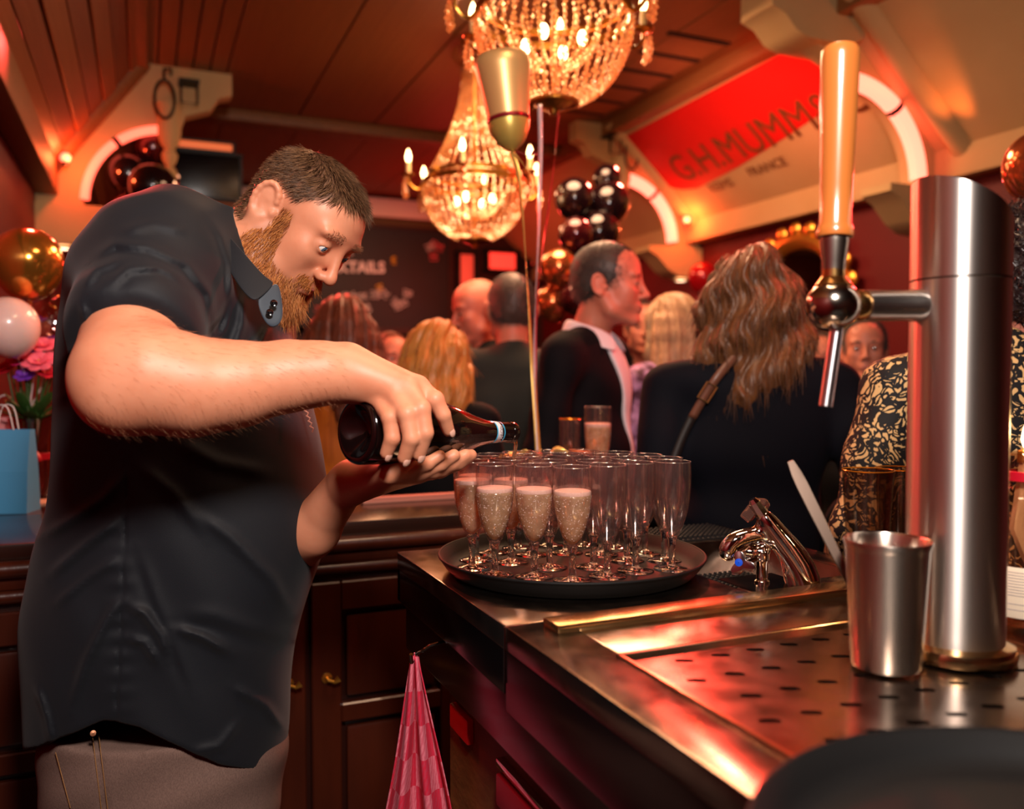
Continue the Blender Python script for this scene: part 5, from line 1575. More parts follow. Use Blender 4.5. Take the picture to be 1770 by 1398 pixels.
# stream
s0 = bt_tip+Vector((0, 0, -0.010)); s1 = Vector((FL_POUR.x, FL_POUR.y, ZTR+0.133))
st = thing('champagne_stream', 'thin stream of sparkling wine falling from the bottle mouth', 'drink', tuple(s1))
pts = spline([s0-BAX*0.004, s0+BAX*0.006+Vector((0, 0, -0.006)), (s0*0.55+s1*0.45)+Vector((0.003, 0, 0)), s1], 6)
MB().tube(pts, [0.0052, 0.0050, 0.0046, 0.0042, 0.004, 0.0037, 0.0034, 0.0032, 0.0036, 0.0030, 0.0032, 0.0028, 0.0030, 0.0026, 0.0028, 0.0026, 0.0025, 0.0025, 0.0025][:len(pts)], 10).build('stream', mat('stream', 'f0c8a0', 0.03, trans=0.9, ior=1.33), st, sharp=None)

# ------------------------------------------------------------------ glasses behind
def tumbler(c, h, r0, r1, label, group=None, rim=None, fillc=None, fill=0.5, dirty=False):
    t = thing('beer_glass' if dirty else 'tumbler', label, 'glass', tuple(c), group)
    T = Matrix.Translation(c)
    MB().lathe([(0.0004, 0.0), (r0-0.001, 0.0), (r0, 0.002), (r0+(r1-r0)*0.5, h*0.5), (r1, h), (r1-0.0012, h), (r0+(r1-r0)*0.5-0.0014, h*0.5), (r0-0.002, 0.008), (0.0004, 0.007)], 36, T).build('glass_wall', thin_glass('grimy_glass', 'e8ded6', 0.12, 1.5, 0.05) if dirty else M_bowl, t, sharp=50)
    if rim: MB().tube([Vector(c)+Vector(((r1-0.0005)*math.cos(a), (r1-0.0005)*math.sin(a), h)) for a in [2*PI*i/40 for i in range(40)]], 0.0011, 6, closed=True).build('rim', rim, t)
    if fillc:
        MB().lathe([(0.0004, 0.0085), (r0-0.0022, 0.0085), (r0+(r1-r0)*fill-0.0018, h*fill), (0.0004, h*fill)], 32, T).build('drink', fillc, t)
    return t
M_rimgold = mat('rim_gold', 'e08820', 0.15, 0.6)
ga = Wz(1500, 1000, ZT); gd = W(1500, 870, 1.28); tumbler((gd.x, gd.y, ZT), 0.165, 0.027, 0.037, 'used pint glass with an amber rim behind the beer column', None, M_rimgold, None, dirty=True)
gd = W(1555, 870, 1.33); tumbler((gd.x, gd.y, ZT), 0.162, 0.027, 0.036, 'foam streaked pint glass partly behind the beer column', None, M_rimgold, mat('beer_foam', 'd8b8a0', 0.6), 0.22, dirty=True)
gd = W(985, 780, 2.10); tumbler((gd.x, gd.y, ZT), 0.20, 0.026, 0.027, 'tall narrow glass with an orange rim on the wooden bar', None, M_rimgold, None)
gd = W(1003, 780, 1.98); tb = tumbler((gd.x, gd.y, ZT), 0.135, 0.030, 0.036, 'low tumbler holding an orange slice on the wooden bar', None, None, liquid_mat('cocktail', 'e87820', 0.6), 0.5)
sl = Vector((gd.x, gd.y, ZT+0.128))
os_ = thing('orange_slice', 'bright orange slice resting on the low tumbler', 'fruit', tuple(sl))
OM = at(rot_to(Vector((0.2, 0.1, 1))), sl)
MB().lathe([(0.0004, -0.003), (0.024, -0.003), (0.0255, 0), (0.024, 0.003), (0.0004, 0.003)], 28, OM).build('flesh', mat('orange_flesh', 'f08a10', 0.4, sss=0.2), os_)
MB().lathe([(0.0245, -0.0034), (0.0275, -0.002), (0.0275, 0.002), (0.0245, 0.0034)], 28, OM).build('rind', mat('orange_rind', 'f06a08', 0.5), os_)
gd = W(1033, 780, 2.06)
o = copy_tree(protos[2]); o.location = (gd.x, gd.y, ZT+0.0005); o.scale = (1.15, 1.15, 1.38)
tag(o, 'tall champagne flute standing on the wooden bar before the man in navy jacket', 'glass'); 
if 'group' in o: del o['group']

# ------------------------------------------------------------------ oil lamp bottle with a flame
lp = Wz(1772, 1083, ZT); lp = Vector((lp.x, lp.y, ZT+0.0005))
lb = thing('bottle_lamp', 'clear glass bottle lamp with a red neck band and burning flame', 'lamp', tuple(lp))
T = Matrix.Translation(lp)
prof = [(0.0004, 0.0), (0.046, 0.0), (0.049, 0.004), (0.049, 0.125), (0.046, 0.145), (0.036, 0.160), (0.025, 0.168), (0.0235, 0.175), (0.0235, 0.202), (0.026, 0.204), (0.026, 0.210), (0.0235, 0.212)]
MB().lathe(prof+[(0.021, 0.212), (0.021, 0.172), (0.034, 0.157), (0.0445, 0.143), (0.047, 0.124), (0.047, 0.008), (0.0004, 0.007)], 48, T).build('glass_wall', thin_glass('lamp_glass', 'f2e4da', 0.03, 1.5, 0.04), lb, sharp=50)
MB().lathe([(0.0236, 0.178), (0.0243, 0.1785), (0.0243, 0.1895), (0.0236, 0.190)], 40, T).build('red_band', mat('band_red', 'c01028', 0.4), lb)
MB().lathe([(0.0492, 0.020), (0.0496, 0.021), (0.0496, 0.079), (0.0492, 0.080)], 12, T @ Matrix.Rotation(math.atan2(-0.75, -0.65), 4, 'Z') @ Matrix.Rotation(-0.25, 4, 'Z'), a0=-0.45, a1=0.35).build('paper_label', mat('paper', 'e8d2b8', 0.7), lb)
mb = MB(); la = math.atan2(-0.75, -0.65)-0.25
for k in range(14):
    z = 0.074-k*0.0034
    if k in (9, 10, 12): continue
    a0_, a1_ = la-0.36, la+0.26-(0.25 if k in (8, 11, 13) else 0.02*(k % 3))
    mb.tube([lp+Vector((0.0498*math.cos(a0_+(a1_-a0_)*i/6), 0.0498*math.sin(a0_+(a1_-a0_)*i/6), z)) for i in range(7)], 0.0004, 4)
mb.build('label_print', mat('label_ink'), lb)
MB().lathe([(0.0004, 0.009), (0.0455, 0.009), (0.0455, 0.045), (0.0004, 0.045)], 40, T).build('lamp_oil', liquid_mat('lamp_oil', 'd89060', 0.3), lb)
MB().tube([lp+Vector((0.012*math.sin(i), 0.01*math.cos(i), 0.01+0.022*i)) for i in range(6)]+[lp+Vector((0, 0, 0.20))], 0.010, 8).build('wick', mat('wick', 'd8b890', 0.8), lb)
MB().lathe([(0.0004, 0.200), (0.012, 0.200), (0.012, 0.214), (0.006, 0.216), (0.0004, 0.216)], 20, T).build('burner', M_gold, lb)
MB().lathe([(0.0004, 0.214), (0.006, 0.219), (0.0085, 0.228), (0.0065, 0.240), (0.003, 0.252), (0.0004, 0.262)], 20, T).build('flame', led_mat('flame', (1.0, 0.62, 0.28), 14.0), lb)
light('flame_lamp', 'POINT', lp+Vector((0, 0, 0.24)), 1.2, (1.0, 0.55, 0.22), 0.01)
# ------------------------------------------------------------------ chandeliers
M_crystal = bpy.data.materials.new('crystal'); M_crystal.use_nodes = True
_nt = M_crystal.node_tree; _nt.nodes.clear()
_o = _nt.nodes.new('ShaderNodeOutputMaterial'); _g = _nt.nodes.new('ShaderNodeBsdfGlossy'); _g.inputs['Roughness'].default_value = 0.08; _g.inputs['Color'].default_value = lin('ffe6cc')
_t = _nt.nodes.new('ShaderNodeBsdfTranslucent'); _t.inputs[0].default_value = lin('ffc890'); _p = _nt.nodes.new('ShaderNodeBsdfTransparent')
_m1 = _nt.nodes.new('ShaderNodeMixShader'); _m1.inputs[0].default_value = 0.45; _m2 = _nt.nodes.new('ShaderNodeMixShader'); _m2.inputs[0].default_value = 0.35
_nt.links.new(_t.outputs[0], _m1.inputs[1]); _nt.links.new(_g.outputs[0], _m1.inputs[2]); _nt.links.new(_m1.outputs[0], _m2.inputs[1]); _nt.links.new(_p.outputs[0], _m2.inputs[2]); _nt.links.new(_m2.outputs[0], _o.inputs[0])
M_brassc = mat('chandelier_brass', 'b07a34', 0.28, 0.95)
M_bulb = led_mat('candle_bulb', (1.0, 0.60, 0.24), 13.0)
M_candle = mat('candle_sleeve', 'e8c890', 0.5)
OCT_V = [(1,0,0),(-1,0,0),(0,1,0),(0,-1,0),(0,0,1.25),(0,0,-1.25)]
OCT_F = [(0,2,4),(2,1,4),(1,3,4),(3,0,4),(2,0,5),(1,2,5),(3,1,5),(0,3,5)]
def bead_strand(pts, r0, r1, n):
    mb = MB(); P = [Vector(p) for p in pts]
    L = [0]
    for a, b in zip(P, P[1:]): L.append(L[-1]+(b-a).length)
    for i in range(n):
        s = L[-1]*(i+0.5)/n
        k = max(j for j in range(len(L)) if L[j] <= s+1e-9); k = min(k, len(P)-2)
        t = (s-L[k])/(L[k+1]-L[k]); p = P[k]+(P[k+1]-P[k])*t
        r = r0+(r1-r0)*i/n
        a = random.random()*3
        ca, sa = math.cos(a), math.sin(a)
        mb.add([(p.x+r*(v[0]*ca-v[1]*sa), p.y+r*(v[0]*sa+v[1]*ca), p.z+r*v[2]) for v in OCT_V], OCT_F)
    mb.tube(P[::2]+([P[-1]] if len(P) % 2 == 0 else []), 0.0006, 3)
    me = bpy.data.meshes.new('bead_strand'); me.from_pydata(mb.v, [], mb.f); me.materials.append(M_crystal)
    return me
def chandelier(loc, label, top):
    t = thing('chandelier', label, 'chandelier', tuple(loc), 'crystal chandeliers')
    Rb = 0.205
    bas = [(Rb*math.cos(a)*1.0+0.02, 0, -0.235*math.sin(a)) for a in [PI/2*i/12*0.86 for i in range(13)]]
    cone = [(0.050+(Rb-0.055)*((1-s)**2.0), 0, 0.05+0.46*s) for s in [i/12 for i in range(13)]]
    inner = [(0.13*math.cos(a), 0, -0.02-0.12*math.sin(a)) for a in [PI/2*i/10*0.8 for i in range(11)]]
    crown = [(0.05+0.045*math.sin(s*PI*0.75), 0, 0.51+0.07*s) for s in [i/6 for i in range(7)]]
    for me, n in ((bead_strand(bas, 0.0078, 0.006, 19), 40), (bead_strand(cone, 0.0058, 0.0070, 30), 34), (bead_strand(inner, 0.006, 0.006, 12), 16), (bead_strand(crown, 0.006, 0.008, 7), 20)):
        for k in range(n):
            o = bpy.data.objects.new('bead_strand', me); COL.objects.link(o); o.parent = t; o.rotation_euler = (0, 0, 2*PI*k/n)
    def ring(r, z, w, h, nm):
        MB().lathe([(r, z), (r+w, z), (r+w, z+h), (r, z+h), (r, z)], 48).build(nm, M_brassc, t, local=True)
    ring(Rb+0.008, 0.0, 0.012, 0.022, 'main_ring'); ring(Rb-0.012, 0.035, 0.012, 0.018, 'upper_ring'); ring(0.045, 0.505, 0.010, 0.016, 'crown_ring'); ring(0.06, -0.235, 0.012, 0.01, 'lower_ring')
    MB().lathe([(0.0005, -0.265), (0.012, -0.262), (0.016, -0.25), (0.035, -0.245), (0.068, -0.228), (0.06, -0.222), (0.0005, -0.225)], 32).build('bottom_bowl', M_brassc, t, local=True)
    MB().lathe([(0.006, -0.24), (0.006, top)], 12).build('centre_rod', M_brassc, t, local=True)
    MB().lathe([(0.0005, top), (0.06, top-0.001), (0.055, top-0.02), (0.02, top-0.035), (0.0005, top-0.035)], 28).build('ceiling_rose', M_brassc, t, local=True)
    arm = MB().tube(spline([(Rb+0.01, 0, 0.01), (Rb+0.05, 0, -0.035), (Rb+0.085, 0, -0.015), (Rb+0.09, 0, 0.015)], 5), 0.006, 8)
    arm.lathe([(0.0005, 0.012), (0.03, 0.020), (0.032, 0.025), (0.012, 0.024)], 16, Matrix.Translation((Rb+0.09, 0, 0)))
    am = arm.build('arm', M_brassc, t, local=True)
    cd = MB().lathe([(0.010, 0.022), (0.010, 0.075), (0.0005, 0.076)], 14, Matrix.Translation((Rb+0.09, 0, 0))).build('candle', M_candle, am, local=True)
    bu = MB().lathe([(0.006, 0.075), (0.011, 0.088), (0.012, 0.098), (0.007, 0.118), (0.0005, 0.130)], 14, Matrix.Translation((Rb+0.09, 0, 0))).build('bulb', M_bulb, am, local=True)
    dr = bead_strand([(Rb+0.10, 0.012, 0.018), (Rb+0.11, 0.014, -0.03), (Rb+0.10, 0.012, -0.075)], 0.008, 0.011, 6)
    def drop(a):
        for sg in (1, -1):
            o = bpy.data.objects.new('crystal_drop', dr); COL.objects.link(o); o.parent = a; o.scale = (1, sg, 1)
    drop(am)
    for k in range(1, 6):
        a = am.copy(); COL.objects.link(a); a.parent = t; a.rotation_euler = (0, 0, 2*PI*k/6)
        for ch in (cd, bu):
            c = ch.copy(); COL.objects.link(c); c.parent = a
        drop(a)
    for k in range(4):
        a = PI/4+PI/2*k
        MB().sphere((0.085*math.cos(a), 0.085*math.sin(a), -0.06), (0.014, 0.014, 0.022), 12).build('inner_bulb', M_bulb, t, local=True)
    light('chandelier_lamp', 'POINT', Vector(loc)+Vector((0, 0, -0.06)), 4.5, (1.0, 0.60, 0.30), 0.09)
    light('chandelier_lamp', 'POINT', Vector(loc)+Vector((0, 0, 0.20)), 2.5, (1.0, 0.60, 0.30), 0.04)
    return t
cl = W(820, 322, 3.70); chandelier(cl, 'crystal chandelier with candle bulbs hanging behind the ribbons', ZC-cl.z)
cl2 = W(957, 36, 2.42); c2 = chandelier(cl2, 'larger crystal basket chandelier hanging over the wooden bar', ZC-cl2.z)

# ------------------------------------------------------------------ balloons
def balloon_mat(name, col, metal=0.85, rough=0.16, trans=0.0, alpha=None):
    return mat(name, col, rough, metal, trans=trans, coat=0.6)
M_bgold = balloon_mat('balloon_gold', 'd89038'); M_brose = balloon_mat('balloon_rose', 'd07040'); M_bdark = balloon_mat('balloon_dark', '4a141a', 0.5, 0.12); M_bblk = balloon_mat('balloon_black', '1a0c10', 0.3, 0.10)
M_bwhite = mat('balloon_white', 'f0c8c0', 0.25, sss=0.2, coat=0.4); M_bred = balloon_mat('balloon_red', 'b01018', 0.2, 0.15)
def balloon(c, r, m, label, tie=None, group=None, knot_dir=Vector((0, 0, -1)), stringm=None, cat='balloon'):
    t = thing('balloon', label, cat, tuple(c), group)
    prof = []
    for i in range(25):
        a = -PI/2+PI*i/24
        rr = math.cos(a); zz = math.sin(a)
        if zz < 0: zz *= 1.22; rr *= (1-0.10*(-math.sin(a))**2)
        prof.append((max(rr*r, 0.0004), zz*r))
    M = at(rot_to(-knot_dir), c)
    MB().lathe(prof, 36, M).build('balloon_skin', m, t, sharp=None)
    MB().lathe([(0.0005, -1.20*r), (0.05*r, -1.22*r), (0.05*r, -1.25*r), (0.11*r, -1.31*r), (0.0005, -1.30*r)], 14, M).build('knot', m, t)
    if tie is not None:
        k = Vector(c)+knot_dir*1.26*r
        mid = (k+Vector(tie))/2+Vector((0.01, 0.01, 0))
        MB().tube(spline([k, mid, tie], 6), 0.0016, 5).build('string', stringm or M_ribw, t)
    return t
M_ribw = mat('ribbon_silver', 'd0c8d4', 0.25, 0.4); M_ribg = mat('ribbon_gold', 'e0b460', 0.25, 0.45); M_ribr = mat('ribbon_red', '8a2028', 0.3, 0.5)
# bunch of dark balloons under the boarded arch
def spread(lst):
    C = [W(px, py, D) for px, py, rp, D, m in lst]; Rr = [rp/FPX*D for px, py, rp, D, m in lst]
    for it in range(60):
        for i in range(len(C)):
            for j in range(i):
                d = C[i]-C[j]; g = (Rr[i]+Rr[j])*1.0-d.length
                if g > 0:
                    u = (d.normalized()+CF*(0.6 if d.dot(CF) >= 0 else -0.6)).normalized(); C[i] += u*g*0.5; C[j] -= u*g*0.5
    return C
tieL = W(255, 560, 3.95)
BL = ((222, 300, 36, 3.95, M_bblk), (268, 262, 30, 4.05, M_bdark), (262, 330, 40, 3.85, M_bblk), (228, 362, 34, 3.90, M_bdark), (296, 350, 30, 4.0, M_bblk), (280, 300, 26, 4.1, M_bdark))
for (px, py, rp, D, m), c in zip(BL, spread(BL)):
    balloon(c, rp/FPX*D, m, 'glossy near-black balloon in the bunch under the boarded arch' if m is M_bblk else 'glossy burgundy balloon in the bunch under the boarded arch', None, 'dark balloons under the boarded arch', (tieL-c).normalized())
# bunch of dark and copper balloons behind the man in the jacket
tieR = W(1000, 640, 3.7)
lab = {0: 'near-black balloon in the bunch behind the man in navy jacket', 1: 'burgundy balloon in the bunch behind the man in navy jacket', 2: 'copper balloon in the bunch behind the man in navy jacket'}
BR = ((1000, 345, 34, 3.8, 0), (1045, 350, 36, 3.85, 0), (1035, 395, 36, 3.8, 0), (995, 405, 30, 3.6, 1), (965, 465, 33, 3.55, 2), (1010, 450, 30, 3.75, 1), (955, 520, 30, 3.6, 2), (992, 515, 26, 3.5, 1), (1050, 310, 24, 3.95, 0))
for (px, py, rp, D, m), c in zip(BR, spread(BR)):
    balloon(c, rp/FPX*D, (M_bblk, M_bdark, M_brose)[m], lab[m], None, 'balloons behind the man in navy jacket', (tieR-c).normalized())
c = W(1215, 478, 4.0); c = CAM+(c-CAM)*((XR-0.088)/c.x); balloon(c, 0.085, M_bred, 'glossy red balloon fixed to the wall beside the round gold mirror')
c = W(1800, 285, 1.95); balloon(c, 0.080, M_brose, 'copper balloon above the woman with curly hair', W(1790, 660, 1.9), stringm=M_ribr)
# over the flowers
tieF = W(52, 705, 2.16)
c = W(48, 452, 2.10); balloon(c, 0.082, M_bgold, 'shiny gold balloon above the flowers', tieF, 'balloons above the flowers', (tieF-c).normalized())
c = W(14, 563, 2.02); balloon(c, 0.068, M_bwhite, 'plain pale pink balloon among the flowers', tieF, 'balloons above the flowers', (tieF-c).normalized())
c = W(95, 562, 2.24); cbn = balloon(c, 0.078, thin_glass('balloon_clear', 'f8d0cc', 0.06, 1.4, 0.10), 'clear balloon filled with dark confetti dots', tieF, 'balloons above the flowers', (tieF-c).normalized())
mb = MB(); rg = random.Random(4)
for _ in range(60):
    v = Vector((rg.gauss(0, 1), rg.gauss(0, 1), rg.gauss(0, 1))).normalized()
    mb.lathe([(0.0003, 0.0004), (0.0035, 0.0004), (0.0035, 0), (0.0003, 0)], 8, at(rot_to(v), c+v*0.075))
o = mb.build('confetti', mat('confetti', '5a1420', 0.5), cbn); o['kind'] = 'stuff'
# tall gold balloon tied with ribbons to a weight on the bar
gb0 = W(885, 262, 2.12)
gb = thing('balloon', 'tall gold foil balloon trailing gold and silver ribbons', 'balloon', tuple(gb0))
k = 2.12/FPX
tilt = (W(868, 110, 2.12)-gb0)
GM = at(rot_to(tilt), gb0); GL = tilt.length
MB().lathe([(0.0006, 0.0), (10*k, 3*k), (24*k, 16*k), (34*k, 36*k), (36*k, 50*k)], 36, GM).build('lower_dome', mat('balloon_olive', 'c8ac58', 0.34, 0.5), gb, sharp=None)
MB().lathe([(36*k, 50*k), (38*k, 52*k), (38*k, 56*k), (36*k, 58*k)], 36, GM).build('seam_band', M_ribr, gb)
MB().lathe([(36*k, 57*k), (38*k, 75*k), (43*k, 110*k), (48*k, 140*k), (50*k, 152*k), (46*k, 162*k), (30*k, 168*k), (0.0006, 169*k)], 36, GM).build('upper_body', mat('balloon_foil', 'e8b878', 0.36, 0.5), gb, sharp=None)
def ribbon(path, w, m, par, name='ribbon', tw=6.0):
    P = spline(path, 8); n = len(P); vs = []; fs = []
    for i, p in enumerate(P):
        d = (P[min(i+1, n-1)]-P[max(i-1, 0)]).normalized(); a = tw*i/n
        x, y, _ = frame_from(d, CF)
        s_ = (x*math.cos(a)+y*math.sin(a))*w/2
        vs += [p-s_, p+s_]
    for i in range(n-1): fs.append((2*i, 2*i+1, 2*i+3, 2*i+2))
    me = bpy.data.meshes.new(name); me.from_pydata([tuple(v) for v in vs], [], fs)
    o = finish(name, me, m, par, sharp=None)
    md = o.modifiers.new('thick', 'SOLIDIFY'); md.thickness = 0.0006
    return o
wgt = Wz(940, 835, ZT); wgt = W(932, 800, 2.06); wgt.z = ZT
bw = thing('balloon_weight', 'small foil balloon weight with curled ribbons on the wooden bar', 'balloon weight', tuple(wgt))
MB().lathe([(0.0005, 0), (0.03, 0), (0.034, 0.01), (0.028, 0.05), (0.012, 0.075), (0.02, 0.095), (0.0005, 0.09)], 10, Matrix.Translation(wgt)).build('foil_pack', M_brose, bw, smooth=False)
wt_ = wgt+Vector((0, 0, 0.085))
ribbon([gb0, W(895, 300, 2.11), W(903, 380, 2.10), W(912, 500, 2.09), W(921, 640, 2.08), wt_], 0.014, M_ribg, gb, tw=3)
ribbon([W(933, 180, 2.30), W(934, 260, 2.25), W(931, 380, 2.18), W(926, 500, 2.12), W(924, 620, 2.09), wt_], 0.012, M_ribw, gb, tw=2.5)
ribbon([W(965, 195, 2.35), W(958, 280, 2.30), W(944, 390, 2.22), W(930, 500, 2.14), W(926, 640, 2.10), wt_], 0.005, M_ribr, gb, tw=9)
ribbon([gb0, W(905, 285, 2.1), W(922, 315, 2.1), W(910, 350, 2.1), W(905, 345, 2.1)], 0.005, M_ribg, gb)
ribbon([gb0+C3(0.01, 0, 0), W(915, 270, 2.1), W(922, 262, 2.1), W(928, 268, 2.1)], 0.006, M_ribr, gb)
rg = random.Random(9)
for i in range(9):
    dx = rg.uniform(-0.09, 0.11); mm = rg.choice([M_ribg, M_ribw, M_brose, M_ribg])
    e = wgt+C3(dx, 0, rg.uniform(-0.05, 0.05)); e.z = ZT+rg.uniform(0.03, 0.12)
    mid = wt_+C3(dx*0.5, rg.uniform(0.01, 0.05), rg.uniform(-0.03, 0.03))
    ribbon([wt_, mid, mid*0.4+e*0.6+C3(dx*0.25, 0.0, 0), e], 0.013, mm, bw, 'curled_ribbon', tw=8)

# ------------------------------------------------------------------ flowers, vase, bags
vz = W(58, 790, 2.16); vz.z = ZT
va = thing('flower_vase', 'clear glass vase with a red ribbon under the flowers', 'vase', tuple(vz))
MB().lathe([(0.0005, 0), (0.042, 0), (0.046, 0.004), (0.040, 0.09), (0.044, 0.15), (0.058, 0.20), (0.056, 0.20), (0.042, 0.15), (0.038, 0.09), (0.042, 0.012), (0.0005, 0.010)], 32, Matrix.Translation(vz)).build('glass_wall', thin_glass('vase_glass', 'f0c8c0', 0.05, 1.5, 0.10), va, sharp=50)
MB().lathe([(0.041, 0.095), (0.0435, 0.096), (0.0435, 0.112), (0.041, 0.113)], 32, Matrix.Translation(vz)).build('red_ribbon', mat('satin_red', 'b01020', 0.35), va)
for sg in (-1, 1):
    MB().tube(spline([vz+Vector((0, 0, 0.10))-CF*0.045, vz-CF*0.055+C3(sg*0.03, 0.12, 0), vz-CF*0.055+C3(sg*0.045, 0.095, 0), vz-CF*0.045+C3(0, 0.10, 0)], 5), 0.007, 8, flat=0.3).build('bow_loop', mat('satin_red'), va)
fm = {c: mat('petal_'+c, h, 0.6, sss=0.2) for c, h in (('pink', 'e02878'), ('red', 'd01830'), ('purple', '5030a8'), ('rose', 'f06880'), ('violet', '8038c0'))}
M_leaf = mat('leaf', '2a4a1a', 0.5); 
rg = random.Random(12)
def flower(c, r, colr, d, label):
    t = thing('flower', label, 'flower', tuple(c), 'flowers in the vase')
    K = at(rot_to(d), c)
    for ringi, (n, rr, el_) in enumerate(((7, 1.0, 0.25), (6, 0.72, 0.7), (4, 0.42, 1.1))):
        for i in range(n):
            a = 2*PI*i/n+ringi*0.4
            P = K @ Matrix.Rotation(a, 4, 'Z') @ Matrix.Rotation(-el_, 4, 'Y') @ Matrix.Translation((r*rr*0.55, 0, 0))
            MB().sphere((0, 0, 0), (r*rr*0.55, r*0.38, r*0.07), 8, P).build('petal', fm[colr], t)
    MB().sphere((0, 0, 0.1*r), r*0.2, 8, K).build('flower_centre', mat('pollen', 'd8a020', 0.7), t)
    b = vz+Vector((rg.uniform(-0.015, 0.015), rg.uniform(-0.015, 0.015), 0.06))
    MB().tube(spline([c-d*0.004, (c+b)/2+d*0.01+Vector((0, 0, 0.02)), b], 4), 0.0022, 6).build('stem', M_leaf, t)
for (px, py, dd, r, c_) in ((10, 600, 0.02, 30, 'pink'), (42, 580, 0, 24, 'purple'), (62, 558, 0.04, 22, 'violet'), (75, 600, -0.03, 26, 'rose'), (40, 622, -0.05, 28, 'pink'), (68, 628, -0.06, 30, 'rose'), (12, 640, -0.03, 26, 'red'),
                          (92, 590, 0.03, 18, 'purple'), (30, 600, -0.02, 20, 'violet'), (55, 605, -0.04, 18, 'purple'), (98, 622, 0.0, 20, 'pink'), (20, 575, 0.06, 20, 'rose'), (85, 645, -0.04, 20, 'red'), (45, 650, -0.05, 20, 'violet')):
    c = W(px, py, 2.16+dd); d = (c-(vz+Vector((0, 0, 0.16)))).normalized()-CF*0.5
    flower(c, r*0.9/FPX*2.16, c_, d.normalized(), {'pink': 'bright pink blossom', 'purple': 'deep purple blossom', 'violet': 'violet blossom', 'rose': 'soft rose coloured blossom', 'red': 'red blossom'}[c_]+' in the vase on the wooden bar')
lf = thing('leaf_spray', 'dark green leaves under the blossoms in the vase', 'leaves', tuple(vz+Vector((0, 0, 0.18))))
for i in range(16):
    a = 2*PI*i/16; b = vz+Vector((0, 0, 0.19)); e = b+Vector((0.075*math.cos(a), 0.075*math.sin(a), 0.03+0.03*(i % 3)))
    d = (e-b).normalized(); K = at(rot_to(d), (b+e)/2)
    MB().sphere((0, 0, 0), (0.016, 0.003, 0.042), 8, K).build('leaf', M_leaf, lf)
def gift_bag(c, w, d, h, m, label, rz, lean=0.0):
    t = thing('gift_bag', label, 'bag', tuple(c))
    M = Matrix.Translation(c) @ Matrix.Rotation(rz, 4, 'Z')
    a = w/2; b = d/2; v = []
    for (z, fx, fy) in ((0, 1, 1), (h*0.5, 1, 0.8), (h, 1, 0.35)):
        v += [(-a*fx, -b*fy, z), (a*fx, -b*fy, z), (a*fx*1.0, 0, z), (a*fx, b*fy, z), (-a*fx, b*fy, z), (-a*fx*1.0, 0, z)]
    f = [(0, 1, 2, 3, 4, 5)]
    for L in (0, 6):
        for k in range(6): f.append((L+k, L+(k+1) % 6, L+6+(k+1) % 6, L+6+k))
    MB().add(v, f, M).build('paper_body', m, t, smooth=False)
    for s in (-1, 1):
        MB().tube(spline([M @ Vector((-a*0.4, s*b*0.35, h)), M @ Vector((-a*0.2, s*b*0.4, h+0.05)), M @ Vector((a*0.2, s*b*0.4, h+0.05)), M @ Vector((a*0.4, s*b*0.35, h))], 4), 0.0015, 6).build('cord_handle', mat('cord_white', 'd0c8c8', 0.6), t)
p = W(12, 882, 1.93); p.z = ZT
gift_bag(p, 0.115, 0.07, 0.185, mat('bag_blue', '3a88b8', 0.45, noise=(3, 0.9, '5aa0cc')), 'light blue paper gift bag standing on the wooden bar', -0.3)
p = W(10, 800, 2.20); p.z = ZT
gift_bag(p, 0.12, 0.06, 0.20, mat('bag_red', 'c02830', 0.4), 'red paper gift bag behind the blue one', 0.1)
p = W(78, 862, 2.05); p.z = ZT
cs = thing('coaster_pile', 'small pile of round beer mats beside the blue bag', 'beer mats', tuple(p))
for i in range(3):
    MB().lathe([(0.0005, 0.002*i), (0.045, 0.002*i), (0.045, 0.002*i+0.0018), (0.0005, 0.002*i+0.0018)], 32, Matrix.Translation(p+Vector((0.003*i, 0.002*i, 0)))).build('beer_mat', mat('beer_mat', 'd8a890', 0.7), cs)
# folded bar towel and napkin on the wooden bar
p = W(715, 858, 2.1); p.z = ZT
bt2 = thing('bar_towel', 'long folded pale bar towel lying on the wooden bar', 'towel', tuple(p))
MB().box((0, 0, 0.004), (0.26, 0.035, 0.008), Matrix.Translation(p)).build('towel_fold', mat('towel_pale', 'a87060', 0.9, bump=(200, 0.4, 0.002)), bt2, bevel=0.003)
MB().box((0.004, 0, 0.011), (0.24, 0.028, 0.006), Matrix.Translation(p)).build('towel_fold', mat('towel_pale'), bt2, bevel=0.002)
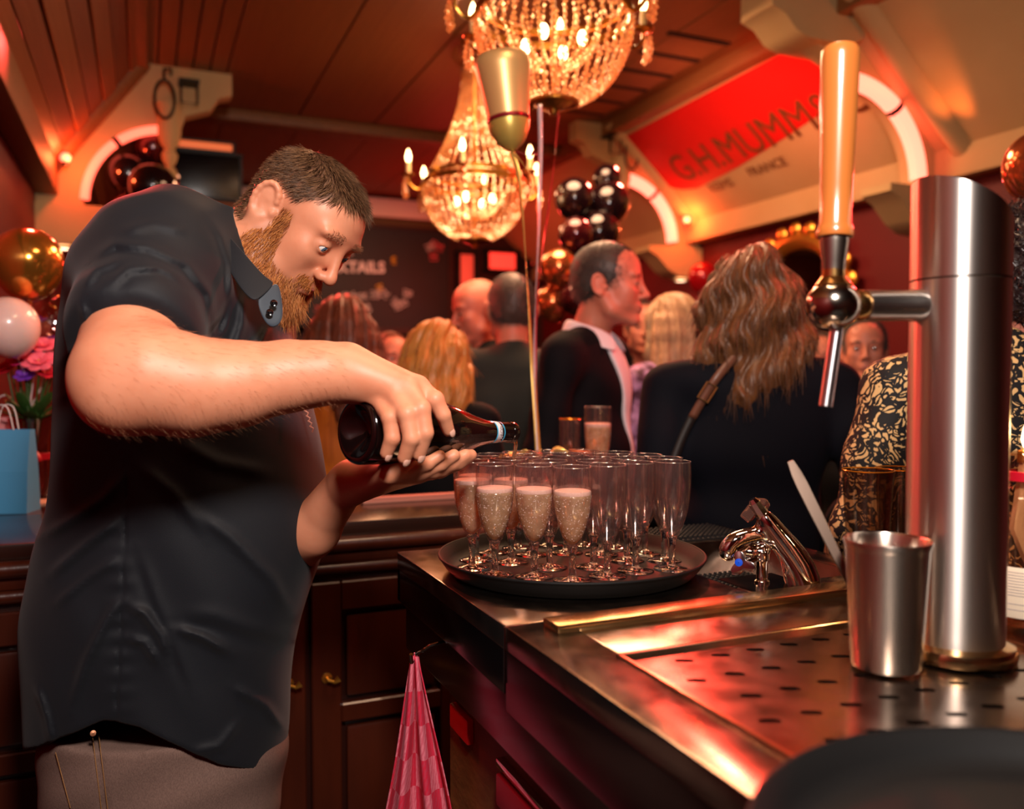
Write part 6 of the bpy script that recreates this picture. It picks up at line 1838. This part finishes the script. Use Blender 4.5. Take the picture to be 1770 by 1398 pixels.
# ------------------------------------------------------------------ the guests
def flat(v): v = Vector((v.x, v.y, 0)); return v.normalized()
def guest(px, D, ytop, face, label, topm, hair=None, hairm=None, head=(0, 0), skin=None, fem=False, trous=None, width=1.0, arms=None, extra=None, look=True, lean=0.0, headshift=(0, 0), hh=0.0055, seed=1, wav=0.0, hlen=0.30, iris=None):
    """face: facing direction in camera terms (right, into room); head: extra (yaw, pitch) in radians; arms: joint offsets per side"""
    skin = skin or M_skin2; trous = trous or mat('dark_trousers', '12121a', 0.7)
    b = W(px, 650, D); zt = 1.35+(650-ytop)/FPX*D
    S = (zt-(0.008 if hair else 0))/1.737
    f = flat(CR*face[0]+CF*face[1]); l = Vector((-f.y, f.x, 0))
    M = Matrix((f, l, Vector((0, 0, 1)))).transposed().to_4x4() @ Matrix.Scale(S, 4)
    M.translation = Vector((b.x, b.y, 0))
    t = thing('person', label, 'person', (b.x, b.y, 0))
    R = M.to_3x3().normalized()
    def p(x, y, z): return npv(M @ Vector((x+lean*max(0, z-0.9), y, z)))
    def el(c, r, op='u', k=0.03): return ell(p(*c), [v*S for v in r], R, op, k*S)
    def cp(a, b_, ra, rb=None, op='u', k=0.03): return cap(p(*a), p(*b_), ra*S, (ra if rb is None else rb)*S, op, k*S)
    w = width
    # arms: shoulder, elbow, wrist for +y and -y
    A = arms or {}
    def joints(s):
        sh_ = (0, s*0.185*w, 1.395)
        e, wr_ = A.get(s, ((-0.03, 0.245*w, 1.12), (0.09, 0.235*w, 0.90)))
        return sh_, (e[0], s*e[1], e[2]), (wr_[0], s*wr_[1], wr_[2])
    # head
    hy, hp2 = head
    hf_ = (f*math.cos(hy)+l*math.sin(hy))*math.cos(hp2)-Vector((0, 0, 1))*math.sin(hp2)
    ho = M @ Vector((0.035+lean*0.7+headshift[0], headshift[1], 1.602))
    T = T_head(ho, hf_, (0, 0, 1), S*(0.96 if fem else 1.0))
    sk = head_entries(T, fem=fem, fine=False)
    def h3(x, y, z): return npv(T @ Vector((x, y, z)))
    sk += [cap(h3(-0.025, 0, -0.04), p(-0.01, 0, 1.42), 0.055*S*(0.85 if fem else 1), 0.062*S*(0.85 if fem else 1), k=0.03),
           cp((0, 0, 1.40), (0, 0, 1.05), 0.07, 0.08)]
    for s in (-1, 1):
        a, e, wr_ = joints(s)
        sk += [cp((0, 0, 1.36), a, 0.05, 0.045), cp(a, e, 0.042, 0.036), cp(e, wr_, 0.036, 0.026)]
        d = Vector(wr_)-Vector(e); d.normalize(); dn = d
        pl_ = Vector(wr_)+dn*0.05
        sk.append(cp(wr_, tuple(pl_), 0.024, 0.030, k=0.015))
        for i in range(4):
            o = Vector((0.0, 0, 0))+l*0; off = Vector((1, 0, 0))*(0.022*(i-1.5))
            q0 = pl_+off+dn*0.02; q1 = q0+dn*(0.035-0.004*abs(i-1)); q2 = q1+dn*0.025+Vector((0.0, -s*0.018, 0))
            sk += [cp(tuple(q0-dn*0.02), tuple(q1), 0.0105, 0.0095, k=0.004), cp(tuple(q1), tuple(q2), 0.0095, 0.0075, k=0.003)]
        q0 = pl_+Vector((0.028, 0, 0)); sk += [cp(tuple(q0), tuple(q0+dn*0.035+Vector((0.018, 0, 0))), 0.0115, 0.009, k=0.006)]
    V, Q = solid(sk, hh)
    mesh_np('body', V, Q, skin, t, relax=1)
    if look: eyes(T, t, (1, 0, -0.05), iris or M_irisb, small=True)
    # top
    tp = [el((0.0, 0, 1.27), (0.125, 0.175*w, 0.20)), el((0.015, 0, 1.06), (0.128, 0.155*w, 0.22)), el((0.0, 0, 0.92), (0.120, 0.165*w, 0.10)),
          cp((-0.01, -0.14*w, 1.405), (-0.01, 0.14*w, 1.405), 0.062, k=0.05), cp((-0.015, 0, 1.40), (-0.012, 0, 1.455), 0.075, 0.062, k=0.04)]
    for s in (-1, 1):
        a, e, wr_ = joints(s)
        tp += [cp(a, e, 0.062, 0.054, k=0.03), cp(e, tuple(Vector(wr_)-(Vector(wr_)-Vector(e)).normalized()*0.02), 0.052, 0.036, k=0.02)]
    tp.append(cap(h3(-0.01, 0, -0.03), p(0.02, 0, 1.445), 0.05*S, 0.055*S, op='s', k=0.01))
    rs = np.random.RandomState(seed); ph = rs.rand(6)*6
    def dsp(P):
        return 0.004*np.sin(P[:, 2]*38+P[:, 0]*14+ph[0])*np.sin(P[:, 1]*11+ph[1])+0.0025*np.sin(P[:, 2]*21-P[:, 1]*33+ph[2])
    V2, Q2 = solid(tp, 0.010, disp=dsp)
    mesh_np('top', V2, Q2, topm, t, relax=1)
    tr = [el((0.0, 0, 0.90), (0.118, 0.160*w, 0.12))]
    for s in (-1, 1): tr += [cp((0, s*0.085, 0.85), (0.0, s*0.085, 0.48), 0.088, 0.066), cp((0, s*0.085, 0.48), (-0.01, s*0.085, 0.07), 0.066, 0.050)]
    V3, Q3 = solid(tr, 0.016)
    mesh_np('trousers', V3, Q3, trous, t, relax=1)
    for s in (-1, 1):
        V4, Q4 = solid([el((0.05, s*0.085, 0.042), (0.135, 0.048, 0.042)), cp((-0.01, s*0.085, 0.05), (-0.01, s*0.085, 0.09), 0.045, k=0.02)], 0.013)
        mesh_np('shoe', V4, Q4, mat('shoe_leather'), t)
    # hair
    def hel(c, r, op='u', k=0.015): return ell(h3(*c), [v*T.to_scale()[0] for v in r], T.to_3x3().normalized(), op, k)
    hs_ = T.to_scale()[0]
    He = None
    if hair == 'short':
        He = [hel((-0.014, 0, 0.046), (0.103, 0.081, 0.096)), hel((-0.045, 0, 0.0), (0.066, 0.074, 0.058), k=0.02),
              hel((0.105, 0, 0.0), (0.058, 0.09, 0.10), 's', 0.012), hel((0.03, 0, -0.075), (0.085, 0.12, 0.072), 's', 0.012)]
        for s in (-1, 1): He.append(hel((-0.012, s*0.085, -0.004), (0.024, 0.02, 0.034), 's', 0.004))
        hd = lambda P: 0.0012*np.sin(P[:, 0]*260)*np.sin(P[:, 1]*240+P[:, 2]*200)
    elif hair == 'bald':
        He = [hel((-0.03, 0, 0.0), (0.078, 0.0775, 0.045)), hel((0.09, 0, 0), (0.08, 0.12, 0.12), 's', 0.01), hel((0.0, 0, -0.085), (0.1, 0.1, 0.06), 's', 0.01)]
        for s in (-1, 1): He.append(hel((-0.012, s*0.085, -0.004), (0.024, 0.02, 0.034), 's', 0.004))
        hd = None
    elif hair in ('long', 'wavy'):
        He = [hel((-0.018, 0, 0.044), (0.116, 0.096, 0.104)), hel((-0.05, 0, -0.03), (0.095, 0.098, 0.10), k=0.03)]
        n = 9
        for i in range(n):
            y = (i-(n-1)/2)/((n-1)/2)
            ln = hlen*(1-0.12*abs(y)+0.10*((i*7) % 3-1))
            x0 = -0.055-0.045*(1-y*y)+0.03*abs(y)
            pts = [(x0, y*0.085, 0.02), (x0-0.012, y*0.105, -0.10), (x0-0.018+0.01*math.sin(i*2.1), y*0.115+0.012*math.sin(i*1.7), -0.10-(ln-0.10)*0.5), (x0-0.012, y*0.105+0.015*math.sin(i*3.3), -ln)]
            pts = [tuple(v) for v in spline(pts, 2)]
            rr_ = [0.040, 0.042, 0.040, 0.038, 0.034, 0.028, 0.014]
            for j in range(len(pts)-1):
                He.append(cap(h3(*pts[j]), h3(*pts[j+1]), rr_[j]*hs_, rr_[j+1]*hs_, k=0.018))
        for s in (-1, 1):
            He.append(cap(h3(0.035, s*0.072, 0.05), h3(0.030, s*0.088, -0.09), 0.024*hs_, 0.026*hs_, k=0.02))
            He.append(cap(h3(0.030, s*0.088, -0.09), h3(0.0, s*0.098, -0.7*hlen), 0.026*hs_, 0.014*hs_, k=0.02))
        He.append(hel((0.105, 0, -0.025), (0.075, 0.052, 0.10), 's', 0.012))
        Ti = np.array(T.inverted())
        def hd(P):
            q = P @ Ti[:3, :3].T+Ti[:3, 3]
            a = np.arctan2(q[:, 1], -(q[:, 0]-0.01)+0.06)
            wv = wav*np.sin(q[:, 2]*48+a*3+ph[3])
            return 0.0042*np.sin(a*24+wv*2.2+q[:, 2]*8)+0.0025*np.sin(a*53+wv*3+q[:, 2]*14+ph[4])+0.010*wav*np.sin(q[:, 2]*40+a*5)
    elif hair == 'curly':
        He = [hel((-0.02, 0, 0.05), (0.125, 0.112, 0.115)), hel((-0.05, 0, -0.03), (0.10, 0.10, 0.085), k=0.03), hel((0.115, 0, -0.03), (0.075, 0.06, 0.10), 's', 0.012)]
        hd = lambda P: 0.007*np.sin(P[:, 0]*115+1)*np.sin(P[:, 1]*125)*np.sin(P[:, 2]*120)+0.004*np.sin(P[:, 0]*260+P[:, 2]*90)*np.sin(P[:, 1]*250-P[:, 2]*230)
    if He:
        V5, Q5 = solid(He, 0.0042 if D < 2.2 else 0.0055, disp=hd)
        ho_ = mesh_np('hair', V5, Q5, hairm, t)
        N5 = normals_np(V5, Q5)
        n_ = {'short': 4500, 'bald': 700, 'curly': 5000}.get(hair, 5500 if D < 2.2 else 3500)
        ii = rs.choice(len(V5), n_); Pn = N5[ii]
        if hair in ('long', 'wavy'):
            up_ = np.clip(Pn[:, 2:3], 0, 1); lat = Pn*np.array([[1, 1, 0]])
            dv = np.array([[0, 0, -1.0]])*(1-0.6*up_)+(lat-0.5*npv(f)[None])*up_; dv -= Pn*(dv*Pn).sum(1)[:, None]; dv /= np.linalg.norm(dv, axis=1)[:, None]+1e-6; dv += rs.normal(0, 0.07, (n_, 3))
            hairs('hair_strand', V5[ii]+Pn*0.0005, dv, (0.035+0.05*rs.rand(n_))*(1-0.5*up_[:, 0]), 0.0010, hairm, t, bend=-Pn*0.12*up_, segs=4, wob=0.06, rng=rs)['kind'] = 'stuff'
        elif hair == 'curly':
            dv = rs.normal(0, 1, (n_, 3)); dv -= Pn*(dv*Pn).sum(1)[:, None]; dv += Pn*0.9
            hairs('hair_strand', V5[ii], dv, 0.018+0.016*rs.rand(n_), 0.0011, hairm, t, bend=np.cross(Pn, dv)*0.8-Pn*0.5, segs=5, wob=0.4, rng=rs)['kind'] = 'stuff'
        else:
            dv = Pn*0.55+np.array([[0, 0, -0.55]])+npv(f)*0.1
            hairs('hair_strand', V5[ii]-Pn*0.001, dv, 0.008+0.010*rs.rand(n_), 0.0011, hairm, t, segs=2, rng=rs)['kind'] = 'stuff'
    # brows for faces that show
    if look and hair not in ('long', 'wavy', 'curly'):
        for s in (-1, 1):
            MB().tube([T @ Vector((0.094, s*0.016, 0.036)), T @ Vector((0.0955, s*0.030, 0.040)), T @ Vector((0.084, s*0.048, 0.035))], [0.0025, 0.0032, 0.0015], 6).build('eyebrow', hairm or mat('brow_hair'), t)
    if look: MB().sphere((0, 0, 0), (0.006, 0.020, 0.0055), 12, T @ Matrix.Translation((0.1015, 0, -0.0605))).build('lips', M_lip, t)
    return t, T, M, R, S, p
def hair_mat(name, c1, c2, rough=0.5, st=(14, 14, 2)):
    return mat(name, c1, rough, noise=(9, 0.9, c2), stretch=st, spec=0.6)
M_h_aub = hair_mat('hair_auburn', '40180a', '743414'); M_h_blond = hair_mat('hair_blond', 'c8863c', 'a86828'); M_h_ash = hair_mat('hair_ash_blond', 'c8a880', '8a6848')
M_h_brown = hair_mat('hair_wavy_brown', '30180c', '82502a'); M_h_dark = hair_mat('hair_dark_grey', '2e2624', '4a3e3a'); M_h_curl = hair_mat('hair_dark_curl', '1c1214', '2e2022', 0.3); M_h_grey = hair_mat('hair_grey_brown', '3a2e2a', '5a4a44')
M_navy = mat('cloth_navy', '04050f', 0.85, spec=0.2, bump=(500, 0.2, 0.001)); M_blk = mat('cloth_black', '060508', 0.85, spec=0.2); M_greyg = mat('cloth_grey_green', '2c2c28', 0.85, bump=(300, 0.3, 0.001))
M_orange = mat('cloth_orange', 'e07818', 0.7, noise=(6, 0.5, 'a04a0c'), stretch=(8, 8, 0.6)); M_jacket = mat('cloth_jacket', '05060c', 0.85, spec=0.2, bump=(500, 0.2, 0.001))
M_purp = mat('cloth_purple', '3a1030', 0.7, noise=(30, 0.25, 'a080b0')); M_shirtw = mat('cloth_white', 'd8d4dc', 0.7)

guest(592, 2.80, 508, (-0.2, 1), 'woman with long auburn hair in an orange top seen from behind', M_orange, 'long', M_h_aub, head=(0.2, 0.1), fem=True, look=False, seed=2, hlen=0.34, width=0.95)
guest(752, 2.52, 552, (0.35, 1), 'woman with tousled golden blond hair in a black top seen from behind', M_blk, 'long', M_h_blond, head=(-0.1, 0.15), fem=True, look=False, seed=3, hlen=0.30, wav=0.4, width=0.95)
guest(842, 3.50, 480, (-1, -0.25), 'bald man with a grey fringe of hair looking aside', M_blk, 'bald', M_h_grey, head=(0.15, 0.25), seed=4)
guest(885, 3.05, 470, (-0.1, 1), 'man with short hair in a grey green jumper seen from behind', M_greyg, 'short', M_h_grey, head=(0.1, 0.0), look=False, seed=5)
g5 = guest(1018, 2.70, 420, (0.88, -0.48), 'man in a navy jacket and white collared shirt', M_jacket, 'short', M_h_dark, head=(0.22, 0.06), seed=6, hh=0.0042, headshift=(0.03, 0.0), width=1.05)
guest(1168, 3.25, 506, (-0.5, 0.8), 'woman with straight ash blond hair in a purple patterned top', M_purp, 'long', M_h_ash, head=(0.2, 0.05), fem=True, look=False, seed=7, hlen=0.26)
guest(1112, 3.95, 520, (-0.1, -1), 'person with a flushed face half hidden behind the blond woman', M_blk, 'short', M_h_dark, seed=8)
g8 = guest(1300, 2.00, 424, (0.0, 1), 'woman with long wavy brown hair in a navy top and shoulder strap', M_navy, 'wavy', M_h_brown, fem=True, look=False, seed=9, wav=1.0, hlen=0.37, width=1.12, arms={-1: ((-0.06, 0.27, 1.13), (0.10, 0.20, 0.98)), 1: ((-0.05, 0.25, 1.12), (0.12, 0.18, 0.98))})
g9 = guest(1492, 3.10, 548, (-0.35, -1), 'person in a black printed shirt standing by the red wall', M_blk, 'short', M_h_dark, seed=10)
guest(1425, 3.60, 572, (-0.6, -1), 'dark haired person in the crowd between the navy top and the printed shirt', M_blk, 'short', M_h_dark, seed=12)
guest(672, 3.50, 572, (0.6, -1), 'person with a pink lit face between the auburn and the blond woman', M_blk, 'short', M_h_aub, seed=13)
guest(812, 4.00, 585, (-0.8, -0.6), 'short person in the crowd behind the golden blond woman', M_blk, 'short', M_h_dark, seed=14)
def floral():
    m = mat('cloth_floral', '0e0b10', 0.75); nt = m.node_tree; b = nt.nodes['Principled BSDF']
    tc = nt.nodes.new('ShaderNodeTexCoord')
    n0 = nt.nodes.new('ShaderNodeTexNoise'); n0.inputs['Scale'].default_value = 14; n0.inputs['Detail'].default_value = 2
    mx = nt.nodes.new('ShaderNodeMix'); mx.data_type = 'RGBA'; mx.inputs[0].default_value = 0.16
    nt.links.new(tc.outputs['Object'], n0.inputs['Vector']); nt.links.new(tc.outputs['Object'], mx.inputs[6]); nt.links.new(n0.outputs['Color'], mx.inputs[7])
    w1 = nt.nodes.new('ShaderNodeTexVoronoi'); w1.feature = 'DISTANCE_TO_EDGE'; w1.inputs['Scale'].default_value = 46
    w2 = nt.nodes.new('ShaderNodeTexWave'); w2.wave_type = 'RINGS'; w2.inputs['Scale'].default_value = 16; w2.inputs['Distortion'].default_value = 9; w2.inputs['Detail'].default_value = 2; w2.inputs['Detail Scale'].default_value = 3
    nt.links.new(mx.outputs[2], w1.inputs['Vector']); nt.links.new(mx.outputs[2], w2.inputs['Vector'])
    g1 = nt.nodes.new('ShaderNodeMath'); g1.operation = 'GREATER_THAN'; g1.inputs[1].default_value = 0.10
    g2 = nt.nodes.new('ShaderNodeMath'); g2.operation = 'GREATER_THAN'; g2.inputs[1].default_value = 0.42
    mu = nt.nodes.new('ShaderNodeMath'); mu.operation = 'MULTIPLY'
    nt.links.new(w1.outputs['Distance'], g1.inputs[0]); nt.links.new(w2.outputs['Fac'], g2.inputs[0]); nt.links.new(g1.outputs[0], mu.inputs[0]); nt.links.new(g2.outputs[0], mu.inputs[1])
    cm = nt.nodes.new('ShaderNodeMix'); cm.data_type = 'RGBA'; cm.inputs[6].default_value = lin('0c0a0f'); cm.inputs[7].default_value = lin('d8b078')
    nt.links.new(mu.outputs[0], cm.inputs[0]); nt.links.new(cm.outputs[2], b.inputs['Base Color'])
    return m
guest(1722, 1.62, 362, (-0.1, 1), 'woman with dark curly hair in a black and cream floral blouse', floral(), 'curly', M_h_curl, fem=True, look=False, seed=15, width=1.15, headshift=(0.0, -0.085), arms={1: ((-0.04, 0.30, 1.13), (0.10, 0.29, 0.90)), -1: ((-0.03, 0.27, 1.12), (0.09, 0.25, 0.90))})

# white collar and shirt front of the man in the jacket
t, T, M, R, S, p = g5
def c5(x, y, z): return M @ Vector((x, y, z))
for s in (-1, 1):
    a = [c5(-0.065, s*0.025, 1.515), c5(-0.02, s*0.072, 1.500), c5(0.05, s*0.055, 1.480), c5(0.092, s*0.016, 1.452)]
    b = [c5(-0.085, s*0.030, 1.455), c5(-0.03, s*0.098, 1.440), c5(0.070, s*0.080, 1.418), c5(0.120, s*0.045, 1.392)]
    n = 4; vs = [tuple(v) for v in a+b]; fs = [(i, i+1, n+i+1, n+i) for i in range(3)]
    me = bpy.data.meshes.new('collar'); me.from_pydata(vs, [], fs); o = finish('collar', me, M_shirtw, t, sharp=None)
    md = o.modifiers.new('th', 'SOLIDIFY'); md.thickness = 0.006; md = o.modifiers.new('ss', 'SUBSURF'); md.render_levels = 2
fr = [ell(npv(c5(0.004, 0, 1.27)), [v*S for v in (0.129, 0.175, 0.20)], R), ell(npv(c5(0.019, 0, 1.06)), [v*S for v in (0.132, 0.155, 0.22)], R, k=0.03), cap(npv(c5(-0.01, -0.14, 1.405)), npv(c5(-0.01, 0.14, 1.405)), 0.066, k=0.05)]
Mi = np.array(M.inverted())
def wedge(P):
    q = P @ Mi[:3, :3].T+Mi[:3, 3]
    wd_ = np.interp(q[:, 2], [0.88, 1.15, 1.38, 1.46], [0.006, 0.012, 0.048, 0.06])
    return np.maximum(np.abs(q[:, 1])-wd_, -(q[:, 0]-0.03))
e = E(wedge, npv(c5(0.1, 0, 1.2)), 5.0, 'i', 0.0); fr.append(e)
V, Q = solid(fr, 0.005); mesh_np('shirt_front', V, Q, M_shirtw, t)
# strap and buckle on the navy top
t, T, M, R, S, p = g8
tv = [o for o in COL.objects if o.parent == t and o.name.startswith('top')][0].data
cv = np.zeros(len(tv.vertices)*3, np.float32); tv.vertices.foreach_get('co', cv); cv = (cv.reshape(-1, 3)-npv(CAM)) @ Rm_.T
cpx = 885+cv[:, 0]/cv[:, 2]*FPX; cpy = 699-cv[:, 1]/cv[:, 2]*FPX
def on_back(px, py):
    m = (np.abs(cpx-px) < 14) & (np.abs(cpy-py) < 14)
    return W(px, py, float(cv[m, 2].min())-0.003)
def strap(pts, m):
    P = spline([on_back(*q) for q in pts], 5); vs = []; fs = []
    for i, q in enumerate(P):
        d = (P[min(i+1, len(P)-1)]-P[max(i-1, 0)]).normalized(); s_ = d.cross(CF).normalized()*0.0095
        vs += [tuple(q-s_), tuple(q+s_)]
    for i in range(len(P)-1): fs.append((2*i, 2*i+1, 2*i+3, 2*i+2))
    me = bpy.data.meshes.new('strap'); me.from_pydata(vs, [], fs); o = finish('strap', me, m, t, sharp=None)
    md = o.modifiers.new('th', 'SOLIDIFY'); md.thickness = 0.004; md.offset = 0
strap([(1285, 600), (1245, 645), (1222, 678), (1196, 722)], mat('strap_leather', '6a4030', 0.4))
strap([(1196, 722), (1178, 760), (1160, 810), (1150, 860)], mat('strap_shaded', '140b0a', 0.6))  # same strap, its shade put into a near-black colour
bq = on_back(1222, 678)-CF*0.005; d = (on_back(1196, 722)-on_back(1245, 645)).normalized(); sd = d.cross(CF).normalized()
MB().tube([bq+d*a_*0.020+sd*b_*0.0125 for a_, b_ in ((1, 1), (1, -1), (-1, -1), (-1, 1))], 0.0028, 8, closed=True).build('buckle', mat('buckle_gold', 'e0b070', 0.2, 0.9), t)
# print on the black shirt
t, T, M, R, S, p = g9
for i in range(4):
    MB().sphere((0, 0, 0), (0.004, 0.012, 0.012), 10, at(R.to_4x4(), M @ Vector((0.125, 0.05, 1.34-0.05*i)))).build('shirt_print', mat('print_white', 'c8a0a8', 0.6), t)
